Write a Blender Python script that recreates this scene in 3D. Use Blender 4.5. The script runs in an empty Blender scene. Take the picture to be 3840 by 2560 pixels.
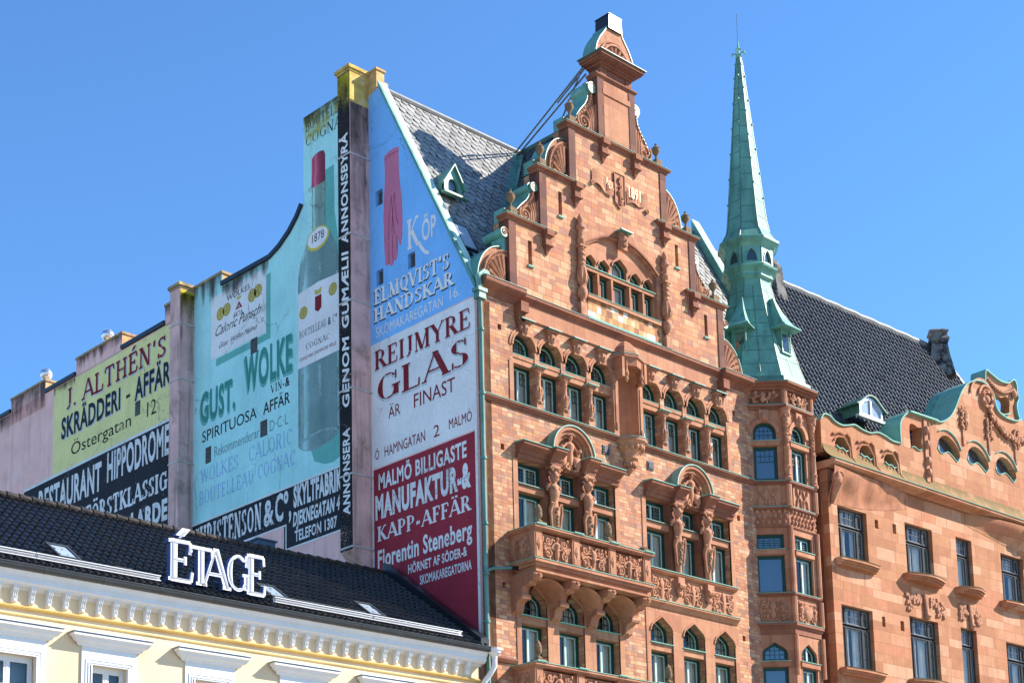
import bpy, math, random
from mathutils import Vector, Matrix
from mathutils.geometry import tessellate_polygon
S = bpy.context.scene
COL = S.collection
R = math.radians
pi, sin, cos = math.pi, math.sin, math.cos

# ---------------------------------------------------------------- camera
cd = bpy.data.cameras.new('camera'); cam = bpy.data.objects.new('camera', cd); COL.objects.link(cam)
cd.sensor_width = 36; cd.sensor_fit = 'HORIZONTAL'; cd.lens = 59.70; cd.shift_y = 0.3942; cd.clip_end = 4000
Rt = Vector((.722408, -.691083, -.023062)); Up = Vector((-.097247, -.134563, .986122)); Fw = Vector((.684595, .710139, .164415))
m = Matrix((Rt, Up, -Fw)).transposed().to_4x4(); m.translation = Vector((-34.598, -36.872, 1.65)); cam.matrix_world = m
S.camera = cam
# ---------------------------------------------------------------- light
SUN_AZ, SUN_EL = R(56), R(36)      # azimuth measured from the street-facade normal (-Y) towards +X
w = bpy.data.worlds.new('World'); S.world = w; w.use_nodes = True
nt = w.node_tree; sky = nt.nodes.new('ShaderNodeTexSky'); sky.sky_type = 'NISHITA'; sky.sun_disc = False
sky.sun_elevation = SUN_EL; sky.sun_rotation = pi - SUN_AZ; sky.air_density = 1.0; sky.dust_density = 0.0; sky.ozone_density = 8
bg = nt.nodes['Background']; bg.inputs[1].default_value = 0.115
tn = nt.nodes.new('ShaderNodeMix'); tn.data_type = 'RGBA'; tn.blend_type = 'MULTIPLY'; tn.inputs[0].default_value = 1; tn.inputs[7].default_value = (.80, .99, 1.05, 1)
nt.links.new(sky.outputs[0], tn.inputs[6]); nt.links.new(tn.outputs[2], bg.inputs[0])
sl = bpy.data.lights.new('sun', 'SUN'); sl.energy = 5.0; sl.angle = R(.5); sl.color = (1, .93, .82)
so = bpy.data.objects.new('sun', sl); COL.objects.link(so)
sd = Vector((sin(SUN_AZ) * cos(SUN_EL), -cos(SUN_AZ) * cos(SUN_EL), sin(SUN_EL)))
so.rotation_euler = sd.to_track_quat('Z', 'Y').to_euler(); so.location = sd * 120
S.view_settings.view_transform = 'Standard'; S.view_settings.look = 'None'; S.view_settings.exposure = 1.15; S.view_settings.gamma = 1
S.cycles.use_denoising = True; S.cycles.max_bounces = 6; S.cycles.transparent_max_bounces = 8
S.cycles.use_adaptive_sampling = True; S.cycles.adaptive_threshold = .015

# ---------------------------------------------------------------- mesh helpers
class Fr:
    """A wall frame: u runs along the wall, d stands out of it, z up."""
    def __init__(s, ox=0, oy=0, a=0): s.o = (ox, oy); s.c = cos(a); s.s = sin(a)
    def p(s, u, d, z): return (s.o[0] + u * s.c + d * s.s, s.o[1] + u * s.s - d * s.c, z)
F0 = Fr()                       # gabled building, street face
FW = Fr(0, 0, -pi / 2)          # party wall: u = -Y, outwards = -X
def cross2(a, b, c): return (b[0] - a[0]) * (c[1] - a[1]) - (b[1] - a[1]) * (c[0] - a[0])
class MB:
    def __init__(s, fr=F0): s.fr = fr; s.v = []; s.f = []; s.m = []; s.mi = 0
    def add(s, vs, fs, raw=False):
        b = len(s.v); s.v += [v if raw else s.fr.p(*v) for v in vs]
        for f in fs: s.f.append([i + b for i in f]); s.m.append(s.mi)
    def box(s, u0, u1, d0, d1, z0, z1, t=0):
        # t: taper of the top in u
        vs = [(u0, d1, z0), (u1, d1, z0), (u1, d0, z0), (u0, d0, z0), (u0 + t, d1, z1), (u1 - t, d1, z1), (u1 - t, d0, z1), (u0 + t, d0, z1)]
        s.add(vs, [(3, 2, 1, 0), (4, 5, 6, 7), (0, 1, 5, 4), (1, 2, 6, 5), (2, 3, 7, 6), (3, 0, 4, 7)])
    def plate(s, out, holes=(), d=0, th=.4, back=False, sides=True):
        polys = [out] + list(holes)
        tri = tessellate_polygon([[Vector((p[0], p[1], 0)) for p in q] for q in polys])
        flat = [p for q in polys for p in q]
        fs = []
        for t in tri:
            a, b, c = t
            k = cross2(flat[a], flat[b], flat[c])
            if abs(k) < 1e-9: continue
            fs.append((a, b, c) if k > 0 else (a, c, b))
        s.add([(p[0], d, p[1]) for p in flat], fs)
        if back: s.add([(p[0], d - th, p[1]) for p in flat], [f[::-1] for f in fs])
        for k, q in enumerate(polys):
            if k == 0 and not sides: continue
            n = len(q); ar = sum(q[i][0] * q[(i + 1) % n][1] - q[(i + 1) % n][0] * q[i][1] for i in range(n))
            vs = [(p[0], d, p[1]) for p in q] + [(p[0], d - th, p[1]) for p in q]
            ccw = (ar > 0) == (k == 0)
            s.add(vs, [((i, i + n, (i + 1) % n + n, (i + 1) % n) if ccw else (i, (i + 1) % n, (i + 1) % n + n, i + n)) for i in range(n)])
    def mould(s, u0, u1, prof, ret=False):
        """prof: closed (d,z) loop extruded along u; ret: ends returned back to the wall at 45 degrees"""
        n = len(prof); d0 = min(p[0] for p in prof)
        A = [(u0 - ((p[0] - d0) if ret else 0), p[0], p[1]) for p in prof]; B = [(u1 + ((p[0] - d0) if ret else 0), p[0], p[1]) for p in prof]
        fs = [(i, (i + 1) % n, (i + 1) % n + n, i + n) for i in range(n)]
        s.add(A + B, fs + [tuple(range(n))[::-1], tuple(range(n, 2 * n))])
        if ret:
            s.add([(u0 - (p[0] - d0), d0, p[1]) for p in prof] + A, fs); s.add(B + [(u1 + (p[0] - d0), d0, p[1]) for p in prof], fs)
    def lathe(s, cu, cd_, prof, n=12, a0=0, a1=2 * pi, sx=1, sy=1):
        full = abs(a1 - a0 - 2 * pi) < 1e-6; k = n if full else n + 1
        vs = []
        for r, z in prof:
            for i in range(k):
                a = a0 + (a1 - a0) * i / n; vs.append((cu + r * cos(a) * sx, cd_ - r * sin(a) * sy, z))
        fs = []
        for j in range(len(prof) - 1):
            for i in range(n):
                i2 = (i + 1) % k; fs.append((j * k + i, j * k + i2, (j + 1) * k + i2, (j + 1) * k + i))
        fs.append(tuple(range(k))[::-1]); b = (len(prof) - 1) * k; fs.append(tuple(range(b, b + k)))
        s.add(vs, fs)
    def loft(s, secs, n=12):
        """secs: (z, cu, cd, ru, rd)"""
        vs = []; fs = []
        for z, cu, c, ru, rd in secs:
            for i in range(n): a = 2 * pi * i / n; vs.append((cu + ru * cos(a), c - rd * sin(a), z))
        for j in range(len(secs) - 1):
            for i in range(n): i2 = (i + 1) % n; fs.append((j * n + i, j * n + i2, (j + 1) * n + i2, (j + 1) * n + i))
        fs.append(tuple(range(n))[::-1]); b = (len(secs) - 1) * n; fs.append(tuple(range(b, b + n))); s.add(vs, fs)
    def ell(s, u, d, z, ru, rd, rz, n=8, k=5):
        s.loft([(z + rz * -cos(pi * j / k), u, d, max(ru * sin(pi * j / k), .002), max(rd * sin(pi * j / k), .002)) for j in range(k + 1)], n)
    def tube(s, pts, r, n=6, raw=False):
        P = [Vector(p if raw else s.fr.p(*p)) for p in pts]; N = len(P); vs = []; fs = []
        rr = r if isinstance(r, (list, tuple)) else [r] * N
        for i in range(N):
            t = (P[min(i + 1, N - 1)] - P[max(i - 1, 0)]).normalized()
            a = t.orthogonal().normalized() if i == 0 else (a - t * a.dot(t)).normalized()
            b = t.cross(a)
            for j in range(n): q = 2 * pi * j / n; vs.append(tuple(P[i] + (a * cos(q) + b * sin(q)) * rr[i]))
        for i in range(N - 1):
            for j in range(n): j2 = (j + 1) % n; fs.append((i * n + j, i * n + j2, (i + 1) * n + j2, (i + 1) * n + j))
        fs.append(tuple(range(n))[::-1]); fs.append(tuple(range((N - 1) * n, N * n))); s.add(vs, fs, True)
    def ring(s, cu, cz, r0, r1, a0, a1, d0, d1, n=20):
        """annular sector standing out from d0 to d1 (angles in degrees)"""
        n_ = n; vs = []
        for i in range(n_ + 1):
            a = R(a0 + (a1 - a0) * i / n_); c_, s_ = cos(a), sin(a)
            vs += [(cu + r0 * c_, d0, cz + r0 * s_), (cu + r1 * c_, d0, cz + r1 * s_), (cu + r1 * c_, d1, cz + r1 * s_), (cu + r0 * c_, d1, cz + r0 * s_)]
        fs = []
        for i in range(n_):
            for j in range(4): j2 = (j + 1) % 4; fs.append((i * 4 + j, i * 4 + 4 + j, i * 4 + 4 + j2, i * 4 + j2))
        fs += [(0, 1, 2, 3), (n_ * 4 + 3, n_ * 4 + 2, n_ * 4 + 1, n_ * 4)]
        s.add(vs, fs)
    def strip(s, pts, wd, d0, d1, closed=False):
        """flat ribbon following (u,z) points, wd thick towards the outside (left of travel), from depth d0 to d1"""
        n = len(pts); off = []
        for i in range(n):
            a = pts[i - 1] if (i or closed) else pts[i]; b = pts[(i + 1) % n] if (i < n - 1 or closed) else pts[i]
            t = Vector((b[0] - a[0], b[1] - a[1])); t.normalize(); off.append((pts[i][0] - t.y * wd, pts[i][1] + t.x * wd))
        vs = []
        for i in range(n): vs += [(pts[i][0], d0, pts[i][1]), (off[i][0], d0, off[i][1]), (off[i][0], d1, off[i][1]), (pts[i][0], d1, pts[i][1])]
        fs = []
        for i in range(n if closed else n - 1):
            k = (i + 1) % n
            for j in range(4): j2 = (j + 1) % 4; fs.append((i * 4 + j, i * 4 + j2, k * 4 + j2, k * 4 + j))
        if not closed: fs += [(0, 3, 2, 1), ((n - 1) * 4, (n - 1) * 4 + 1, (n - 1) * 4 + 2, (n - 1) * 4 + 3)]
        s.add(vs, fs)
    def grid(s, fn, nu, nv):
        vs = [fn(i / nu, j / nv) for j in range(nv + 1) for i in range(nu + 1)]; k = nu + 1
        s.add(vs, [(j * k + i, j * k + i + 1, (j + 1) * k + i + 1, (j + 1) * k + i) for j in range(nv) for i in range(nu)])
    def scroll(s, u, z, d, r, turns=1.6, sgn=1, a0=0, th=.03, n=5):
        N = int(14 * turns); s.tube([(u + sgn * r * (1 - .82 * i / N) * cos(a0 + 2 * pi * turns * i / N), d, z + r * (1 - .82 * i / N) * sin(a0 + 2 * pi * turns * i / N)) for i in range(N + 1)], [th * (1 - .5 * i / N) for i in range(N + 1)], n)
        s.ell(u, d, z, th * 1.3, th * 1.1, th * 1.3, 6, 4)
    def build(s, name, mat, parent=None, smooth=False, label=None):
        me = bpy.data.meshes.new(name); me.from_pydata(s.v, [], s.f); ms = mat if isinstance(mat, (list, tuple)) else [mat]
        for q in ms: me.materials.append(q)
        if len(ms) > 1: me.polygons.foreach_set('material_index', s.m)
        if smooth: me.polygons.foreach_set('use_smooth', [True] * len(me.polygons))
        me.update(); o = bpy.data.objects.new(name, me); COL.objects.link(o)
        if parent:
            o.parent = parent
            if parent.type == 'EMPTY': o.location = -Vector(parent.location)
        if smooth and smooth != 1:
            pass
        if label: o['label'] = label
        return o
def root(name, loc, label, cat, group=None):
    o = bpy.data.objects.new(name, None); COL.objects.link(o); o.location = loc; o.empty_display_size = .5
    o['label'] = label; o['category'] = cat
    if group: o['group'] = group
    return o
def smooth_all(o, ang=40):
    me = o.data; me.polygons.foreach_set('use_smooth', [True] * len(me.polygons))
    try: me.set_sharp_from_angle(angle=R(ang))
    except Exception: pass
    return o

# ---------------------------------------------------------------- materials
class NT:
    def __init__(s, name):
        s.m = bpy.data.materials.new(name); s.m.use_nodes = True; s.t = s.m.node_tree; s.b = s.t.nodes['Principled BSDF']
    def n(s, typ, inp=None, **kw):
        q = s.t.nodes.new('ShaderNode' + typ)
        for k, v in kw.items(): setattr(q, k, v)
        for k, v in (inp or {}).items():
            if isinstance(v, bpy.types.NodeSocket): s.t.links.new(v, q.inputs[k])
            else: q.inputs[k].default_value = v
        return q
    def math(s, op, a, b=0, c=0): return s.n('Math', {0: a, 1: b, 2: c}, operation=op).outputs[0]
    def mix(s, f, a, b, bt='MIX'):
        q = s.n('Mix', data_type='RGBA', blend_type=bt)
        for k, v in ((0, f), (6, a), (7, b)):
            if isinstance(v, bpy.types.NodeSocket): s.t.links.new(v, q.inputs[k])
            else: q.inputs[k].default_value = v if k == 0 else (*v[:3], 1)
        return q.outputs[2]
    def pos(s): return s.n('NewGeometry').outputs['Position']
    def noise(s, vec, scale, detail=4, rough=.55): return s.n('TexNoise', {'Vector': vec, 'Scale': scale, 'Detail': detail, 'Roughness': rough}).outputs[0]
    def ramp(s, f, stops, interp='LINEAR'):
        q = s.n('ValToRGB', {0: f}); q.color_ramp.interpolation = interp; e = q.color_ramp.elements
        while len(e) < len(stops): e.new(.5)
        for i, (p, c) in enumerate(stops): e[i].position = p; e[i].color = (*c, 1) if not isinstance(c, (int, float)) else (c, c, c, 1)
        return q.outputs[0]
    def vscale(s, v, x, y, z): return s.n('VectorMath', {0: v, 1: (x, y, z)}, operation='MULTIPLY').outputs[0]
    def out(s, col, rough=.7, bump=None, bs=.3, bd=.02, spec=.4, metal=0):
        s.t.links.new(col, s.b.inputs['Base Color']) if isinstance(col, bpy.types.NodeSocket) else setattr(s.b.inputs['Base Color'], 'default_value', (*col, 1))
        if isinstance(rough, bpy.types.NodeSocket): s.t.links.new(rough, s.b.inputs['Roughness'])
        else: s.b.inputs['Roughness'].default_value = rough
        s.b.inputs['Specular IOR Level'].default_value = spec; s.b.inputs['Metallic'].default_value = metal
        if bump is not None: s.t.links.new(s.n('Bump', {'Height': bump, 'Strength': bs, 'Distance': bd}).outputs[0], s.b.inputs['Normal'])
        return s.m
def wallvec(t):
    """(x+y, z) wall coordinates that work on perpendicular and canted faces"""
    x = t.n('SeparateXYZ', {0: t.pos()}); h = t.math('ADD', x.outputs[0], t.math('MULTIPLY', x.outputs[1], .83))
    return h, x.outputs[2]
def hx(h):
    v = [int(h[i:i + 2], 16) / 255 for i in (0, 2, 4)]; return tuple(((c + .055) / 1.055) ** 2.4 if c > .04045 else c / 12.92 for c in v)
def plain(name, col, rough=.6, var=.12, scale=3., spec=.4, metal=0, streak=0, streakcol=(.03, .025, .02), bump=.15, patch=None, patchscale=.6, patchat=.55):
    t = NT(name); p = t.pos(); n = t.noise(p, scale, 6); lo = tuple(c * (1 - var) for c in col); hi = tuple(min(1, c * (1 + var)) for c in col)
    c = t.ramp(n, [(.3, lo), (.7, hi)])
    if patch: c = t.mix(t.ramp(t.noise(p, patchscale, 7, .65), [(patchat, 0.), (patchat + .12, 1.)]), c, patch)
    if streak:
        s = t.noise(t.vscale(p, 3.2, 3.2, .22), 1.0, 5, .6)
        c = t.mix(t.math('MULTIPLY', t.ramp(s, [(.5, 0.), (.72, 1.)]), streak), c, streakcol)
    return t.out(c, rough, t.noise(p, scale * 9, 4), bump, .02, spec, metal)

def stone_blocks(name, cols, mortar, bw, bh, irr=.06, msize=.012, stain=.25, stainc=(.10, .045, .03), bump=.5, rough=.85, moss=None):
    t = NT(name); u, z = wallvec(t)
    z2 = t.math('ADD', z, t.math('MULTIPLY', t.math('SINE', t.math('MULTIPLY', z, 5.3)), irr))
    row = t.math('FLOOR', t.math('DIVIDE', z2, bh))
    sh = t.math('MULTIPLY', t.math('SINE', t.math('MULTIPLY', row, 12.9898)), 3.7)
    u2 = t.math('ADD', t.math('ADD', u, sh), t.math('MULTIPLY', t.math('SINE', t.math('ADD', t.math('MULTIPLY', u, 3.1), t.math('MULTIPLY', row, 2.4))), bw * .22))
    v = t.n('CombineXYZ', {0: u2, 1: z2}).outputs[0]
    b = t.n('TexBrick', {'Vector': v, 'Scale': 1., 'Color1': (0, 0, 0, 1), 'Color2': (1, 1, 1, 1), 'Mortar': (.5, .5, .5, 1), 'Mortar Size': msize, 'Mortar Smooth': .3, 'Brick Width': bw, 'Row Height': bh}, offset=.43)
    n = len(cols); c = t.ramp(b.outputs[0], [(i / n, k) for i, k in enumerate(cols)], 'CONSTANT')
    p = t.pos()
    c = t.mix(.55, c, t.ramp(t.noise(p, 2.5, 8, .7), [(.25, (.45, .42, .40)), (.75, (1.0, 1.0, 1.0))]), 'MULTIPLY')
    st = t.ramp(t.noise(t.vscale(p, 1.6, 1.6, .5), 1., 7, .65), [(.52, 0.), (.75, 1.)])
    c = t.mix(t.math('MULTIPLY', st, stain), c, stainc)
    vs_ = t.ramp(t.noise(t.vscale(p, 3.5, 3.5, .16), 1., 6, .6), [(.5, 0.), (.74, 1.)]); c = t.mix(t.math('MULTIPLY', vs_, .38), c, tuple(x * .5 for x in stainc))
    if moss:
        q = t.ramp(t.noise(p, 1.7, 7, .7), [(.33, 0.), (.5, 1.)]); c = t.mix(t.math('MULTIPLY', q, .8), c, moss)
    c = t.mix(t.math('MULTIPLY', b.outputs[1], .8), c, mortar)
    h = t.math('SUBTRACT', t.math('MULTIPLY', t.noise(p, 22, 5), .25), b.outputs[1])
    return t.out(c, rough, h, bump, .015, .25)

M = {}
M['brick'] = stone_blocks('sandstone_brick', [(.50, .225, .125), (.60, .325, .175), (.42, .175, .108), (.56, .27, .13), (.36, .175, .12), (.64, .385, .225), (.50, .195, .097), (.60, .295, .165), (.44, .24, .17), (.54, .245, .145)], (.17, .08, .05), .27, .125, .03, .008)
M['gablebrick'] = stone_blocks('gable_sandstone_brick', [(.53, .24, .13), (.60, .31, .165), (.45, .19, .115), (.57, .275, .13), (.42, .20, .135), (.62, .36, .20), (.51, .21, .105), (.58, .29, .16)], (.22, .10, .065), .40, .20, .04, .009)
M['checker'] = stone_blocks('checkered_tile', [(.62, .36, .16), (.40, .16, .08), (.7, .5, .3), (.5, .24, .10), (.3, .13, .08), (.66, .33, .13), (.85, .8, .72)], (.25, .12, .07), .24, .24, 0, .01, .1)
M['stone'] = stone_blocks('dressed_sandstone', [(.47, .21, .115), (.51, .24, .135), (.43, .18, .10), (.49, .225, .12)], (.27, .11, .06), 1.15, .62, .05, .006, .30, (.24, .09, .05), .35)
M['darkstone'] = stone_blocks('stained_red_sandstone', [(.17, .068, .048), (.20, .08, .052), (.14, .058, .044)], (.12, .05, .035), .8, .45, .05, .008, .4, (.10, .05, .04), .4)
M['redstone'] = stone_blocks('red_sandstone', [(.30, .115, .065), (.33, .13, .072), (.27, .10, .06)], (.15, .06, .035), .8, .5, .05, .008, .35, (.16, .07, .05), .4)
M['ashlar'] = stone_blocks('orange_ashlar', [(.47, .21, .10), (.53, .25, .13), (.41, .17, .08), (.57, .305, .175), (.46, .20, .092), (.50, .20, .10)], (.25, .095, .05), .95, .42, .05, .011, .28, (.42, .14, .065), .35)
M['ashlar_moss'] = stone_blocks('weathered_ashlar', [(.44, .19, .095), (.47, .21, .11), (.40, .165, .085)], (.36, .15, .08), 1.2, .6, .05, .006, .3, (.3, .12, .06), .4, .85, (.13, .10, .025))
M['carved'] = plain('carved_sandstone', (.42, .195, .112), .85, .25, 5, .2, streak=.5, streakcol=(.13, .06, .04))
M['carved_grey'] = plain('weathered_carving', (.20, .125, .075), .9, .3, 6, .2, patch=(.13, .10, .04), patchscale=4)
M['pipe'] = plain('weathered_pipe_copper', (.10, .23, .19), .5, .25, 2, .4, streak=.3, streakcol=(.07, .12, .1))
M['coping'] = plain('copper_with_painted_glare', (.45, .64, .55), .4, .12, 2, .5)  # paler than the other copper: sun glare on the coping tops, put into the colour
M['copper'] = plain('green_copper', (.115, .30, .235), .45, .25, 1.3, .5, streak=.75, streakcol=(.045, .095, .075), patch=(.19, .38, .30), patchscale=.9)
M['coppertrim'] = plain('pale_copper_edge', (.20, .40, .32), .75, .15, 3, .15, streak=.3, streakcol=(.15, .33, .27))
M['copperdark'] = plain('dark_copper', (.06, .15, .12), .5, .25, 3, .5, streak=.5, streakcol=(.03, .06, .05))
M['frame'] = plain('dark_green_paint', (.012, .055, .042), .4, .15, 4)
M['sash'] = plain('pale_green_paint', (.42, .55, .49), .45, .08, 4)
M['curtain'] = plain('white_curtain', (.76, .66, .54), .9, .12, 3, .1)
M['dark'] = plain('dark_room', (.035, .037, .04), .9, .3, 1)
M['black'] = plain('black_metal', (.012, .014, .018), .35, .2, 4)
M['gutter'] = plain('dark_grey_gutter', (.045, .05, .055), .38, .15, 3, metal=0)
M['steel'] = plain('grey_steel', (.18, .18, .18), .5, .2, 6, metal=.3)
M['sheet'] = plain('pale_sheet_metal', (.55, .57, .6), .35, .1, 2, metal=.5)
M['white'] = plain('white_stucco', (.68, .68, .67), .6, .04, 2, .3, streak=.12, streakcol=(.5, .47, .42))
M['yellow'] = plain('yellow_stucco', (.69, .54, .345), .8, .06, .8, .2, streak=.3, streakcol=(.52, .37, .19), patch=(.71, .58, .40), patchscale=.5)
M['yellow2'] = plain('ochre_moulding', (.56, .36, .11), .75, .08, 2, .2)
M['gold'] = plain('gilding', (.42, .25, .06), .5, .1, 5, .4)
M['pinkdirty'] = plain('stained_pink_render', (.72, .44, .40), .9, .2, 1.3, .2, streak=.9, streakcol=(.20, .13, .10), patch=(.40, .27, .22), patchscale=1.1, bump=.3)
M['pink'] = plain('pink_render', (.93, .545, .48), .9, .1, 1.1, .2, streak=.38, streakcol=(.42, .25, .22), patch=(.92, .60, .55), patchscale=.5, bump=.3)
M['lichen'] = plain('lichened_sunlit_render', (.50, .34, .09), .9, .35, 2.5, .2, streak=.6, streakcol=(.24, .14, .04), patch=(.60, .48, .27), patchscale=2)  # yellow is lichen and also the painted sunlit top of the tall flue
M['ybrick'] = stone_blocks('yellow_brick', [(.72, .45, .16), (.66, .38, .12), (.76, .52, .22)], (.5, .38, .25), .26, .1, 0, .012, .15, (.25, .15, .06))
M['glasswin'] = None
def glass(name, k=.6, c=.02):
    t = NT(name); fr = t.n('Fresnel', {'IOR': 1.6}).outputs[0]
    gl = t.n('BsdfGlossy', {'Color': (.95, .97, 1, 1), 'Roughness': .03}); tr = t.n('BsdfTransparent', {'Color': (.80, .85, .86, 1)})
    mx = t.n('MixShader', {0: t.math('ADD', t.math('MULTIPLY', fr, k), c), 1: tr.outputs[0], 2: gl.outputs[0]})
    t.t.links.new(mx.outputs[0], t.t.nodes['Material Output'].inputs[0]); return t.m
M['glasswin'] = glass('window_glass'); M['glassbay'] = glass('reflecting_glass', 1.0, .14)
def darkglass():
    t = NT('dark_window_glass'); return t.out((.03, .04, .05), .03, None, spec=1.0)
M['darkglass'] = darkglass()
def slate_mat(name, c0, c1, c2, rough=.45):
    t = NT(name); r = t.n('NewGeometry').outputs['Random Per Island']
    c = t.ramp(r, [(0, c0), (.35, c1), (.8, c1), (1, c2)]); c = t.mix(.6, c, t.ramp(t.noise(t.pos(), 6, 5), [(.3, (.6, .6, .6)), (.7, (1, 1, 1))]), 'MULTIPLY')
    return t.out(c, rough, t.noise(t.pos(), 30, 3), .2, .01, .5)
M['slate'] = slate_mat('grey_slate', (.20, .19, .17), (.31, .30, .28), (.40, .385, .36))
M['slatedark'] = slate_mat('dark_slate', (.03, .035, .033), (.055, .06, .058), (.085, .09, .085))
M['tile'] = plain('black_glazed_tile', (.046, .037, .031), .22, .4, 3, .22, bump=.05)
M['tile2'] = plain('black_clay_tile', (.052, .049, .048), .42, .35, 2, .6, bump=.05)
M['pane'] = plain('skylight_pane', (.30, .36, .42), .08, .1, 2, .7)
# wall paints of the old advertisements
P = {}
def paint(name, col, fade=.25, fadecol=None, streak=.22, streakcol=None, wear=0, shade=None):
    t = NT('paint_' + name); p = t.pos(); fc = fadecol or tuple(min(1, c * 1.25 + .03) for c in col)
    c = t.mix(t.math('MULTIPLY', t.ramp(t.noise(p, .8, 8, .65), [(.4, 0.), (.75, 1.)]), fade), col, fc)
    c = t.mix(.4, c, t.ramp(t.noise(p, 9, 6), [(.3, (.74, .74, .74)), (.7, (1, 1, 1))]), 'MULTIPLY')
    c = t.mix(.5, c, t.ramp(t.noise(p, .45, 5, .7), [(.32, (.72, .72, .72)), (.6, (1, 1, 1))]), 'MULTIPLY')
    wv = t.n('VectorMath', {0: p, 1: t.vscale(t.n('TexNoise', {'Vector': p, 'Scale': 1.6, 'Detail': 5}).outputs[1], .9, .9, .9)}, operation='ADD').outputs[0]
    ck = t.n('TexVoronoi', {'Vector': wv, 'Scale': .42}, feature='DISTANCE_TO_EDGE').outputs[0]
    ckm = t.math('MULTIPLY', t.ramp(ck, [(.004, 1.), (.012, 0.)]), t.ramp(t.noise(p, .3, 3), [(.48, 0.), (.64, .5)])); c = t.mix(ckm, c, (.10, .09, .085))
    s = t.ramp(t.noise(t.vscale(p, 2.6, 2.6, .18), 1., 6, .6), [(.5, 0.), (.75, 1.)])
    c = t.mix(t.math('MULTIPLY', s, streak), c, streakcol or tuple(x * .62 for x in col))
    if shade:      # brushed light and dark bands of the painted picture, across the wall
        y0, y1, stops = shade; yv = t.math('DIVIDE', t.math('SUBTRACT', t.math('ADD', t.n('SeparateXYZ', {0: p}).outputs[1], t.math('MULTIPLY', t.math('SUBTRACT', t.noise(p, 1.5, 6), .5), .35)), y0), y1 - y0)
        c = t.mix(1, c, t.ramp(yv, stops), 'MULTIPLY')
    P[name] = t.out(c, .85, t.noise(p, 25, 4), .15, .01, .15)
    if wear:
        f = t.ramp(t.math('ADD', t.math('MULTIPLY', t.noise(p, 13, 6, .7), .55), t.math('MULTIPLY', t.noise(p, 1.1, 5), .45)), [(.58 - wear, 0.), (.66 - wear, .85)])
        mx = t.n('MixShader', {0: f, 1: t.b.outputs[0], 2: t.n('BsdfTransparent').outputs[0]}); t.t.links.new(mx.outputs[0], t.t.nodes['Material Output'].inputs[0])
    return P[name]
paint('teal', (.48, .88, .84), .6, (.62, .97, .98), .45, (.34, .62, .57))
paint('tealshade', (.16, .50, .43), .35, (.26, .6, .53), wear=0.02)
paint('tealtext', (.06, .31, .26), .3, (.10, .38, .33), wear=0.03)
paint('blue', (.23, .55, .98), .3, (.33, .63, .99), .25, (.16, .40, .76))
paint('white', (.93, .90, .87), .5, (.76, .74, .73), .3, (.64, .61, .60))
paint('offwhite', (.86, .86, .84), .4, (.74, .74, .72), .2, (.62, .62, .6), wear=0.02)
paint('red', (.36, .035, .055), .3, (.42, .06, .085), .15)
paint('darkred', (.25, .02, .03), .3, (.32, .06, .07), .1, wear=0.02)
paint('navy', (.030, .034, .042), .3, (.05, .055, .065), .1, wear=0.001)
paint('black', (.018, .018, .020), .3, (.05, .05, .055), .1, wear=0.04)
paint('ad_yellow', (.93, .84, .36), .5, (.88, .80, .40), .3, (.55, .52, .18))
paint('shadow_grey', (.56, .62, .66), .3, wear=0.04)
paint('paleblue', (.30, .52, .85), .35, (.4, .64, .9), wear=0.05)
paint('greytext', (.22, .36, .38), .3, (.34, .5, .52), wear=0.05)
paint('rose', (.68, .22, .34), .5, (.52, .12, .22), .15)
BS = [(0, .45), (.12, .75), (.4, .62), (.72, .8), (.84, 1.5), (.93, .9), (1, .5)]
paint('glass_green', (.28, .46, .44), .7, (.40, .60, .57), .4, (.16, .27, .27), shade=(7.12, 9.53, BS))
paint('glass_light', (.36, .52, .50), .5, (.30, .45, .43), .25, wear=0.08)
paint('neck', (.38, .58, .48), .5, (.38, .56, .48), .3, (.2, .34, .28), shade=(7.9, 8.7, BS))
paint('capsule', (.46, .08, .14), .4, (.5, .14, .2), .3, shade=(7.9, 8.72, [(0, .5), (.25, .55), (.5, .95), (.68, 2.0), (.8, 1.1), (1, 1.4)]))
paint('gold', (.62, .50, .14), .5, (.42, .34, .10), .2)
paint('rim', (.7, .55, .1), .3)
paint('bluewhite', (.58, .70, .88), .4, (.5, .64, .86))

def grime_mat(name, col, k=.85, thr=.42):
    t = NT(name); g = t.n('TexCoord').outputs['Generated']; z = t.n('SeparateXYZ', {0: g}).outputs[2]; p = t.pos()
    n = t.noise(t.vscale(p, 3.0, 3.0, .35), 1., 7, .65); n2 = t.noise(p, 1.3, 6, .6)
    f = t.math('MULTIPLY', t.ramp(t.math('ADD', t.math('MULTIPLY', n, .6), t.math('ADD', t.math('MULTIPLY', z, .28), t.math('MULTIPLY', n2, .3))), [(thr + .14, 0.), (thr + .36, 1.)]), t.math('MULTIPLY', t.ramp(z, [(0., 0.), (.5, 1.)]), k))
    d = t.n('BsdfDiffuse', {'Color': (*col, 1)}); tr = t.n('BsdfTransparent'); mx = t.n('MixShader', {0: f, 1: tr.outputs[0], 2: d.outputs[0]})
    t.t.links.new(mx.outputs[0], t.t.nodes['Material Output'].inputs[0]); return t.m
M['grime'] = grime_mat('dark_water_stain', (.10, .075, .065)); M['grimegreen'] = grime_mat('lichen_stain', (.55, .44, .04), .85, .38)
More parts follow.
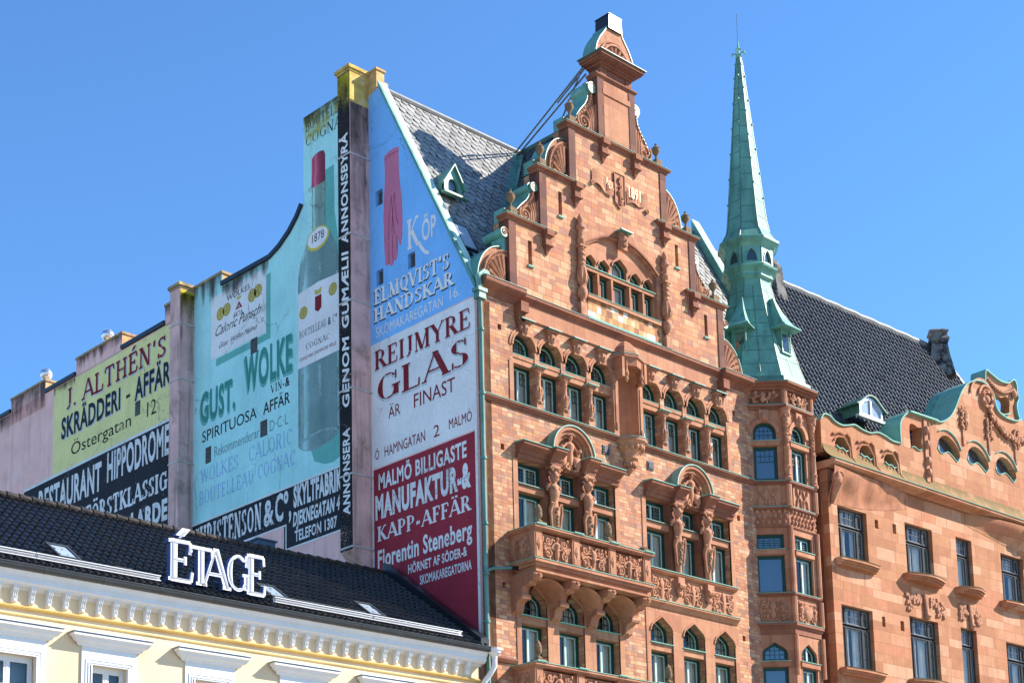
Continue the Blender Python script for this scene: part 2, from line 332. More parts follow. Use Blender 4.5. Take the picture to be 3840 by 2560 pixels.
# ---------------------------------------------------------------- lettering
_sans = {}
def sans_mesh(sx, bold):
    k = (sx, bold)
    if k not in _sans:
        c = bpy.data.curves.new('t', 'FONT'); c.body = sx; c.size = 1; c.offset = bold; c.resolution_u = 3; c.space_character = 1 + bold * 2.4
        o = bpy.data.objects.new('t', c); me = bpy.data.meshes.new_from_object(o)
        _sans[k] = ([(v.co.x, v.co.y) for v in me.vertices], [tuple(p.vertices) for p in me.polygons])
        bpy.data.objects.remove(o); bpy.data.curves.remove(c); bpy.data.meshes.remove(me)
    return _sans[k]
CAP = max(y for x, y in sans_mesh('H', 0)[0])
def l(*a): return ('l',) + a
def a(*q): return ('a',) + q
# serif capitals: strokes with t(hick)/h(air) weight; '0','1','b' say which ends carry a serif
GL = {
'A': (.92, [l(.04, 0, .46, 1, 'h', '0'), l(.46, 1, .88, 0, 't', '1'), l(.2, .34, .73, .34, 'h')]),
'B': (.78, [l(.18, 0, .18, 1, 't', 'b'), l(.1, .97, .45, .97, 'h'), a(.45, .74, .2, .23, 90, -90), l(.2, .51, .45, .51, 'h'), a(.47, .27, .25, .24, 90, -90), l(.1, .03, .47, .03, 'h')]),
'C': (.86, [a(.47, .5, .36, .48, 42, 318), l(.77, .68, .77, .98, 'h')]),
'D': (.9, [l(.18, 0, .18, 1, 't', 'b'), l(.1, .97, .42, .97, 'h'), a(.42, .5, .4, .47, 90, -90), l(.1, .03, .42, .03, 'h')]),
'E': (.74, [l(.18, 0, .18, 1, 't', 'b'), l(.1, .97, .64, .97, 'h'), l(.64, .97, .66, .76, 'h'), l(.18, .52, .5, .52, 'h'), l(.5, .62, .5, .42, 'h'), l(.1, .03, .67, .03, 'h'), l(.67, .03, .7, .27, 'h')]),
'F': (.7, [l(.18, 0, .18, 1, 't', 'b'), l(.1, .97, .62, .97, 'h'), l(.62, .97, .65, .74, 'h'), l(.18, .5, .5, .5, 'h'), l(.5, .6, .5, .4, 'h')]),
'G': (.92, [a(.48, .5, .37, .48, 42, 325), l(.79, .68, .79, .98, 'h'), l(.8, .08, .8, .42, 't', '1')]),
'H': (.95, [l(.2, 0, .2, 1, 't', 'b'), l(.76, 0, .76, 1, 't', 'b'), l(.2, .51, .76, .51, 'h')]),
'I': (.4, [l(.2, 0, .2, 1, 't', 'b')]),
'J': (.5, [l(.32, .2, .32, 1, 't', '1'), a(.15, .18, .17, .22, 0, -130)]),
'K': (.9, [l(.18, 0, .18, 1, 't', 'b'), l(.2, .42, .74, 1, 'h', '1'), l(.36, .58, .82, 0, 't', '1')]),
'L': (.74, [l(.18, 0, .18, 1, 't', 'b'), l(.1, .03, .67, .03, 'h'), l(.67, .03, .69, .3, 'h')]),
'M': (1.12, [l(.16, 0, .16, 1, 'h', 'b'), l(.18, 1, .55, .03, 't', ''), l(.55, .03, .93, 1, 'h', ''), l(.94, 0, .94, 1, 't', 'b')]),
'N': (.95, [l(.17, 0, .17, 1, 'h', 'b'), l(.18, 1, .78, 0, 't', ''), l(.79, 0, .79, 1, 'h', '1')]),
'O': (.94, [a(.47, .5, .38, .48, 90, 450)]),
'P': (.76, [l(.18, 0, .18, 1, 't', 'b'), l(.1, .97, .44, .97, 'h'), a(.44, .71, .24, .26, 90, -90), l(.2, .45, .44, .45, 'h')]),
'Q': (.94, [a(.47, .5, .38, .48, 90, 450), l(.45, .2, .84, -.12, 't')]),
'R': (.86, [l(.18, 0, .18, 1, 't', 'b'), l(.1, .97, .44, .97, 'h'), a(.44, .73, .23, .24, 90, -90), l(.2, .49, .44, .49, 'h'), l(.44, .48, .78, 0, 't', '1')]),
'S': (.7, [a(.35, .745, .25, .235, 40, 270), a(.35, .265, .27, .245, 90, -140), l(.57, .74, .57, .98, 'h'), l(.1, .26, .1, .02, 'h')]),
'T': (.82, [l(.41, 0, .41, 1, 't', '0'), l(.07, .97, .75, .97, 'h'), l(.07, .97, .05, .74, 'h'), l(.75, .97, .77, .74, 'h')]),
'U': (.92, [l(.19, .3, .19, 1, 't', '1'), a(.46, .3, .27, .28, 180, 360), l(.73, .3, .73, 1, 'h', '1')]),
'V': (.9, [l(.06, 1, .45, 0, 't', '0'), l(.45, 0, .84, 1, 'h', '1')]),
'W': (1.2, [l(.06, 1, .36, 0, 't', '0'), l(.36, 0, .6, .95, 'h', ''), l(.6, .95, .86, 0, 't', ''), l(.86, 0, 1.14, 1, 'h', '1')]),
'Y': (.86, [l(.06, 1, .43, .48, 't', '0'), l(.43, .48, .8, 1, 'h', '1'), l(.43, 0, .43, .5, 't', '0')]),
'.': (.3, [l(.15, 0, .15, .14, 't')]), "'": (.3, [l(.15, .72, .17, 1, 't')]), '-': (.5, [l(.08, .36, .42, .36, 't')]),
'1': (.5, [l(.26, 0, .26, 1, 't', '0'), l(.08, .82, .26, .98, 'h')]), '6': (.72, [a(.36, .3, .26, .29, 0, 360), a(.5, .3, .4, .68, 180, 98)]),
'8': (.7, [a(.35, .74, .22, .24, 0, 360), a(.35, .27, .27, .26, 0, 360)]), '7': (.64, [l(.06, .97, .58, .97, 'h'), l(.58, .97, .26, 0, 't')])}
ACC = {'É': ('E', [l(.34, 1.1, .52, 1.3, 't')]), 'Ä': ('A', [l(.3, 1.1, .3, 1.24, 't'), l(.62, 1.1, .62, 1.24, 't')]), 'Ö': ('O', [l(.31, 1.1, .31, 1.24, 't'), l(.63, 1.1, .63, 1.24, 't')]), 'Æ': ('E', [])}
def glyph_strokes(ch):
    if ch in ACC: b, e = ACC[ch]; w, s = GL[b]; return w, s + e
    return GL.get(ch)
def stroke_polys(ch, t, h, serif):
    """2-D quads (list of strips) of one serif glyph"""
    g = glyph_strokes(ch)
    out = []
    for s in g[1]:
        if s[0] == 'l':
            x0, y0, x1, y1, wt = s[1:6]; fl = s[6] if len(s) > 6 else ''
            th = t if wt == 't' else h
            L = math.hypot(x1 - x0, y1 - y0); nx, ny = -(y1 - y0) / L, (x1 - x0) / L
            if abs(nx) > .35: nx, ny = math.copysign(1, nx) * min(1.25, 1 / abs(nx)), 0
            k = th / 2; out.append(([(x0 - nx * k, y0 - ny * k), (x1 - nx * k, y1 - ny * k), (x1 + nx * k, y1 + ny * k), (x0 + nx * k, y0 + ny * k)], [(0, 1, 2, 3)]))
            if serif:
                for e, (x, y) in (('0', (x0, y0)), ('1', (x1, y1))):
                    if fl == 'b' or e == fl:
                        q = th / 2 + serif; yy0, yy1 = (y, y + h) if y < .5 else (y - h, y)
                        out.append(([(x - q, yy0), (x + q, yy0), (x + q, yy1), (x - q, yy1)], [(0, 1, 2, 3)]))
        else:
            cx, cy, rx, ry, a0, a1 = s[1:]; n = max(6, int(abs(a1 - a0) / 18)); V = []; Fs = []
            for i in range(n + 1):
                q = R(a0 + (a1 - a0) * i / n); c_, s_ = cos(q), sin(q); th = h + (t - h) * abs(c_) ** 1.4
                V += [(cx + (rx - th * .75) * c_, cy + (ry - th * .1 - (0 if th > h * 1.5 else h * .9)) * s_), (cx + (rx + th * .25) * c_, cy + ry * s_)]
            for i in range(n): Fs.append((2 * i, 2 * i + 1, 2 * i + 3, 2 * i + 2))
            out.append((V, Fs))
    return out
def txt(mb, s, u0, u1, z0, z1, d, font='sans', bold=.0, shear=0, up=False, t=.17, h=.06, serif=.07, slope=0, depth=0, gap=.1):
    """paint string s on the wall of mb.fr between u0..u1, baseline z0, cap height z1"""
    P_ = []     # (pts, faces, k)
    if font == 'sans': v, f = sans_mesh(s, bold); P_.append(([(x / CAP, y / CAP) for x, y in v], f, 0))
    else:
        x = 0
        for ch in s:
            if ch == ' ': x += .45; continue
            if glyph_strokes(ch) is None:
                v, f = sans_mesh(ch, .02); w_ = max(p[0] for p in v) / CAP; P_.append(([(x + p[0] / CAP, p[1] / CAP) for p in v], f, 0)); x += w_ + gap; continue
            for k, (V, Fs) in enumerate(stroke_polys(ch, t, h, serif)): P_.append(([(x + p[0], p[1]) for p in V], Fs, k))
            x += glyph_strokes(ch)[0] + gap
    xs = [p[0] + shear * p[1] for q in P_ for p in q[0]]; x0, x1 = min(xs), max(xs)
    for V, Fs, k in P_:
        q = []
        for x, y in V:
            a_ = (x + shear * y - x0) / (x1 - x0); dd = d + .0004 * k
            if up: q.append((u1 + (u0 - u1) * y, dd, z0 + a_ * (z1 - z0)))
            else: q.append((u0 + a_ * (u1 - u0), dd, z0 + y * (z1 - z0) + slope * a_))
        fs = []
        for f in Fs:
            A = [(q[i][0], q[i][2]) for i in f]; k2 = sum(A[i][0] * A[(i + 1) % len(A)][1] - A[(i + 1) % len(A)][0] * A[i][1] for i in range(len(A)))
            fs.append(f if k2 > 0 else tuple(f)[::-1])
        if not depth: mb.add(q, fs)
        else:
            n = len(q); mb.add([(a_, b_ + depth, c_) for a_, b_, c_ in q] + q, list(fs) + [tuple(i + n for i in f[::-1]) for f in fs])
            ed = {}
            for f in fs:
                for i in range(len(f)): ed[(f[i], f[(i + 1) % len(f)])] = 1
            mb.add([(a_, b_ + depth, c_) for a_, b_, c_ in q] + q, [(j, i, i + n, j + n) for (i, j) in ed if (j, i) not in ed])

# ---------------------------------------------------------------- windows
def arch_pts(u0, u1, z0, zs, kind, n=14):
    """outline of an opening: sill z0, springing zs; kind rect|round|point|ogee"""
    c, r = (u0 + u1) / 2, (u1 - u0) / 2
    if kind == 'rect': return [(u0, z0), (u1, z0), (u1, zs), (u0, zs)]
    if kind == 'round': top = [(c + r * cos(pi * i / n), zs + r * sin(pi * i / n)) for i in range(n + 1)]
    elif kind == 'seg':
        h = r * .36; q = (r * r + h * h) / (2 * h); a0 = math.asin(r / q); top = [(c + q * sin(a0 - 2 * a0 * i / n), zs + q * cos(a0 - 2 * a0 * i / n) - (q - h)) for i in range(n + 1)]
    else:   # Tudor point: rounded haunches, straight sides to the apex
        h = r * .95; top = [(u1, zs), (u1 - r * .05, zs + h * .22), (u1 - r * .17, zs + h * .42), (c, zs + h), (u0 + r * .17, zs + h * .42), (u0 + r * .05, zs + h * .22), (u0, zs)]
    return [(u0, z0), (u1, z0)] + top
def inset(pl, w):
    us = [p[0] for p in pl]; zs = [p[1] for p in pl]; cu, cz = (min(us) + max(us)) / 2, (min(zs) + max(zs)) / 2
    a_, b_ = 1 - 2 * w / (max(us) - min(us)), 1 - 2 * w / (max(zs) - min(zs)); return [(cu + (u - cu) * a_, cz + (z - cz) * b_) for u, z in pl]
def zspan(pl, u):
    r = []
    for i in range(len(pl)):
        p, q = pl[i], pl[(i + 1) % len(pl)]
        if (p[0] - u) * (q[0] - u) < 0: r.append(p[1] + (q[1] - p[1]) * (u - p[0]) / (q[0] - p[0]))
    return (min(r), max(r)) if len(r) > 1 else None
def uspan(pl, z):
    return zspan([(p[1], p[0]) for p in pl], z)
def window(par, fr, d, lights, fw=.09, bw=.02, frame='frame', sash='sash', curt=True, name='window', seed=0, sw=.035, gl='glasswin'):
    """lights: (outline, mullions, cols, rows, z_top_part or None)  -> one window with its panes, bars and curtain as sub-parts"""
    rnd = random.Random(seed)
    f = MB(fr); g = MB(fr); b = MB(fr); c = MB(fr); sa = MB(fr)
    for out, mul, cols, rows, zt in lights:
        i1 = inset(out, fw); i2 = inset(out, fw * .55)
        f.plate(out, [i1], d, .1); f.plate(inset(out, .004), [i2], d + .03, .03)
        i3 = inset(i1, sw); sa.plate(inset(i1, .003), [i3], d - .03, .05)
        us = [p[0] for p in i3]; zs = [p[1] for p in i3]; U0, U1, Z0, Z1 = min(us), max(us), min(zs), max(zs)
        g.plate(i3, (), d - .05, .01, sides=False)
        for k in range(1, mul + 1):
            u = U0 + (U1 - U0) * k / (mul + 1); s_ = zspan(i3, u)
            if s_: sa.box(u - .04, u + .04, d - .06, d + .0, s_[0], s_[1])
        zb = Z0 if zt is None else zt
        for k in range(1, cols):
            u = U0 + (U1 - U0) * k / cols + 1e-4; s_ = zspan(i3, u)
            if s_ and s_[1] > zb: b.box(u - bw / 2, u + bw / 2, d - .058, d - .036, max(zb, s_[0]), s_[1])
        for k in range(0 if zt is not None else 1, rows):
            z = zb + (Z1 - zb) * k / rows + 1e-4; s_ = uspan(i3, z)
            if s_: b.box(s_[0], s_[1], d - .059, d - .037, z - bw / 2 * (1.6 if k == 0 else 1), z + bw / 2)
        # room behind: dark backing with pale curtains hanging in it
        c.mi = 0; c.add([(U0 - .25, d - .5, Z0 - .1), (U1 + .35, d - .5, Z0 - .1), (U1 + .35, d - .5, Z1 + .3), (U0 - .25, d - .5, Z1 + .3)], [(0, 1, 2, 3)])
        if curt and (Z1 - Z0 > .5 or curt == 'full'):
            c.mi = 1; W = U1 - U0; a_ = W * rnd.choice((.3, .38, .44, .48)); e = W * rnd.choice((.2, .36, .42, .48))
            if curt == 'full': a_, e = W * .52, W * .5
            for q0, q1 in ((U0 - .05, U0 + a_), (U1 - e, U1 + .12)):
                c.grid(lambda i, j: (q0 + (q1 - q0) * i * (1 - .12 * sin(pi * j)), d - .16 + .025 * sin(i * 26 + q0), Z0 + (Z1 - Z0 + .1) * j), 14, 5)
    o = f.build(name, M[frame], par)
    if seed == 92: o['label'] = 'window reflecting plain blue sky'
    sa.build('sash', M[sash], o); g.build('pane', M[gl], o)
    if b.v: b.build('glazing_bars', M[frame], o)
    c.build('curtain' if curt else 'room_backing', [M['dark'], M['curtain']], o)  # without curtains: only the dark sheet, standing in for the room's shade
    return o

# ---------------------------------------------------------------- carving
def figure(mb, u, d, z0, z1, arms=True):
    h = z1 - z0
    mb.loft([(z0, u, d, .02 * h, .02 * h), (z0 + .08 * h, u, d + .02 * h, .10 * h, .08 * h), (z0 + .3 * h, u, d + .04 * h, .12 * h, .1 * h), (z0 + .45 * h, u, d + .04 * h, .095 * h, .085 * h),
             (z0 + .62 * h, u, d + .07 * h, .14 * h, .12 * h), (z0 + .72 * h, u, d + .05 * h, .15 * h, .09 * h), (z0 + .77 * h, u, d + .05 * h, .05 * h, .05 * h), (z0 + .82 * h, u, d + .06 * h, .06 * h, .06 * h), (z0 + .9 * h, u, d + .08 * h, .075 * h, .085 * h), (z0 + .97 * h, u, d + .07 * h, .06 * h, .07 * h), (z1, u, d + .06 * h, .01 * h, .01 * h)], 10)
    mb.ell(u, d + .155 * h, z0 + .885 * h, .012 * h, .02 * h, .02 * h, 5, 3)
    if arms:
        for s in (-1, 1): mb.tube([(u + s * .12 * h, d + .06 * h, z0 + .7 * h), (u + s * .24 * h, d + .05 * h, z0 + .6 * h), (u + s * .33 * h, d + .07 * h, z0 + .5 * h)], [.05 * h, .04 * h, .03 * h], 6)
def relief(mb, u0, u1, z0, z1, d, seed=0, kind='figure', amp=1.0):
    rnd = random.Random(seed); c = (u0 + u1) / 2; w_ = (u1 - u0) / 2; h = z1 - z0; th = .032 * amp * min(1, h)
    if kind == 'figure': figure(mb, c, d + .005, z0 + .04 * h, z1 - .04 * h)
    elif kind == 'skull':
        mb.loft([(z0 + .15 * h, c, d, .04, .04), (z0 + .35 * h, c, d + .02, .06, .07), (z0 + .62 * h, c, d + .03, .12, .1), (z0 + .75 * h, c, d + .02, .1, .08), (z0 + .82 * h, c, d, .03, .03)], 8)
        for s in (-1, 1): mb.scroll(c + s * .2, z0 + .74 * h, d + .03, .16, 1.1, s, 1.2, .035)
    elif kind == 'shield':
        mb.loft([(z0 + .12 * h, c, d, .02, .02), (z0 + .25 * h, c, d, .4 * w_, .07), (z0 + .5 * h, c, d, .55 * w_, .09), (z0 + .72 * h, c, d, .55 * w_, .08), (z0 + .76 * h, c, d, .5 * w_, .03)], 10)
        for s in (-1, 1): figure(mb, c + s * .72 * w_, d - .01, z0 + .1 * h, z0 + .85 * h, False)
    else:
        mb.loft([(z0 + .1 * h, c, d, .02, .02), (z0 + .3 * h, c, d, .12, .08), (z0 + .5 * h, c, d + .02, .07, .07), (z0 + .7 * h, c, d, .14, .09), (z0 + .9 * h, c, d, .03, .03)], 8)
    for s in (-1, 1):
        for (fu, fz, fr_, tr, a0) in ((.58, .26, .2, 1.7, .5), (.55, .74, .17, 1.6, 2.6), (.82, .5, .1, 1.2, 1.)):
            mb.scroll(c + s * fu * w_, z0 + fz * h, d + .02, fr_ * min(h, 2 * w_), tr, s, a0, th)
        mb.tube([(c + s * .1 * w_, d + .02, z0 + .45 * h), (c + s * .35 * w_, d + .03, z0 + .5 * h), (c + s * .6 * w_, d + .02, z0 + .47 * h), (c + s * .85 * w_, d + .02, z0 + .62 * h)], th, 5)
        for k in range(9):
            uu = c + s * rnd.uniform(.2, .95) * w_; zz = z0 + rnd.uniform(.08, .94) * h
            mb.ell(uu, d + .01, zz, rnd.uniform(.04, .08), rnd.uniform(.03, .07) * amp, rnd.uniform(.04, .1), 6, 3)
def urn(mb, u, d, z0, z1, pine=False):
    h = z1 - z0; pr = [(.10, 0), (.10, .08), (.05, .14), (.045, .28), (.07, .36), (.16, .5), (.19, .62), (.17, .70), (.19, .71), (.12, .80), (.05, .86), (.045, .9), (.06, .94), (.02, 1)]
    if pine: pr = [(.14, 0), (.17, .06), (.15, .12), (.06, .2), (.08, .26), (.15, .34), (.165, .48), (.15, .6), (.165, .63), (.13, .75), (.14, .78), (.08, .9), (.02, 1)]
    mb.lathe(u, d, [(r * h / .85, z0 + z * h) for r, z in pr], 10)
# ================================================================ ground
gm = MB(); gm.add([(-900, -900, -.0), (900, -900, 0), (900, 900, 0), (-900, 900, 0)], [(0, 1, 2, 3)], True)
M['paving'] = plain('paving', (.28, .26, .23), .9, .15, .5)
go = gm.build('ground', M['paving']); go['kind'] = 'structure'; go['label'] = 'grey stone paving of the square below the facades'
# ================================================================ gabled sandstone building
LB = root('gabled_building', (6.75, 4, 0), 'orange sandstone corner house with stepped scroll gable and green copper turret', 'building')
CU = 6.755
SHAD = .42     # depth of the window reveals
AW = [1.38 + 1.21 * k for k in range(4)] + [2 * CU - 1.38 - 1.0 - 1.21 * (3 - k) for k in range(4)]   # left edges of the arched openings
GRP = [(1.46, 5.99), (2 * CU - 5.99, 2 * CU - 1.46)]
PT = [[(1.46, 2.62), (3.13, 4.31), (4.83, 5.99)], None]; PT[1] = [(2 * CU - b_, 2 * CU - a_) for a_, b_ in PT[0]][::-1]
NI = (6.27, 7.24)    # niche
holes = [arch_pts(u, u + 1.0, 21.25, 23.24, 'round') for u in AW]
holes += [arch_pts(u0, u1, 16.0 if g == 0 else 16.93, 19.45, 'rect') for g, (u0, u1) in enumerate(GRP)]
holes += [arch_pts(u0, u1, 10.2, 14.78, 'point') for q in PT for u0, u1 in q]
holes += [arch_pts(NI[0], NI[1], 21.25, 23.35, 'round')]
holes += [[(x - .08, z - .1), (x + .08, z - .1), (x + .08, z + .1), (x - .08, z + .1)] for x, z in ((.83, 23.68), (.84, 19.70), (12.6, 23.65), (12.6, 19.67), (12.6, 15.22), (.78, 15.22))]
fw_ = MB(); fw_.plate([(0, 0), (13.6, 0), (13.6, 25.05), (0, 25.05)], holes, 0, SHAD)
# strip of wall right of the bay
fw_.plate([(16.9, 0), (17.12, 0), (17.12, 24.9), (16.9, 24.9)], (), 0, .4)
wall = fw_.build('wall', M['brick'], LB)
# solid core, set back behind the rooms
cb = MB(); cb.box(.35, 17.0, -9, -1.2, 0, 24.6); cb.build('core', M['dark'], LB)
for k, (x, z) in enumerate(((.83, 23.68), (.84, 19.70), (12.6, 23.65), (12.6, 19.67), (12.6, 15.22), (.78, 15.22))):
    q = MB(); q.box(x - .1, x + .1, -.3, -.22, z - .12, z + .12); q.build('vent_hole', M['dark'], wall)
for x, z in ((5.62, 20.67), (7.85, 20.6)):
    q = MB(); q.box(x - .16, x + .16, 0, .03, z - .15, z + .15); q.box(x - .11, x + .11, .03, .05, z - .1, z + .1); q.build('vent_grille', M['black'], wall)

# ---- arched windows under the cornice
for k, u in enumerate(AW):
    window(LB, F0, -.3, [(arch_pts(u, u + 1.0, 22.96, 23.24, 'round'), 1, 6, 4, None), (arch_pts(u, u + 1.0, 21.25, 22.70, 'rect'), 1, 6, 2, 22.15)], .09, .022, seed=k, name='window')
    q = MB(); q.box(u - .05, u + 1.05, -.36, -.06, 22.68, 22.97); q.box(u - .05, u + 1.03, -.06, -.03, 22.86, 22.97); t_ = q.build('transom', M['stone'], wall)
    q = MB(); q.box(u - .02, u + 1.02, -.28, -.02, 22.972, 22.99); q.build('flashing', M['coppertrim'], wall)
    # arch ring and keystone
    q = MB(); q.ring(u + .5, 23.24, .5, .66, 0, 180, -.05, .035, 18); q.ring(u + .5, 23.24, .5, .56, 0, 180, .035, .06, 18)
    q.build('arch', M['stone'], wall)
    q = MB(); q.box(u + .34, u + .66, -.02, .13, 23.62, 24.06, -.03); q.ell(u + .5, .14, 23.85, .12, .08, .17, 8, 6); q.ell(u + .5, .2, 23.83, .03, .05, .05, 6, 4)
    for s in (-1, 1): q.scroll(u + .5 + s * .1, 23.97, .14, .06, 1.2, s, 0, .022); q.tube([(u + .5 + s * .1, .13, 23.9), (u + .5 + s * .08, .14, 23.75), (u + .5, .13, 23.66)], [.03, .04, .02], 5)
    q.box(u + .24, u + .76, 0, .20, 24.06, 24.11); ks = q.build('keystone', M['carved'], LB)
    q = MB(); q.box(u + .19, u + .81, 0, .29, 24.11, 24.15); q.build('flashing', M['copperdark'], ks)
for k in list(range(3)) + [4, 5, 6]:      # columns between the windows
    c = AW[k] + 1.105
    q = MB(); q.box(c - .15, c + .15, -.1, .10, 21.25, 21.5)
    q.lathe(c, .02, [(.13, 21.5), (.15, 21.56), (.09, 21.62), (.11, 21.7), (.145, 21.85), (.13, 22.0), (.09, 22.1), (.085, 22.4), (.1, 22.42), (.09, 22.45), (.14, 22.6), (.16, 22.64)], 10)
    for j in range(6): q.tube([(c + .12 * cos(j * pi / 5), .02 + .12 * sin(j * pi / 5), 21.78), (c + .15 * cos(j * pi / 5), .02 + .15 * sin(j * pi / 5), 21.92), (c + .1 * cos(j * pi / 5), .02 + .1 * sin(j * pi / 5), 22.06)], .025, 4)
    for s in (-1, 1): q.scroll(c + s * .1, 22.57, .13, .06, 1.2, s, 0, .02)
    q.box(c - .17, c + .17, -.12, .19, 22.64, 22.7); co = smooth_all(q.build('column', M['carved'], LB))
    q = MB(); q.box(c - .24, c + .24, -.05, .24, 22.7, 22.73); q.build('flashing', M['coppertrim'], co)
    q = MB(); q.box(c - .1, c + .1, -.3, -.1, 21.25, 23.2); q.build('pier', M['stone'], wall)
for c in (AW[3] + 1.08, AW[7] + 1.08, AW[0] - .09, AW[4] - .1):
    q = MB(); q.box(c - .09, c + .09, -.02, .03, 21.25, 22.7); q.build('jamb', M['stone'], wall)

# ---- niche with canopy and corbel
q = MB(); r_ = (NI[1] - NI[0]) / 2; nc = (NI[0] + NI[1]) / 2
q.grid(lambda i, j: (nc - r_ * cos(pi * i), -r_ * sin(pi * i) - .0, 21.2 + 2.15 * j), 14, 6)
q.grid(lambda i, j: (nc - r_ * cos(pi * i) * cos(pi / 2 * j), -r_ * sin(pi * i) * cos(pi / 2 * j), 23.35 + r_ * sin(pi / 2 * j)), 14, 6)
ni = smooth_all(q.build('niche', M['stone'], LB), 60)
q = MB()
for s in (-1, 1):
    q = MB(); q.box(nc + s * .62 - .12, nc + s * .62 + .12, 0, .09, 21.25, 23.4); q.box(nc + s * .62 - .05, nc + s * .62 + .05, .09, .12, 21.5, 23.2)
    q.ell(nc + s * .62, .1, 21.6, .07, .06, .16, 6, 4); q.build('pilaster', M['stone'], ni)
q = MB(); q.ring(nc, 23.35, r_, r_ + .22, 0, 180, 0, .1, 16); q.box(nc - .62, nc - .5, 0, .42, 23.3, 24.0); q.box(nc + .5, nc + .62, 0, .42, 23.3, 24.0)
for s in (-1, 1): q.lathe(nc + s * .38, .38, [(.02, 23.15), (.07, 23.25), (.05, 23.35), (.09, 23.45), (.05, 23.6), (.05, 23.98)], 8)
q.lathe(nc, .0, [(.62, 23.75), (.64, 24.0), (.72, 24.04), (.72, 24.14)], 8, pi / 8 - pi / 8, 2 * pi, 1, .85)
q.lathe(nc, .0, [(.62, 24.14), (.58, 24.3), (.46, 24.5), (.28, 24.68), (.08, 24.8), (.06, 24.84), (.09, 24.9), (.05, 24.96), (.01, 25.0)], 8, 0, 2 * pi, 1, .85)
can = q.build('canopy', M['stone'], LB)
q = MB(); q.lathe(nc, 0, [(.73, 24.141), (.73, 24.16)], 8, 0, 2 * pi, 1, .85); q.build('flashing', M['copper'], can)
q = MB(); q.lathe(nc, 0, [(.03, 20.02), (.08, 20.1), (.18, 20.2), (.15, 20.3), (.26, 20.42), (.24, 20.5), (.34, 20.56), (.33, 20.64), (.42, 20.8), (.56, 21.0), (.6, 21.06), (.66, 21.1), (.66, 21.2)], 14)
for j in range(8):
    a_ = pi * (j + .5) / 8; q.ell(nc + .5 * cos(a_), .5 * sin(a_), 20.92, .08, .08, .12, 6, 4); q.ell(nc + .24 * cos(a_), .24 * sin(a_), 20.35, .05, .05, .08, 6, 4)
cb_ = smooth_all(q.build('corbel', M['carved'], LB)); q = MB(); q.lathe(nc, 0, [(.68, 21.201), (.68, 21.22)], 14); q.build('flashing', M['copper'], cb_)

# ---- string courses and main cornice
q = MB()
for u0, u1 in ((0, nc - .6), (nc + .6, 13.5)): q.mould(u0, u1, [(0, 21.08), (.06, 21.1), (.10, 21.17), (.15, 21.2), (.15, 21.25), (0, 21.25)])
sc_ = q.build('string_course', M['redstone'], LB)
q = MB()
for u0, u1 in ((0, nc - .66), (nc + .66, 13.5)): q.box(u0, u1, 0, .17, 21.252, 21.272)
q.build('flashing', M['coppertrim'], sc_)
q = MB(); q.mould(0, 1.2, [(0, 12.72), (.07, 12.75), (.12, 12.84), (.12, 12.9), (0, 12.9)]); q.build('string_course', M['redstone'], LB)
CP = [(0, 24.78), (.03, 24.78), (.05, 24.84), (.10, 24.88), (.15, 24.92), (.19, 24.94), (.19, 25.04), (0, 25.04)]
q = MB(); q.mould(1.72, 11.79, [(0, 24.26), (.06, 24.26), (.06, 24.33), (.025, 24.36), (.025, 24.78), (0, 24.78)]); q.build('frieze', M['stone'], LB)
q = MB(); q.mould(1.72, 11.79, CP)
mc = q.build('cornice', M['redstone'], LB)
q = MB(); q.mould(1.72, 11.79, [(0, 25.045), (.21, 25.045), (.21, 25.06), (0, 25.10)]); q.build('flashing', M['copperdark'], mc)
for s in (-1, 1):
    m_ = lambda x: CU + s * (x - CU)
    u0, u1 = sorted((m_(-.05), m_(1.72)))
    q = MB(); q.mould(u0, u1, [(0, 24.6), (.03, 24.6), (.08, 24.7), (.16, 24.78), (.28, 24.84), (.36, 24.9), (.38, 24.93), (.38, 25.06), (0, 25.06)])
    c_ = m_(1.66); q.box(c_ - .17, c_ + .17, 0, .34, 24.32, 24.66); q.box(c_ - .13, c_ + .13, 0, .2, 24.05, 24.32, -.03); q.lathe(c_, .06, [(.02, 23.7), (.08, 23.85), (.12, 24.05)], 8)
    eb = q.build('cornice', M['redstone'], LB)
    q = MB(); q.mould(u0 - .02, u1 + .02, [(0, 25.062), (.40, 25.062), (.40, 25.08), (0, 25.13)]); q.build('flashing', M['copperdark'], eb)

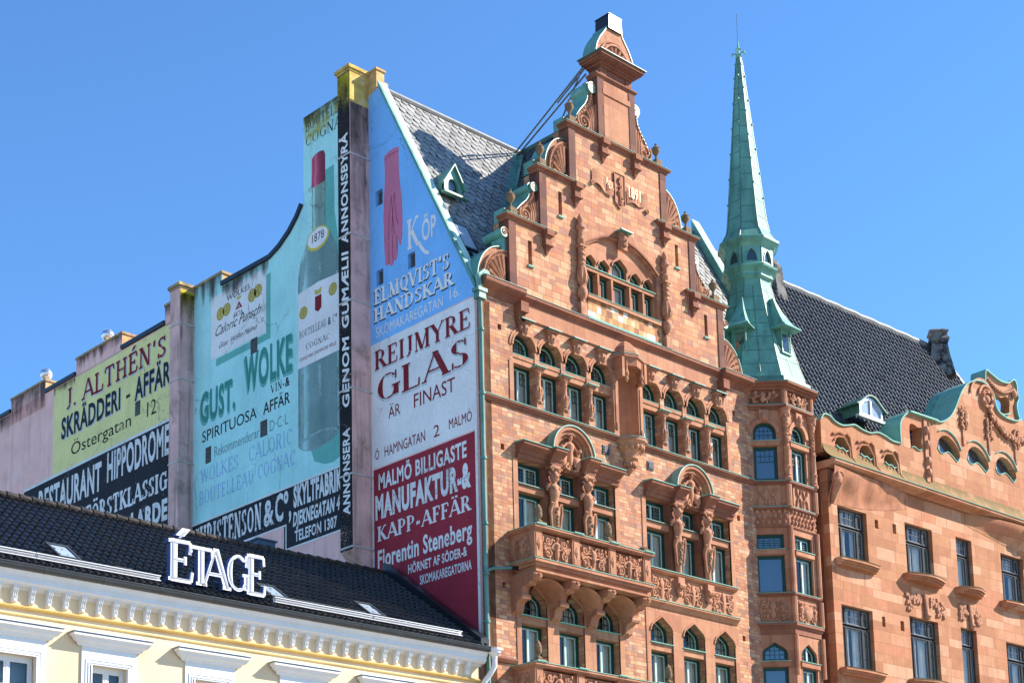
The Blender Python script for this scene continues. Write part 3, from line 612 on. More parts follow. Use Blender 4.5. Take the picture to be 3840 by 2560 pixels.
# ---- three-light windows with herm figures
for g, (U0, U1) in enumerate(GRP):
    c0 = (U0 + U1) / 2; zs = 16.0 if g == 0 else 16.93
    pier = (c0 - .79, c0 + .79)
    lit = [(U0, pier[0] - .24), (pier[0] + .24, pier[1] - .24), (pier[1] + .24, U1)]
    for k, (a_, b_) in enumerate(lit):
        window(LB, F0, -.3, [(arch_pts(a_, b_, 18.66, 19.44, 'rect'), 1, 6, 4, None), (arch_pts(a_, b_, zs, 18.44, 'rect'), 1, 2, 1, None)], .09, .022, seed=20 + 3 * g + k)
        q = MB(); q.box(a_ - .02, b_ + .02, -.37, -.04, 18.44, 18.66); q.build('transom', M['stone'], wall)
        q = MB(); q.box(a_ - .02, b_ + .02, -.3, .03, 18.661, 18.69); q.build('flashing', M['copperdark'], wall)
    for c in pier:
        q = MB(); q.box(c - .24, c + .24, -.42, -.06, zs, 19.45); q.box(c - .2, c + .2, -.06, -.0, zs, 19.45); q.build('pier', M['redstone'], wall)
        q = MB()
        q.loft([(zs + .02, c, .12, .13, .12), (zs + .3, c, .12, .11, .11), (zs + .32, c, .12, .12, .12), (zs + .5, c, .13, .13, .12), (17.75, c, .15, .175, .14), (17.95, c, .16, .22, .16), (18.08, c, .16, .23, .16), (18.12, c, .15, .165, .13), (18.28, c, .15, .135, .12), (18.45, c, .17, .16, .14), (18.62, c, .19, .2, .17), (18.74, c, .18, .225, .15), (18.83, c, .16, .19, .11), (18.87, c, .17, .085, .09), (18.93, c, .18, .08, .085), (18.98, c, .2, .115, .12), (19.08, c, .21, .135, .15), (19.2, c, .2, .13, .13), (19.28, c, .18, .1, .1)], 12)
        for s in (-1, 1):
            q.tube([(c + s * .23, .17, 18.82), (c + s * .3, .15, 18.72), (c + s * .27, .12, 18.62)], [.07, .06, .04], 6)
            q.tube([(c + s * .2, .3, 18.12), (c + s * .25, .24, 17.9), (c + s * .17, .22, 17.3), (c + s * .12, .22, zs + .3)], [.05, .05, .035, .03], 5); q.scroll(c + s * .2, 18.1, .28, .1, 1.3, s, 1, .03)
            q.scroll(c + s * .16, 19.33, .27, .09, 1.3, s, 0, .04); q.scroll(c + s * .2, 19.2, .2, .06, 1.2, s, 0, .03); q.ell(c + s * .14, .2, 19.08, .045, .07, .12, 6, 3); q.ell(c + s * .1, .32, 18.68, .07, .05, .06, 6, 4); q.ell(c + s * .05, .345, 19.1, .018, .02, .018, 5, 3)
        q.ell(c, .36, 19.06, .025, .03, .04, 5, 3); q.ell(c, .34, 18.99, .045, .02, .015, 5, 3); q.ell(c, .22, 19.36, .17, .14, .07, 8, 4)
        rn = random.Random(int(c * 100))
        hs_ = q; q = MB()
        for j in range(14): q.ell(c + rn.uniform(-.08, .08), .31 - .007 * j, 18.02 - j * (17.97 - zs - .25) / 14, .065, .06, .06, 6, 3)
        gd_ = q; q = hs_
        q.box(c - .2, c + .2, -.02, .3, 19.4, 19.5)
        hm_ = smooth_all(q.build('herm_statue', M['carved'], LB)); smooth_all(gd_.build('fruit_garland', M['carved_grey'], hm_))
    # entablature with the round pediment
    q = MB(); e = [(0, 19.45), (.1, 19.47), (.12, 19.6), (.18, 19.62), (.2, 19.72), (.36, 19.82), (.4, 19.86), (.4, 19.95), (0, 19.95)]
    e2 = [(0, 19.45), (.3, 19.47), (.32, 19.6), (.37, 19.62), (.4, 19.72), (.54, 19.82), (.58, 19.86), (.58, 19.95), (0, 19.95)]
    q.mould(U0 - .05, pier[0] - .26, e); q.mould(pier[1] + .26, U1 + .12, e); q.mould(pier[0] - .26, pier[0] + .26, e2); q.mould(pier[1] - .26, pier[1] + .26, e2)
    q.box(pier[0] + .26, pier[1] - .26, -.1, .1, 19.42, 19.6)
    en = q.build('entablature', M['redstone'], LB)
    q = MB()
    for x0, x1, dd in ((U0 - .08, pier[0] - .28, .44), (pier[1] + .28, U1 + .16, .44), (pier[0] - .3, pier[0] + .3, .62), (pier[1] - .3, pier[1] + .3, .62)): q.mould(x0, x1, [(0, 19.952), (dd, 19.952), (dd, 19.975), (0, 20.02)])
    q.build('flashing', M['coppertrim'], en)
    q = MB(); q.ring(c0, 19.98, .83, .95, 0, 180, 0, .36, 26); q.ring(c0, 19.98, .72, .83, 0, 180, 0, .27, 26); q.ring(c0, 19.98, .60, .72, 0, 180, 0, .16, 26)
    q.plate(arch_pts(c0 - .62, c0 + .62, 19.6, 19.98, 'round'), (), .03, .1)
    pe = q.build('pediment', M['stone'], LB)
    q = MB(); q.ring(c0, 19.98, .952, .99, 0, 180, 0, .4, 26); q.build('copper_cover', M['copper'], pe)
    q = MB(); figure(q, c0, .1, 19.62, 20.72, True)
    for s in (-1, 1):
        q.loft([(19.55, c0 + s * .33, .12, .03, .04), (19.68, c0 + s * .33, .15, .16, .08), (19.95, c0 + s * .34, .15, .2, .08), (20.0, c0 + s * .34, .14, .18, .05)], 10); q.scroll(c0 + s * .42, 20.12, .15, .1, 1.4, s, .6, .035)
        q.ell(c0 + s * .42, .2, 20.22, .07, .07, .07); q.tube([(c0 + s * .15, .2, 19.7), (c0 + s * .3, .22, 19.55), (c0 + s * .1, .2, 19.48)], .05, 6)
    for k in range(14): q.ell(c0 + random.Random(k).uniform(-.5, .5), .12, random.Random(k + 50).uniform(19.5, 19.85), .07, .06, .06, 6, 3)
    q.tube([(c0 - .2, .24, 20.67), (c0, .27, 20.72), (c0 + .2, .24, 20.67)], .04, 6)
    smooth_all(q.build('figure_relief', M['carved'], pe))
    # jamb strips
    for x0, x1, kk in ((U0 - .2, U0, 0), (U1, U1 + .2, 1)): q = MB(); q.box(x0, x1, -.05, .025, zs, 19.45); q.build('jamb', M['stone'], wall)

# ---- relief parapet under the second window group
U0, U1 = GRP[1]; c0 = (U0 + U1) / 2
q = MB(); q.box(U0 - .12, U1 + .12, -.05, .05, 15.82, 16.8); q.mould(U0 - .1, U1 + .1, [(0, 16.8), (.1, 16.82), (.2, 16.88), (.2, 16.93), (0, 16.93)]); q.mould(U0 - .14, U1 + .14, [(0, 15.6), (.06, 15.62), (.12, 15.72), (.2, 15.78), (.2, 15.84), (0, 15.84)])
pr_ = q.build('parapet', M['stone'], LB)
q = MB(); q.box(U0 - .12, U1 + .12, -.3, .23, 16.931, 16.955); q.box(U0 - .14, U1 + .14, .05, .22, 15.841, 15.86); q.build('flashing', M['coppertrim'], pr_)
for k, (x0, x1) in enumerate(((U0 - .02, c0 - 1.02), (c0 - .58, c0 + .58), (c0 + 1.02, U1 + .02))):
    q = MB(); relief(q, x0, x1, 15.88, 16.78, .05, k + 3, 'leaf', 1.3); smooth_all(q.build('relief_panel', M['carved'], pr_))
for s in (-.79, .79):
    q = MB(); q.box(c0 + s - .17, c0 + s + .17, .05, .24, 16.5, 16.8); q.tube([(c0 + s - .15, .22, 16.5), (c0 + s + .15, .22, 16.5)], .1, 8); q.box(c0 + s - .13, c0 + s + .13, .05, .16, 16.25, 16.5, -.02); q.ell(c0 + s, .14, 16.22, .13, .1, .1); q.build('console', M['carved'], pr_)

# ---- balconies
def balcony(u0, u1, dp, ztop, npan, kinds, urns, brackets=True):
    zb = ztop - 1.12
    q = MB(); q.box(u0 + .12, u1 - .12, .0, dp - .12, zb + .1, ztop - .2)
    n = npan; W_ = (u1 - u0 - .34) / n; posts = [u0 + .17 + W_ * k for k in range(n + 1)]
    for p_ in posts:
        q.box(p_ - .17, p_ + .17, dp - .2, dp - .02, zb + .04, ztop - .14); q.box(p_ - .12, p_ + .12, dp - .02, dp + .0, zb + .12, ztop - .24)
        for s in (-1, 1): q.add([(p_, dp + .012, ztop - .4), (p_ + .1 * s, dp + .012, ztop - .6), (p_, dp + .012, ztop - .8), (p_, dp + .05, ztop - .6)], [(0, 3, 1), (1, 3, 2)] if s > 0 else [(0, 1, 3), (1, 2, 3)])
    for s, x in ((1, u0), (-1, u1)): q.box(min(x + s * .02, x + s * .2), max(x + s * .02, x + s * .2), 0, dp - .1, zb + .04, ztop - .14)
    q.box(u0 - .04, u1 + .04, 0, dp + .06, ztop - .14, ztop - .03)
    q.box(u0 - .08, u1 + .08, 0, dp + .1, ztop - .09, ztop - .02)
    # floor slab mouldings
    for k, (e, z0, z1) in enumerate(((.02, zb - .06, zb + .04), (-.06, zb - .16, zb - .06), (-.16, zb - .27, zb - .16), (-.1, zb - .34, zb - .27))): q.box(u0 - e - .05, u1 + e + .05, 0, dp + e + .06, z0, z1)
    bo = q.build('balcony', M['stone'], LB)
    q = MB(); q.box(u0 - .1, u1 + .1, 0, dp + .12, ztop - .019, ztop); q.box(u0 - .09, u1 + .09, dp - .02, dp + .1, zb + .041, zb + .06); q.box(u0 - .09, u0 + .05, 0, dp, zb + .041, zb + .06)
    for p_ in posts: q.box(p_ - .21, p_ + .21, dp - .3, dp + .15, ztop + .001, ztop + .035)
    q.build('flashing', M['coppertrim'], bo)
    for k in range(n):
        q = MB(); relief(q, posts[k] + .2, posts[k + 1] - .2, zb + .1, ztop - .2, dp - .1, k + int(u0), kinds[k % len(kinds)], 1.5); smooth_all(q.build('relief_panel', M['carved'], bo))
    q = MB(Fr(u0 + .02, 0, -pi / 2)); relief(q, .15, dp - .25, zb + .12, ztop - .22, .0, 7, 'leaf', .7); smooth_all(q.build('relief_panel', M['carved'], bo))
    for x, kind in urns:
        q = MB(); q.box(x - .17, x + .17, dp - .3, dp + .08, ztop + .035, ztop + .1); 
        if kind: urn(q, x, dp - .11, ztop + .1, ztop + .1 + kind, True)
        else: q.ell(x, dp - .11, ztop + .12, .18, .17, .12)
        smooth_all(q.build('finial', M['carved_grey'], bo))
    if brackets:
        for p_ in posts:
            q = MB()
            pts = [(0, zb - .34), (dp - .1, zb - .34), (dp - .06, zb - .48), (dp - .14, zb - .60), (dp - .3, zb - .62), (dp - .36, zb - .7), (.52, zb - .72), (.46, zb - .84), (.44, zb - 1.08), (.26, zb - 1.18), (.2, zb - 1.42), (0, zb - 1.52)]
            A = [(p_ - .17, d_, z_) for d_, z_ in pts]; B = [(p_ + .17, d_, z_) for d_, z_ in pts]; N = len(pts)
            q.add(A + B, [tuple(range(N)), tuple(range(N, 2 * N))[::-1]] + [((i + 1) % N, i, i + N, (i + 1) % N + N) for i in range(N)])
            q.ell(p_, dp - .1, zb - .47, .2, .1, .1, 8, 5); q.tube([(p_ - .19, .44, zb - 1.02), (p_ + .19, .44, zb - 1.02)], .1, 8)
            rn = random.Random(int(p_ * 10))
            for j in range(8): q.ell(p_ + rn.uniform(-.15, .15), .12 + .05 * rn.random(), zb - 1.15 - .04 * j, .06, .07, .06, 6, 3)
            q.tube([(p_ - .05, dp + .0, zb - .44), (p_ + .05, dp + .0, zb - .44)], .04, 6)
            q.build('bracket', M['stone'], bo)
        for k in range(n):      # little vaults between the brackets
            x0, x1 = posts[k] + .17, posts[k + 1] - .17; q = MB()
            q.grid(lambda i, j: (x0 + (x1 - x0) * i, .02 + (dp * .62) * sin(pi / 2 * j), zb - .36 - .05 * (1 - j) - (1 - sin(pi * i) ** .7) * (.25 + .5 * (1 - j))), 16, 8)
            smooth_all(q.build('vault', M['stone'], bo), 60)
    return bo
balcony(1.06, 6.42, 1.12, 16.97, 3, ['figure', 'skull', 'figure'], [(1.35, .62), (4.5, .66), (6.2, 0)])
balcony(1.06, 12.45, 1.0, 12.66, 6, ['figure', 'leaf', 'shield'], [(1.3, .62), (7.35, .66)], False)

# ---- pointed windows
q = MB(); sur = []
for gi, gq in enumerate(PT):
    x0, x1 = gq[0][0] - .2, gq[2][1] + .22
    q.plate([(x0, 12.0), (x1, 12.0), (x1, 15.6), (x0, 15.6)], [arch_pts(a_, b_, 12.001, 14.78, 'point') for a_, b_ in gq], .028, .06)
    for k, (a_, b_) in enumerate(gq):
        window(LB, F0, -.3, [(arch_pts(a_, b_, 14.38, 14.78, 'point'), 1, 4, 3, None), (arch_pts(a_, b_, 10.3, 14.16, 'rect'), 1, 2, 1, None)], .09, .026, seed=40 + gi * 3 + k)
        r = MB(); r.box(a_ - .02, b_ + .02, -.37, -.02, 14.14, 14.38); r.build('transom', M['stone'], wall)
        r = MB(); r.box(a_ - .02, b_ + .02, -.3, .06, 14.381, 14.405); r.build('flashing', M['coppertrim'], wall)
        r = MB(); r.strip([(p[0], p[1]) for p in arch_pts(a_ + .02, b_ - .02, 13, 14.78, 'point')[2:]], -.05, -.0, .07); r.build('hood_mould', M['stone'], wall)
q.build('window_surround', M['stone'], LB)
# ---- gable
mir = lambda x: 2 * CU - x
TI = [(1.33, 25.05, 27.55), (2.8, 27.55, 29.74), (4.27, 29.74, 31.86), (5.8, 31.86, 34.32)]   # left edge, foot, top
out = []
for x, a_, b_ in TI: out += [(x, a_), (x, b_)]
out = out + [(mir(x), z) for x, z in out[::-1]]; out = out[::-1]
W5 = [(5.03, 5.53), (5.69, 6.21), (6.38, 7.13), (7.30, 7.82), (7.98, 8.48)]
arc = [(4.94, 25.95), (8.57, 25.95)] + [(CU + 1.815 * x, 27.72 + .74 * (1 - x * x)) for x in [1 - k / 10 for k in range(21)]]
SL = [(3.78, 28.42, 29.3), (2.29, 26.2, 27.07), (mir(3.78), 28.42, 29.3), (mir(2.29), 26.2, 27.07)]
ghol = [arc] + [[(x - .085, a_), (x + .085, a_), (x + .085, b_), (x - .085, b_)] for x, a_, b_ in SL]
q = MB(); q.plate(out, ghol, 0, .3, sides=True)
gab = q.build('gable', M['gablebrick'], LB)
q = MB()
for x, a_, b_ in SL: q.box(x - .1, x + .1, -.3, -.2, a_ - .02, b_ + .02)
q.build('slit_opening', M['dark'], gab)
q = MB()
for x, a_, b_ in SL: q.box(x - .13, x + .13, -.02, .06, a_ - .06, a_)
q.build('sill', M['coppertrim'], gab)
q = MB()    # backing of the gable wall
for x, a_, b_ in TI[1:]: q.box(x, mir(x), -.7, -.45, a_, b_)
q.box(1.33, 5.0 - .2, -.7, -.45, 25, 27.55); q.box(8.7, mir(1.33), -.7, -.45, 25, 27.55); q.build('backing', M['gablebrick'], gab)
# pilasters at the edges of every stage
q = MB()
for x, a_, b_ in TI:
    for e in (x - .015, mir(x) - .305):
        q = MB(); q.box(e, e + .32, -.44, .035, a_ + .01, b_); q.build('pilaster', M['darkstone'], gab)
q = MB(); q.box(6.1, 7.41, -.02, .012, 32.02, 34.3); q.build('field', M['stone'], gab)
q = MB(); q.box(6.05, 7.46, 0, .05, 33.75, 33.95); q.build('moulding', M['stone'], gab)
def ledge(u0, u1, z, dp=.15):
    q = MB(); q.mould(u0, u1, [(0, z - .13), (.03, z - .12), (.06, z - .05), (.12, z - .02), (dp, z), (dp, z + .05), (-.36, z + .05), (-.36, z - .13)], True)
    o = q.build('ledge', M['redstone'], gab); q = MB(); q.box(u0 - dp - .37, u1 + dp + .37, -.38, dp + .02, z + .051, z + .066); q.build('flashing', M['coppertrim'], o)
def bracket(x, z):
    q = MB(); q.box(x - .17, x + .17, 0, .28, z - .22, z - .02); q.box(x - .15, x + .15, 0, .18, z - .5, z - .22); q.box(x - .19, x + .19, 0, .22, z - .56, z - .5)
    q.add([(x - .13, .16, z - .56), (x + .13, .16, z - .56), (x + .13, 0, z - .56), (x - .13, 0, z - .56), (x, .03, z - .9), ], [(0, 4, 1), (1, 4, 2), (3, 4, 0)]); q.build('bracket', M['redstone'], gab)
for (x, a_, z), (x2, _, _) in zip(TI[:2], TI[1:3]):
    for s in (0, 1):
        u0, u1 = (x + .3, x2 + .14) if s == 0 else (mir(x2 + .14), mir(x + .3))
        ledge(u0, u1, z + .07); bracket(x2 + .22 if s == 0 else mir(x2 + .22), z + .07)
ledge(TI[2][0] + .3, mir(TI[2][0]) - .3, 31.93)
for s in (1, -1): bracket(CU + s * .83, 31.93)
q = MB(); q.mould(6.2, mir(6.2), [(0, 34.3), (.03, 34.31), (.06, 34.36), (.1, 34.38), (.1, 34.43), (-.42, 34.43), (-.42, 34.3)], True); q.build('ledge', M['redstone'], gab)
# attic: small block, great cornice, shell top
q = MB(); q.box(6.0, mir(6.0), -.5, .02, 34.4, 34.75)
q.box(5.95, 6.25, -.5, .05, 34.4, 34.75); q.box(mir(6.25), mir(5.95), -.5, .05, 34.4, 34.75)
for e, z0, z1 in ((.05, 34.72, 34.8), (.12, 34.8, 34.88), (.24, 34.88, 34.92), (.30, 34.92, 34.99), (.36, 34.99, 35.1)): q.box(6.0 - e, mir(6.0) + e, -.5 - e * .5, .05 + e, z0, z1)
top_ = q.build('cornice', M['redstone'], gab); q = MB(); q.box(5.57, mir(5.57), -.72, .47, 35.101, 35.13); q.build('flashing', M['copperdark'], top_)
og = [(5.80, 35.13), (5.80, 35.35), (5.88, 35.62), (6.02, 35.88), (6.2, 36.12), (6.34, 36.3), (6.38, 36.42)]
q = MB(); q.plate([(p[0], p[1]) for p in og][::-1] + [(mir(p[0]), p[1]) for p in og], (), .02, .5, True); sh = q.build('shell_top', M['carved'], gab)
q = MB(); q.ring(CU, 35.15, .60, .68, 8, 172, .02, .12, 16); q.ring(CU, 35.15, .74, .80, 15, 165, .02, .08, 16)
for k in range(7): t_ = R(20 + 140 * k / 6); q.tube([(CU + .1 * cos(t_), .04, 35.15 + .1 * sin(t_)), (CU + .55 * cos(t_), .06, 35.15 + .55 * sin(t_))], [.03, .075], 6)
smooth_all(q.build('shell_ribs', M['carved'], sh))
for pts in (og, [(mir(x), z) for x, z in og][::-1]): q = MB(); q.strip(pts, .035, -.6, .05); q.build('copper_cover', M['copper'], sh)
q = MB(); q.box(6.4, 7.12, -.55, .1, 36.38, 36.92, .04); q.box(6.42, 7.1, -.58, .12, 36.92, 36.95); cc_ = q.build('chimney_cap', M['black'], gab); q = MB(); q.plate([(6.46, 36.40), (7.06, 36.40), (7.03, 36.9), (6.49, 36.9)], (), .106, .004); q.build('painted_glare_sheet', M['sheet'], cc_)  # pale plate paints the sun's glare on the front of the dark cap

# scrolls and shells on the shoulders
def shoulder(kind, s, x0, z0, x1, z1):
    """x0,z0: outer foot, x1,z1: inner top (left-hand coordinates, mirrored by s)"""
    f = (lambda x: x) if s == 0 else mir
    w_, h = x1 - x0, z1 - z0
    if kind == 'shell':
        ln = [(x0 + w_ * (1 - cos(t_)) * .98, z0 + h * .83 * sin(t_) ** .9) for t_ in [pi / 2 * k / 12 for k in range(13)]]
        ln[0] = (x0, z0)
    else:
        ln = [(x0, z0), (x0 - .03 * w_, z0 + .1 * h), (x0 + .02 * w_, z0 + .2 * h), (x0 + .12 * w_, z0 + .3 * h), (x0 + .3 * w_, z0 + .42 * h), (x0 + .52 * w_, z0 + .54 * h), (x0 + .66 * w_, z0 + .66 * h), (x0 + .7 * w_, z0 + .78 * h)]
        ln += [(x0 + .8 * w_ + .2 * w_ * cos(t_), z0 + .87 * h + .1 * h * sin(t_)) for t_ in [R(215 - 25 * k) for k in range(8)]]
    L = [(f(x), z) for x, z in ln]
    poly = L + [(f(x1 + .02), ln[-1][1]), (f(x1 + .02), z0)]
    if s == 0: poly = poly[::-1]
    q = MB(); q.plate(poly, (), -.2, .45, True); o = q.build('shoulder_scroll', M['carved'], gab)
    q = MB(); dirn = L if s == 0 else L[::-1]; q.strip(dirn, .03, -.9, -.15)
    if kind != 'shell': q.tube([(f(x0 + .82 * w_), -.06, z0 + .88 * h), (f(x0 + .82 * w_), -.85, z0 + .88 * h)], .1 * h, 12)
    smooth_all(q.build('copper_cover', M['copper'], o), 50)
    q = MB(); sg = 1 if s == 0 else -1
    ins = [(f(x + .09 if k < 99 else x), z) for k, (x, z) in enumerate(ln)]
    if kind == 'shell':
        cx, cz = x1 - .08, z0 + .12
        for k in range(6): t_ = pi / 2 * (k + .25) / 6; q.tube([(f(cx - .16 * cos(t_)), -.1, cz + .16 * sin(t_)), (f(cx - w_ * .66 * cos(t_)), -.07, cz + h * .58 * sin(t_))], [.03, .085], 6)
        for rr in (.76, .86): q.tube([(f(x1 - w_ * rr * cos(pi / 2 * k / 12)), -.1, z0 + .06 + h * .83 * rr * sin(pi / 2 * k / 12)) for k in range(13)], .035, 5)
        for k in range(16): t_ = pi / 2 * (k + .5) / 16; q.ell(f(x1 - w_ * .81 * cos(t_)), -.1, z0 + .05 + h * .83 * .81 * sin(t_), .035, .04, .045, 5, 3)
        q.ell(f(cx), -.08, cz, .12, .08, .12)
    else:
        q.scroll(f(x0 + .36 * w_), z0 + .19 * h, -.08, .155 * h, 2.0, sg, 2.4, .045); q.scroll(f(x0 + .84 * w_), z0 + .87 * h, -.08, .085 * h, 1.4, sg, 1, .035)
        for k in range(5): xx = x0 + (.62 + .085 * k) * w_; q.tube([(f(xx), -.1, z0 + .06 * h + .0), (f(xx + .02), -.08, z0 + .3 * h), (f(xx - .10 * w_ + .03 * k), -.08, z0 + (.42 + .045 * k) * h)], [.035, .045, .03], 5)
        for k in range(14): p_ = k / 13; i_ = min(int(1 + p_ * 6), 7); fr_ = 1 + p_ * 6 - int(1 + p_ * 6); i2 = min(i_ + 1, 7); q.ell(f(ln[i_][0] + (ln[i2][0] - ln[i_][0]) * fr_ + .1 * w_), -.1, ln[i_][1] + (ln[i2][1] - ln[i_][1]) * fr_ - .01, .035, .04, .045, 5, 3)
    smooth_all(q.build('shell_carving', M['carved'], o))
for s in (0, 1):
    shoulder('shell', s, .08, 25.1, 1.33, 26.85)
    shoulder('scroll', s, 1.84, 27.68, 2.8, 29.3)
    shoulder('shell', s, 3.26, 29.86, 4.27, 31.72)
    shoulder('scroll', s, 4.82, 32.0, 5.8, 34.1)
    # upper volute above the lowest shell
    q = MB(); f = (lambda x: x) if s == 0 else mir
    q.tube([(f(1.16), .0, 27.02), (f(1.16), -.9, 27.02)], .17, 12); q.box(min(f(1.12), f(1.36)), max(f(1.12), f(1.36)), -.6, -.1, 26.4, 27.02)
    vo = smooth_all(q.build('copper_roll', M['copper'], gab), 50)
    q = MB(); q.scroll(f(1.17), 27.02, .0, .14, 1.4, 1, 0, .035); q.build('volute', M['carved'], vo)
    for x, z in ((1.6, 27.72), (3.02, 29.92), (4.52, 32.03)):
        q = MB(); q.box(f(x) - .15, f(x) + .15, -.3, .0, z - .06, z + .3); urn(q, f(x), -.15, z + .26, z + .98)
        u_ = smooth_all(q.build('urn', M['carved_grey'], gab)); q = MB(); q.box(f(x) - .19, f(x) + .16, -.75, -.3, z - .1, z + .34); q.build('copper_back', M['copper'], u_)

# great five-light window in the gable
q = MB(); ph = [arch_pts(a_, b_, 27.06, 27.32 if k != 2 else 27.48, 'point', 8) for k, (a_, b_) in enumerate(W5)] + [arch_pts(a_, b_, 25.98, 26.94, 'rect') for a_, b_ in W5]
arc2 = [(x, z) for x, z in arc]; q.plate(arc2, ph, -.13, .22, sides=False); sw = q.build('window_surround', M['stone'], LB)
for k, (a_, b_) in enumerate(W5):
    window(LB, F0, -.28, [(ph[k], 0, 1, 1, None), (ph[k + 5], 0, 1, 1, None)], .075, .02, seed=70 + k, sw=.03, curt='full')
    q = MB(); q.strip(arch_pts(a_ - .0, b_ + .0, 27.06, 27.32 if k != 2 else 27.48, 'point', 8)[2:], -.05, -.13, -.07); q.build('hood_mould', M['stone'], sw)
    if k: q = MB(); q.box((W5[k - 1][1] + a_) / 2 - .07, (W5[k - 1][1] + a_) / 2 + .07, -.13, -.03, 25.98, 26.55); q.box((W5[k - 1][1] + a_) / 2 - .045, (W5[k - 1][1] + a_) / 2 + .045, -.13, -.06, 26.55, 26.94); q.build('mullion', M['stone'], sw)
q = MB(); q.box(4.96, 8.55, -.2, -.05, 26.94, 27.06); tr_ = q.build('transom', M['stone'], sw); q = MB(); q.box(4.96, 8.55, -.2, -.01, 27.061, 27.085); q.build('flashing', M['coppertrim'], tr_)
q = MB(); q.box(4.9, 8.61, -.1, .12, 25.86, 25.98); so_ = q.build('sill', M['stone'], gab); q = MB(); q.box(4.9, 8.61, -.28, .14, 25.981, 26.0); q.build('flashing', M['coppertrim'], so_)
q = MB(); q.box(4.95, 8.56, -.1, .03, 25.2, 25.86); q.build('checker_panel', M['checker'], gab)
q = MB(); q.box(4.92, 8.6, 0, .1, 25.14, 25.2); q.build('sill', M['coppertrim'], gab)
# arch of wedge stones above
seg = [(CU + 1.86 * x, 27.74 + .76 * (1 - x * x)) for x in [1 - k / 12 for k in range(25)]]
seg2 = [(CU + (1.86 + .05) * x, 27.74 + .38 + .78 * (1 - x * x)) for x in [1 - k / 12 for k in range(25)]]
q = MB(); q.plate(seg + seg2[::-1], (), .012, .05); ar = q.build('arch', M['stone'], gab)
q = MB(); q.strip(seg, -.07, .0, .07); q.build('moulding', M['redstone'], ar)
q = MB(); q.box(CU - .15, CU + .15, 0, .16, 28.1, 28.72, -.04); q.ell(CU, .17, 28.45, .13, .09, .2); q.ell(CU, .25, 28.42, .03, .05, .06, 6, 4)
for s in (-1, 1): q.scroll(CU + s * .12, 28.62, .17, .07, 1.2, s, 0, .025); q.ell(CU + s * .05, .24, 28.52, .02, .02, .02, 5, 3)
q.tube([(CU - .08, .2, 28.3), (CU, .24, 28.2), (CU + .08, .2, 28.3)], .05, 6)
kk = q.build('keystone', M['carved'], gab); q = MB(); q.box(CU - .3, CU + .3, 0, .34, 28.72, 28.76); q.build('flashing', M['copper'], kk)
for c in (4.6, mir(4.6)):
    q = MB(); q.box(c - .15, c + .15, 0, .2, 25.1, 25.55); q.lathe(c, .12, [(.1, 25.55), (.08, 25.65), (.17, 25.8), (.19, 25.95), (.15, 26.08), (.08, 26.14), (.1, 26.2), (.17, 26.35), (.19, 26.5), (.14, 26.75), (.11, 27.0), (.12, 27.5), (.1, 27.55), (.14, 27.62), (.15, 27.8), (.1, 27.85), (.09, 28.1), (.17, 28.2), (.12, 28.35), (.07, 28.38), (.12, 28.5), (.09, 28.62), (.02, 28.74)], 12)
    for k in range(8): t_ = 2 * pi * k / 8; q.tube([(c + .14 * cos(t_), .12 + .14 * sin(t_), 26.2), (c + .2 * cos(t_), .12 + .2 * sin(t_), 26.45), (c + .13 * cos(t_), .12 + .13 * sin(t_), 26.8)], [.02, .03, .015], 4)
    q.tube([(c + .12 * cos(k * .55), .12 + .12 * sin(k * .55), 26.85 + .62 * k / 40) for k in range(41)], .025, 4); q.box(c - .16, c + .16, 0, .26, 27.52, 27.58)
    smooth_all(q.build('baluster_column', M['carved'], gab))
# carved ribbon, shield and date
q = MB(); q.plate([(6.52, 29.85), (6.75, 29.68), (6.98, 29.85), (7.0, 30.95), (6.5, 30.95)], (), .03, .05); em = q.build('shield', M['stone'], gab)
q = MB(); q.strip([(6.52, 29.85), (6.75, 29.68), (6.98, 29.85), (7.0, 30.95), (6.5, 30.95)], -.03, .03, .06, True); q.tube([(6.75, .06, 29.85), (6.75, .06, 30.62)], .03, 6)
q.tube([(6.75 + .13 * sin(k * .33) * (1 - k / 60), .07 + .02 * cos(k * .33), 29.9 + .95 * k / 40) for k in range(41)], .035, 6); q.tube([(6.66, .06, 29.84), (6.84, .06, 29.84)], .025, 5); q.tube([(6.66, .06, 30.45), (6.84, .06, 30.45)], .02, 5); q.build('snake_staff', M['carved'], em)
for x0, x1, sg in ((5.35, 6.38, 1), (7.1, 8.15, -1)):
    q = MB(); q.grid(lambda i, j: (x0 + (x1 - x0) * i, .04 + .05 * abs(sin(i * 5)), 30.08 + .5 * j + sg * .22 * (.5 - i) + .06 * sin(i * 7)), 20, 2); q.scroll(x0 if sg > 0 else x1, 30.15 if sg > 0 else 30.0, .06, .1, 1.4, sg, 0, .03); q.build('ribbon', M['stone'], em)
q = MB(); txt(q, 'A', 5.95, 6.11, 30.30, 30.58, .12, 'serif', h=.1); txt(q, 'D.', 6.13, 6.36, 30.2, 30.48, .12, 'serif', h=.1); txt(q, '1891', 7.14, 7.75, 30.22, 30.62, .12, bold=.02); q.build('lettering', M['gold'], em)

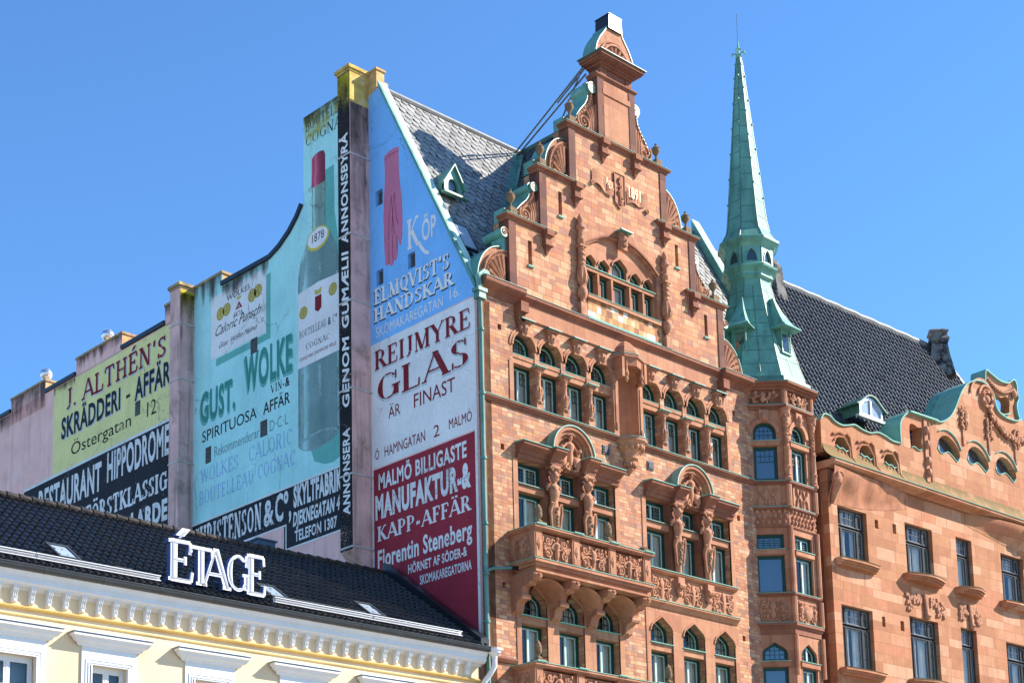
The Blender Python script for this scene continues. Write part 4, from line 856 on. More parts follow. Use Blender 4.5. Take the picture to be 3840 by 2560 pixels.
# ---- main slate roof, copper verges, cross roof
def slates(name, par, mat_, org, ud, vd, nu, nv, keep, w_=.3, h=.26, seed=1):
    """pointed slates laid on the plane org + u*ud + v*vd (ud, vd unit vectors, v up the slope)"""
    ud, vd = Vector(ud), Vector(vd); nn = ud.cross(vd).normalized(); rn = random.Random(seed); q = MB()
    for j in range(nv):
        for i in range(nu):
            u, v = i * w_ + (w_ / 2 if j % 2 else 0), j * h
            if not keep(u, v): continue
            lift = rn.uniform(.028, .042); tw = rn.uniform(-.01, .01); g = w_ * .48
            P_ = [(u - g, v + h * .45), (u - g * .8, v + h * .12), (u, v - h * .18), (u + g * .8, v + h * .12), (u + g, v + h * .45), (u + g, v + h * 1.25), (u - g, v + h * 1.25)]
            L = [lift + tw, lift + tw, lift, lift - tw, lift - tw, .004, .004]
            top = [tuple(org + ud * a_ + vd * b_ + nn * k) for (a_, b_), k in zip(P_, L)]; low = [tuple(org + ud * a_ + vd * b_ + nn * (k - .016)) for (a_, b_), k in zip(P_[:5], L)]
            q.add(top + low, [tuple(range(7))] + [(k + 1, k, 7 + k, 8 + k) for k in range(4)], True)
    return q.build(name, mat_, par)
EZ, EY, RY, RZ = 24.85, .25, 4.88, 33.72
sl_ = math.hypot(RY - EY, RZ - EZ); vd = Vector((0, (RY - EY) / sl_, (RZ - EZ) / sl_))
crz = lambda x: RZ - 1.49 * abs(x - CU)                        # cross roof height
mnz = lambda y: EZ + (y - EY) * (RZ - EZ) / (RY - EY)
q = MB(); q.add([(0.05, EY, EZ - .03), (17.1, EY, EZ - .03), (17.1, RY, RZ - .03), (0.05, RY, RZ - .03), (0.05, RY + 4.6, EZ), (17.1, RY + 4.6, EZ)], [(0, 1, 2, 3), (3, 2, 5, 4)], True)
rf = q.build('roof', M['slatedark'], LB)
slates('slate_covering', rf, M['slate'], Vector((.25, EY, EZ)), (1, 0, 0), vd, 50, 34, lambda u, v: v < sl_ - .15 and u < 16.55 and crz(u + .25) < EZ + v * vd.z - .15, .34, .295)
q = MB(); q.tube([(0, RY, RZ + .03), (16.6, RY, RZ + .03)], .12, 8, True); q.build('ridge_cap', M['steel'], rf)
# cross roof
q = MB(); q.add([(CU, .1, RZ - .05), (CU, RY, RZ - .05), (1.0, .1, crz(1) - .05), (1.0, EY + .1, crz(1) - .05), (mir(1.0), .1, crz(1) - .05), (mir(1.0), EY + .1, crz(1) - .05)], [(0, 1, 3, 2), (0, 4, 5, 1)], True); q.build('cross_roof', M['slatedark'], rf)
cl = math.hypot(1, 1.49); cv = Vector((1 / cl, 0, 1.49 / cl))
slates('slate_covering', rf, M['slatedark'], Vector((1.0, 5.0, crz(1.0))), (0, -1, 0), cv, 17, 40, lambda u, v: v * cv.x < 5.65 and u < 4.6 and mnz(5 - u) < crz(1.0 + v * cv.x) + .3, .3, .256, 2)
q = MB(); q.tube([(CU, .2, RZ + .0), (CU, RY, RZ + .0)], .1, 8, True); q.build('ridge_cap', M['copperdark'], rf)
q = MB()     # copper valley
for sg in (1, -1):
    A_ = [];
    for k in range(12):
        x = 1.0 + (CU - 1.0) * k / 11; z = crz(x); y = EY + (z - EZ) * (RY - EY) / (RZ - EZ); xx = x if sg > 0 else mir(x)
        A_ += [(xx - sg * .30, y + .02, mnz(y + .02) + .07), (xx, y, z + .05), (xx + sg * .26, y - .05, crz(x + .26) + .09)]
    q.add(A_, [(3 * k + j, 3 * k + j + 1, 3 * k + j + 4, 3 * k + j + 3) for k in range(11) for j in (0, 1)], True)
q.build('valley', M['copper'], rf)
# copper coping on the party-wall verge and on the far verge
for nm, x0, x1 in (('verge_coping', -.06, .34), ('verge_coping', 16.62, 17.12)):
    up = 0 if x0 < 1 else .42; EZ, RZ = EZ + up, RZ + up
    q = MB(); q.add([(x, y, z + e) for x in (x0, x1) for y, z, e in ((EY - .1, EZ - .12 - up, .0), (RY, RZ + .12 - up, .0), (RY, RZ + .12, .17), (EY - .1, EZ - .12, .22))], [(0, 1, 2, 3), (7, 6, 5, 4), (3, 2, 6, 7), (0, 4, 5, 1), (0, 3, 7, 4), (1, 5, 6, 2)], True)
    vc = q.build(nm, M['copper'], rf); q = MB(); q.add([(x0 + .1, EY - .1, EZ + .105), (x1, EY - .1, EZ + .105), (x1, RY, RZ + .295), (x0 + .1, RY, RZ + .295)], [(0, 1, 2, 3)], True); q.build('flashing', M['coping'], vc); EZ, RZ = EZ - up, RZ - up  # pale top sheet carries the painted glare
# little copper dormer in the slates and a skylight
def dormer(par, x, v, w_, h, org=Vector((0, EY, EZ))):
    c = org + vd * v; y, z = c.y, c.z; hw = w_ / 2
    q = MB(); q.add([(x - hw, y - .3, z - .05), (x + hw, y - .3, z - .05), (x + hw, y - .3, z + h * .25), (x, y - .38, z + h), (x - hw, y - .3, z + h * .25), (x - hw, y + .5, z + h * .3), (x + hw, y + .5, z + h * .3), (x, y + h * .55, z + h)], [(4, 3, 7, 5), (3, 2, 6, 7), (4, 5, 0), (1, 6, 2)], True)
    q.fr = Fr(0, y - .3, 0); q.plate([(x - hw, z - .05), (x + hw, z - .05), (x + hw, z + h * .25), (x, z + h), (x - hw, z + h * .25)], [arch_pts(x - hw * .55, x + hw * .55, z + .02, z + h * .3, 'round', 8)], 0, .1)
    q.strip([(x - hw - .08, z + h * .2), (x, z + h + .02), (x + hw + .08, z + h * .2)], .06, -.1, .12); q.box(x - hw - .1, x + hw + .2, -.05, .15, z - .12, z - .05)
    d = q.build('dormer', M['copper'], par); g = MB(q.fr); g.plate(arch_pts(x - hw * .55, x + hw * .55, z + .02, z + h * .3, 'round', 8), (), -.08, .02); g.build('pane', M['darkglass'], d)
dormer(rf, .92, 4.8, .8, .95)
q = MB()
def onroof(x, v, e): c = Vector((x, EY, EZ)) + vd * v + Vector((0, -vd.z, vd.y)) * e; return tuple(c)
for x0, x1, v0, v1 in ((.33, 1.0, 1.95, 3.2), (.55, 1.2, .9, 1.85)):
    q.add([onroof(x0, v0, .12), onroof(x1, v0, .12), onroof(x1, v1, .12), onroof(x0, v1, .12), onroof(x0, v0, 0), onroof(x1, v0, 0), onroof(x1, v1, 0), onroof(x0, v1, 0)], [(0, 1, 2, 3), (0, 4, 5, 1), (1, 5, 6, 2), (0, 3, 7, 4)], True)
sk = q.build('skylight', M['black'], LB); q = MB()
for x0, x1, v0, v1 in ((.40, .93, 2.03, 3.1), (.62, 1.13, .98, 1.76)): q.add([onroof(x0, v0, .125), onroof(x1, v0, .125), onroof(x1, v1, .125), onroof(x0, v1, .125)], [(0, 1, 2, 3)], True)
q.build('pane', M['pane'], sk)
# steel stays that hold the tall gable
q = MB()
for p0, p1 in (((5.7, .55, 34.85), (6.45, RY, 33.6)), ((5.9, .6, 34.7), (6.62, RY, 33.6)), ((5.7, .5, 34.75), (6.3, 2.4, 34.55)), ((6.2, .6, 33.5), (6.55, 2.4, 33.6)), ((5.75, .6, 34.9), (5.6, 1.6, 33.2))): q.tube([p0, p1], .035, 6, True)
smooth_all(q.build('steel_stay', M['steel'], LB))
# gutter box and drainpipe at the corner
q = MB(); q.box(-.3, .02, .02, .28, 24.28, 24.5, .03); q.box(-.34, .05, .0, .31, 24.5, 24.62); q.tube([(-.14, .15, 24.35), (-.14, .15, 24.0), (-.1, .12, 23.8), (-.1, .12, 14), (-.05, .12, 10)], .07, 10)
for z in (23.3, 21.2, 19.1, 17.0, 15.4, 13.9): q.tube([(-.1, .12, z - .04), (-.1, .12, z + .04)], .11, 10)
pass
q.tube([(-.1, .12, 15.5), (.2, .16, 15.62), (1.1, .3, 15.75)], .05, 8); smooth_all(q.build('drainpipe', M['pipe'], LB))
q = MB(); q.tube([(.85, .26, 15.71), (1.15, .31, 15.75)], .07, 8); q.build('pipe_end', M['black'], LB)
q = MB(); q.box(-.05, .12, -.1, .03, 9, 24.3); q.build('corner_strip', M['redstone'], LB)
q = MB(); q.tube([(.1, .1, 25.3), (-.2, .15, 25.05), (-.14, .15, 24.6)], .09, 8); q.tube([(.15, -.5, 25.25), (.15, .2, 25.2)], .13, 8); q.build('gutter', M['copper'], LB)
# ---- canted bay and copper turret at the right corner
TX, TY, AP = 15.25, 1.0, 1.87
HS = AP * math.tan(pi / 8)
def oct_pts(r, cx=TX, cy=TY): return [(cx + r / cos(pi / 8) * cos(pi / 8 + k * pi / 4), cy + r / cos(pi / 8) * sin(pi / 8 + k * pi / 4)) for k in range(8)]
def octo(mb, prof, mat_i=0):
    vs = []
    for r, z in prof: vs += [(x, y, z) for x, y in oct_pts(r)]
    n = len(prof); fs = [(j * 8 + i, j * 8 + (i + 1) % 8, (j + 1) * 8 + (i + 1) % 8, (j + 1) * 8 + i) for j in range(n - 1) for i in range(8)]
    fs += [tuple(range(8))[::-1], tuple(range(n * 8 - 8, n * 8))]; mb.add(vs, fs, True)
FB = Fr(TX - HS, TY - AP, 0)                                   # front face, u 0..2*HS
FLc = Fr(TX - AP, TY - HS, -pi / 4); FRc = Fr(TX + HS, TY - AP, pi / 4)   # left and right cants
W2 = 2 * HS
def bayface(fr, nm):
    a_, b_ = .33, W2 - .30
    top = [arch_pts(a_ + .03, b_ - .03, 22.80, 23.1, 'round'), arch_pts(a_ + .02, b_ - .02, 21.3, 22.6, 'rect')]
    mid = [arch_pts(a_ - .06, b_ + .06, 18.68, 19.25, 'rect'), arch_pts(a_ - .06, b_ + .06, 17.02, 18.46, 'rect')]
    low = [arch_pts(a_, b_, 14.5, 14.78, 'point'), arch_pts(a_, b_, 10.5, 14.3, 'rect')]
    q = MB(fr); q.plate([(0, 8), (W2, 8), (W2, 24.2), (0, 24.2)], top + mid + low, 0, .25); o = q.build('bay_wall', M['stone'], LB)
    for k, L in enumerate((top, mid, low)):
        window(LB, fr, -.12, [(L[0], 1 if fr is FB else 0, 4, 3, None), (L[1], 1 if fr is FB else 0, 4, 2, (22.05 if k == 0 else None))] if k == 0 else [(L[0], 1 if fr is FB else 0, 4, 4 if k == 1 else 3, None), (L[1], 1 if fr is FB else 0, 1, 1, None)], .08, .024, seed=90 + k, sash='sash' if fr is FB else 'frame', curt=fr is FB, gl='glasswin' if fr is FB else 'glassbay')
    for z in (22.6, 18.46, 14.3):
        q = MB(fr); q.box(a_ - .1, b_ + .1, 0, .07, z + .02, z + .2); t_ = q.build('transom', M['stone'], o); q = MB(fr); q.box(a_ - .12, b_ + .12, 0, .1, z + .2, z + .222); q.build('flashing', M['coppertrim'], t_)
    q = MB(fr); c = W2 / 2; q.ring(c, 23.1, (b_ - a_) / 2 - .03, (b_ - a_) / 2 + .13, 0, 180, 0, .06, 14); q.build('arch', M['stone'], o)
    q = MB(fr); q.box(c - .15, c + .15, 0, .12, 23.58, 23.98, -.03); q.ell(c, .13, 23.75, .1, .08, .16); q.build('keystone', M['carved'], o)
    q = MB(fr); q.box(.28, W2 - .28, 0, .03, 20.25, 21.1); q.build('panel', M['stone'], o)
    q = MB(fr)
    for s in (-1, 1): q.tube([(c + s * .05, .05, 20.3), (c + s * .08, .06, 20.6), (c + s * .3, .06, 20.85), (c + s * .32, .05, 21.05)], .04, 5); q.tube([(c + s * .35, .05, 20.3), (c + s * .3, .06, 20.6), (c + s * .1, .06, 20.85), (c + s * .06, .05, 21.05)], .035, 5)
    smooth_all(q.build('relief_panel', M['carved'], o))
    q = MB(fr)
    for k in range(7):
        for r_ in range(3): q.ell(.16 + (W2 - .32) * k / 6 + (.06 if r_ % 2 else 0), .03, 19.7 + .2 * r_, .075 if (k + r_) % 2 else .05, .06, .08, 7, 4)
    smooth_all(q.build('flower_frieze', M['carved'], o))
    q = MB(fr); relief(q, .22, W2 - .2, 15.95, 16.85, .02, 5 if fr is FB else 9, 'shield' if fr is FB else 'leaf', 1.1); smooth_all(q.build('relief_panel', M['carved'], o))
    q = MB(fr); relief(q, .2, W2 - .2, 24.2, 24.72, .1, 4, 'leaf', .8); smooth_all(q.build('relief_panel', M['carved'], o))
for fr, nm in ((FLc, 'l'), (FB, 'f'), (FRc, 'r')): bayface(fr, nm)
BV = oct_pts(AP)
for bands, top in ((((21.1, 21.17, .08), (21.17, 21.24, .14)), (21.24, .15)), (((20.14, 20.2, .06), (20.2, 20.26, .12)), (20.26, .13)), (((19.5, 19.56, .05),), None), (((16.9, 16.96, .07), (16.96, 17.02, .12)), (17.02, .13)), (((15.5, 15.72, .03), (15.72, 15.8, .07), (15.8, 15.9, .14)), (15.9, .15)), (((24.0, 24.08, .08), (24.08, 24.16, .16)), (24.16, .17)), (((24.16, 24.74, .04), (24.74, 24.84, .14), (24.84, 24.92, .26), (24.92, 25.0, .36)), (25.0, .37))):
    q = MB()
    for z0, z1, e in bands: octo(q, [(AP + e, z0 + .001), (AP + e, z1)])
    bm = q.build('bay_moulding', M['redstone'], LB)
    if top: q = MB(); octo(q, [(AP + top[1], top[0] + .001), (AP + top[1], top[0] + .022)]); q.build('flashing', M['copper'], bm)
vis = sorted(BV, key=lambda p: p[1])[:4]
for x, y in vis:
    dx, dy = x - TX, y - TY; k = .06 / math.hypot(dx, dy); x += dx * k; y += dy * k
    q = MB(); q.lathe(x, -y, [(.15, 21.26), (.17, 21.34), (.12, 21.4), (.14, 21.46), (.12, 21.5), (.13, 21.72), (.16, 21.76), (.12, 21.8), (.11, 22.5), (.14, 22.54), (.1, 22.58), (.1, 23.4), (.13, 23.44), (.11, 23.47), (.16, 23.62), (.13, 23.7), (.2, 23.84), (.2, 23.95), (.24, 24.0)], 10)
    for j in range(3): q.tube([(x + .105 * cos(i * .5 + j * 2.1), -y + .105 * sin(i * .5 + j * 2.1), 22.6 + .8 * i / 24) for i in range(25)], .02, 4)
    for j in range(5): q.ell(x + .14 * cos(j * 1.26), -y + .14 * sin(j * 1.26), 23.74, .06, .06, .09, 6, 3)
    smooth_all(q.build('column', M['carved'], bm))
    q = MB(); 
    for z0, z1, w_ in ((20.27, 21.1, .09), (15.92, 16.88, .09), (14.0, 15.5, .07), (17.03, 19.5, .07), (24.18, 24.74, .1)): q.lathe(x, -y, [(w_ + .02, z0), (w_ + .02, z1)], 8)
    q.build('pilaster', M['stone'], bm)
SP = [(1.88, 25.28), (1.86, 25.32), (1.80, 25.5), (1.62, 26.1), (1.42, 26.9), (1.16, 27.8), (.93, 28.7), (.76, 29.5), (.74, 29.75)]
def copper_panels(name, base):
    t = NT(name); p = t.pos(); n = t.noise(p, 1.4, 7, .65)
    c = t.ramp(n, [(.28, tuple(x * .72 for x in base)), (.55, base), (.75, tuple(min(1, x * 1.3 + .02) for x in base))])
    s = t.ramp(t.noise(t.vscale(p, 4, 4, .35), 1, 6), [(.5, 0.), (.72, 1.)]); c = t.mix(t.math('MULTIPLY', s, .6), c, (.06, .12, .095))
    u, z = wallvec(t)
    return t.out(c, .62, t.noise(p, 9, 4), .25, .03, .25, .05)
M['spire'] = copper_panels('spire_copper', (.135, .325, .255))
q = MB(); octo(q, SP); tu = q.build('turret', M['spire'], LB)
q = MB(); octo(q, [(2.0, 25.02), (1.98, 25.3), (1.9, 25.31)]); q.build('base_band', M['copperdark'], tu)
q = MB(); octo(q, [(.74, 29.7), (.86, 29.8), (.82, 29.9), (.84, 29.98), (1.02, 30.12), (1.04, 30.2), (.9, 30.3)]); octo(q, [(.9, 30.95), (.95, 31.0), (1.02, 31.1), (1.14, 31.2), (1.14, 31.28), (1.05, 31.34)]); q.build('cornice', M['copper'], tu)
q = MB(); octo(q, [(.84, 30.27), (.84, 30.97)])
for k in range(8):
    a_ = k * pi / 4 - pi / 2 ; fr = Fr(TX + .845 * cos(a_), TY + .845 * sin(a_), a_ + pi / 2); q.fr = fr; hs = .34
    q.plate([(-hs, 30.27), (hs, 30.27), (hs, 30.97), (-hs, 30.97)], [[(-.2, 30.36), (.2, 30.36), (.19, 30.55), (.12, 30.72), (0, 30.86), (-.12, 30.72), (-.19, 30.55)]], .06, .06)
    q.strip([(.2, 30.36), (.19, 30.55), (.12, 30.72), (0, 30.86), (-.12, 30.72), (-.19, 30.55), (-.2, 30.36)], -.04, .06, .09)
la = q.build('lantern', M['copper'], tu)
q = MB()
for k in range(8):
    a_ = k * pi / 4 - pi / 2; q.fr = Fr(TX + .845 * cos(a_), TY + .845 * sin(a_), a_ + pi / 2); q.plate([(-.2, 30.36), (.2, 30.36), (.19, 30.55), (.12, 30.72), (0, 30.86), (-.12, 30.72), (-.19, 30.55)], (), .012, .01, sides=False)
q.build('pane', M['darkglass'], la)
SPZ = [(1.04, 31.32), (.98, 31.45), (.82, 31.75), (.74, 32.2), (.68, 32.8), (.56, 34.2), (.42, 35.7), (.28, 37.3), (.14, 38.9), (.09, 39.3)]
q = MB(); octo(q, SPZ); sp = q.build('spire', M['spire'], tu)
q = MB(); octo(q, [(.09, 39.3), (.13, 39.34), (.07, 39.4), (.05, 39.62), (.11, 39.66), (.05, 39.72), (.02, 40.0)]); q.fr = F0
for k in range(4):
    a_ = k * pi / 2 + .4; q.tube([(TX, TY, 39.25), (TX + .12 * cos(a_), TY + .12 * sin(a_), 39.5), (TX + .24 * cos(a_), TY + .24 * sin(a_), 39.52), (TX + .26 * cos(a_), TY + .26 * sin(a_), 39.42)], .035, 5, True)
fi = q.build('finial', M['coppertrim'], sp); q = MB(); q.tube([(TX, TY, 40), (TX, TY, 41.2)], .012, 5, True); q.build('lightning_rod', M['steel'], sp)
q = MB()
def sprad(z, T):
    for (r0, z0), (r1, z1) in zip(T, T[1:]):
        if z0 <= z <= z1: return r0 + (r1 - r0) * (z - z0) / (z1 - z0)
    return .1
rn = random.Random(3)
for k in range(8):
    for j in range(6):
        z = 33.2 + j * 1.05 + (k % 2) * .5; r_ = sprad(z, SPZ) / cos(pi / 8) + .03; a_ = pi / 8 + k * pi / 4; q.ell(TX + (r_ - .01) * cos(a_), -(TY + (r_ - .01) * sin(a_)), z, .045, .045, .04, 6, 3); q.ell(TX + (r_ + .02) * cos(a_), -(TY + (r_ + .02) * sin(a_)), z + .03, .025, .025, .03, 5, 3)
q.build('crocket', M['copper'], sp)
# seams of the copper sheets
for T, par, zs in ((SPZ, sp, [32.0, 32.7, 33.4, 34.1, 34.8, 35.5, 36.2, 36.9, 37.6, 38.3]), (SP, tu, [25.9, 26.5, 27.1, 27.7, 28.3, 28.9])):
    q = MB()
    for k in range(8):
        a0, a1 = pi / 8 + k * pi / 4, pi / 8 + (k + 1) * pi / 4
        q.tube([(TX + r_ / cos(pi / 8) * cos(a0), TY + r_ / cos(pi / 8) * sin(a0), z) for r_, z in T if z > 25.4], .018, 4, True)
        if T is SP: am = (a0 + a1) / 2; q.tube([(TX + (sprad(z, T) + .005) * cos(am), TY + (sprad(z, T) + .005) * sin(am), z) for z in [25.55 + .2 * i for i in range(20)]], .012, 4, True)
        for z in zs:
            zz = z + (.3 if k % 2 else 0); r_ = (sprad(zz, T) + .004) / cos(pi / 8)
            q.tube([(TX + r_ * cos(a0), TY + r_ * sin(a0), zz), (TX + r_ * cos(a1), TY + r_ * sin(a1), zz)], .012, 4, True)
    q.build('seam', M['copperdark'], par)
# hooded dormers of the turret
for a_, z in ((pi + .33, 26.95), (-pi / 2, 26.95), (pi / 2, 26.9)):
    r0 = sprad(z, SP); fr = Fr(TX + r0 * cos(a_), TY + r0 * sin(a_), a_ + pi / 2); q = MB(fr)
    q.box(-.24, .24, -.5, .12, z - .45, z + .45); q.box(-.3, .3, -.3, .2, z - .5, z - .44)
    for s in (-1, 1): q.lathe(s * .26, .16, [(.05, z - .44), (.03, z - .3), (.03, z + .4), (.05, z + .45)], 6)
    hp = [(.52, .0), (.50, .06), (.36, .22), (.25, .5), (.14, .9), (.04, 1.45)]
    vs = []
    for r_, h_ in hp: vs += [(-r_, .55 * r_ / .52 - h_ * .25, z + .45 + h_), (r_, .55 * r_ / .52 - h_ * .25, z + .45 + h_), (r_, -.75, z + .45 + h_), (-r_, -.75, z + .45 + h_)]
    q.add(vs, [(4 * j + i, 4 * j + (i + 1) % 4, 4 * j + 4 + (i + 1) % 4, 4 * j + 4 + i) for j in range(len(hp) - 1) for i in range(4)] + [(3, 2, 1, 0), (20, 21, 22, 23)])
    d_ = q.build('dormer', M['copper'], tu); q = MB(fr); q.box(-.16, .16, .1, .135, z - .36, z + .3); q.build('pane', M['darkglass'], d_)

# ================================================================ rendered building with the painted advertisements
M['lichen2'] = plain('lichened_cap', (.34, .25, .15), .9, .3, 3, .2, patch=(.62, .46, .12), patchscale=2)
RB = root('rendered_building', (3, 17, 0), 'windowless house in pink and turquoise render covered with old painted advertisements', 'building')
prof = [(-34, 0), (-.3, 0), (-.3, 22)]
tealtop = [(-6.6, 34.47), (-9.18, 34.47), (-9.19, 31.11), (-9.5, 30.72), (-10.0, 30.3), (-10.6, 29.96), (-11.24, 29.75), (-13.9, 29.78), (-16.2, 29.8), (-18.3, 29.49), (-27.9, 29.49), (-60, 29.49)]
q = MB(FW); q.plate([(-60, 0), (-6.0, 0), (-6.0, 34.47)] + tealtop, (), 0, .5, True)
mw = q.build('wall', M['pink'], RB)
q = MB(FW); q.box(-60, -9.6, -9, -.5, 0, 29.0); q.build('core', M['pink'], RB)
PAR = [(-31.0, -27.88, 28.9, 30.17), (-25.25, -21.54, 28.9, 30.3), (-16.22, -14.34, 29.0, 30.4), (-18.3, -17.0, 29, 30.36), (-36, -33.5, 28.8, 30.2)]
for k, (u0, u1, z0, z1) in enumerate(PAR):
    q = MB(FW); q.mi = 0; q.box(u0, u1, -.62, .0, z0, z1 - .1); q.mi = 1; q.box(u1, u1 + .004, -.62, -.02, z0, z1 - .1); q.mi = 2; q.box(u0 - .04, u1 + .05, -.66, .04, z1 - .1, z1)
    q.build('parapet_chimney', [M['pink'] if k != 2 else P['teal'], M['ybrick'], M['lichen2']], RB)
for u in (-30.3 + 1.9, -23.2):
    z = 30.17 if u < -26 else 30.3; q = MB(FW); q.lathe(u, -.3, [(.12, z), (.12, z + .2), (.2, z + .24), (.27, z + .36), (.28, z + .46), (.22, z + .6), (.1, z + .68), (.02, z + .7)], 14)
    for k in range(14): a_ = 2 * pi * k / 14; q.tube([(u + .13 * cos(a_), -.3 + .13 * sin(a_), z + .22), (u + .285 * cos(a_ + .3), -.3 + .285 * sin(a_ + .3), z + .42), (u + .12 * cos(a_ + .6), -.3 + .12 * sin(a_ + .6), z + .68)], .012, 4)
    M['chrome'] = M.get('chrome') or plain('bright_metal', (.75, .77, .8), .25, .1, 4, metal=.9); smooth_all(q.build('roof_ventilator', M['chrome'], RB))
cope = [(-60, 29.49), (-36.0, 29.49)], [(-33.5, 29.49), (-31.0, 29.49)], [(-27.88, 29.49), (-25.25, 29.5)], [(-21.54, 29.5), (-18.3, 29.52)], [(-14.34, 29.78), (-11.24, 29.75), (-10.6, 29.96), (-10.0, 30.3), (-9.5, 30.72), (-9.2, 31.1)]
for c in cope:
    q = MB(FW); q.strip([(u, z) for u, z in c], .17, -.6, .09); q.build('coping', M['black'], RB)
M['clamp'] = plain('pale_galvanised_iron', (.50, .47, .44), .5, .2, 4, .4)
# projecting flues
FLU = [(-6.10, -5.44, .84, 17.3, 34.35), (-16.9, -16.22, .66, 15, 30.2)]
for k, (u0, u1, dp, z0, z1) in enumerate(FLU):
    q = MB(FW); q.box(u0, u1, -.25, dp, z0, z1)
    if k == 0: q.add([(u0, dp, z0), (u1, dp, z0), (u1, -.0, z0 - .85), (u0, 0, z0 - .85), (u0, 0, z0), (u1, 0, z0)], [(1, 0, 3, 2), (0, 4, 3), (1, 2, 5)])
    fl = q.build('flue', M['pinkdirty'], RB)
    q = MB(FW); q.box(u0 - .03, u1 + .03, -.3, dp + .03, z1, z1 + .08); q.box(u0 - .08, u1 + .08, -.33, dp + .08, z1 + .08, z1 + .2); q.box(u1 - .05, u1 + .004, 0, dp - .002, z1 - (.45 if k else 1.15), z1); q.build('flue_cap', M['lichen'] if k == 0 else M['lichen2'], fl)  # tall flue: yellow plate on the front face paints its sunlit top
    for z in ((31.29, 28.36, 25.97, 22.86, 19.89, 17.4) if k == 0 else (28.75, 26.5, 23.2)):
        q = MB(FW); q.box(u0 - .03, u1 + .03, dp, dp + .025, z - .03, z + .03); q.box(u1, u1 + .025, -.1, dp + .02, z - .03, z + .03); q.tube([(u1 + .02, .1, z - .02), (u1 + .1, .05, z - .02)], .025, 5); q.build('iron_clamp', M['clamp'], fl)
q = MB(FW); q.box(-5.44, -5.0, -.35, .0, 33.7, 34.5); q.box(-5.48, -4.96, -.4, .04, 34.5, 34.58); q.box(-6.05, -5.44, -.9, -.3, 33.0, 34.5); q.build('chimney_stack', M['ybrick'], RB)

# ---- gable party wall of the corner house, painted blue, white and red (belongs to the gabled building)
bt_ = [(-5.46, 17.0), (-.28, 17.0), (-.28, 24.5), (-.26, 24.85), (-4.88, 33.82), (-5.3, 33.75), (-5.46, 33.6)]
bh = [[(-5.13, 29.42), (-4.72, 29.42), (-4.72, 30.0), (-5.13, 30.0)], [(-3.47, 26.56), (-3.07, 26.56), (-3.07, 27.13), (-3.47, 27.13)], [(-5.13, 26.54), (-4.73, 26.54), (-4.73, 27.11), (-5.13, 27.11)]]
q = MB(FW); q.plate([(-5.46, 9), (0, 9), (0, 24.4), (-.15, 24.66)] + [(-4.88, 33.8), (-5.46, 33.7)], bh, 0, .4)
pw = q.build('party_wall', M['pink'], LB)
def panel(par, pts, d, pm, holes_=(), name='painted_advert', label=None, thick=.002):
    q = MB(FW); q.plate(pts, holes_, d, thick, sides=False); return q.build(name, P[pm], par, label=label)
def rect(u0, u1, z0, z1): return [(u0, z0), (u1, z0), (u1, z1), (u0, z1)]
def grille(par, u0, u1, z0, z1):
    q = MB(FW); q.mi = 0; q.add([(u0, -.2, z0), (u1, -.2, z0), (u1, -.2, z1), (u0, -.2, z1)], [(0, 1, 2, 3)]); q.mi = 1
    for k in range(5):
        for s in (1, -1): q.tube([(u0 + (u1 - u0) * (k + .5) / 5 + s * .04 * sin(j * 1.6), -.14, z0 + (z1 - z0) * j / 8) for j in range(9)], .012, 4)
    q.build('grille_window', [M['dark'], M['steel']], par)
for h in bh: grille(pw, h[0][0], h[1][0], h[0][1], h[2][1])
ad_b = panel(pw, [(-5.44, 24.53), (-.2, 24.6), (-.2, 24.76), (-4.88, 33.79), (-5.3, 33.7), (-5.44, 33.6)], .004, 'blue', [inset(h, .012) for h in bh], thick=.19, label='sky blue painted advertisement with a pink glove')
ad_w = panel(pw, rect(-5.46, -.25, 20.17, 24.55), .003, 'white', label='white painted advertisement for glassware')
ad_r = panel(pw, rect(-5.36, -.36, 12.5, 20.12), .006, 'red', label='dark red painted advertisement for a draper')
def letters(par, pm, items, d, name='lettering'):
    for s, y0, y1, z0, z1, kw in items: q = MB(FW); txt(q, s, -y0, -y1, z0, z1, d, **kw); q.build(name, P[pm], par)
SE = dict(font='serif')
letters(ad_b, 'white', [('K', 3.46, 2.80, 27.25, 28.32, dict(font='serif', t=.2, h=.1)), ('ÖP', 2.72, 2.02, 27.3, 28.02, dict(bold=.02)), ('ELMQVIST\'S', 5.22, 1.42, 25.92, 26.46, dict(font='serif', t=.24, h=.11)), ('HANDSKAR', 5.24, 1.19, 25.29, 25.78, dict(font='serif', t=.24, h=.11)), ('SKOMAKAREGATAN', 5.15, 1.74, 24.73, 25.08, {}), ('16.', 1.4, .92, 24.82, 25.15, {})], .012)
letters(ad_b, 'navy', [('ELMQVIST\'S', 5.26, 1.38, 25.87, 26.41, dict(font='serif', t=.24, h=.11)), ('HANDSKAR', 5.28, 1.15, 25.24, 25.73, dict(font='serif', t=.24, h=.11))], .008)
q = MB(FW); q.tube([(-3.3 + .6 * k / 10, .009, 27.3 - .32 * sin(pi * k / 20) - .2 * (k / 10)) for k in range(11)], [.004] * 11, 4); q.strip([(-2.95 + .55 * k / 10, 27.3 - .55 * sin(pi / 2 * k / 10)) for k in range(11)], .12, .008, .012); q.build('lettering', P['white'], ad_b)
gl = [(-4.62, 31.10), (-4.4, 31.18), (-4.1, 31.2), (-3.85, 31.15), (-3.86, 30.4), (-3.80, 29.72), (-3.72, 29.2), (-3.70, 28.5), (-3.72, 27.9), (-3.79, 27.6), (-3.88, 27.62), (-3.94, 27.9), (-3.96, 27.35), (-4.06, 27.14), (-4.17, 27.15), (-4.2, 27.05), (-4.32, 27.0), (-4.42, 27.12), (-4.5, 27.1), (-4.62, 27.16), (-4.66, 27.6), (-4.68, 28.3), (-4.7, 28.9), (-4.66, 29.5), (-4.6, 30.2), (-4.6, 30.7)]
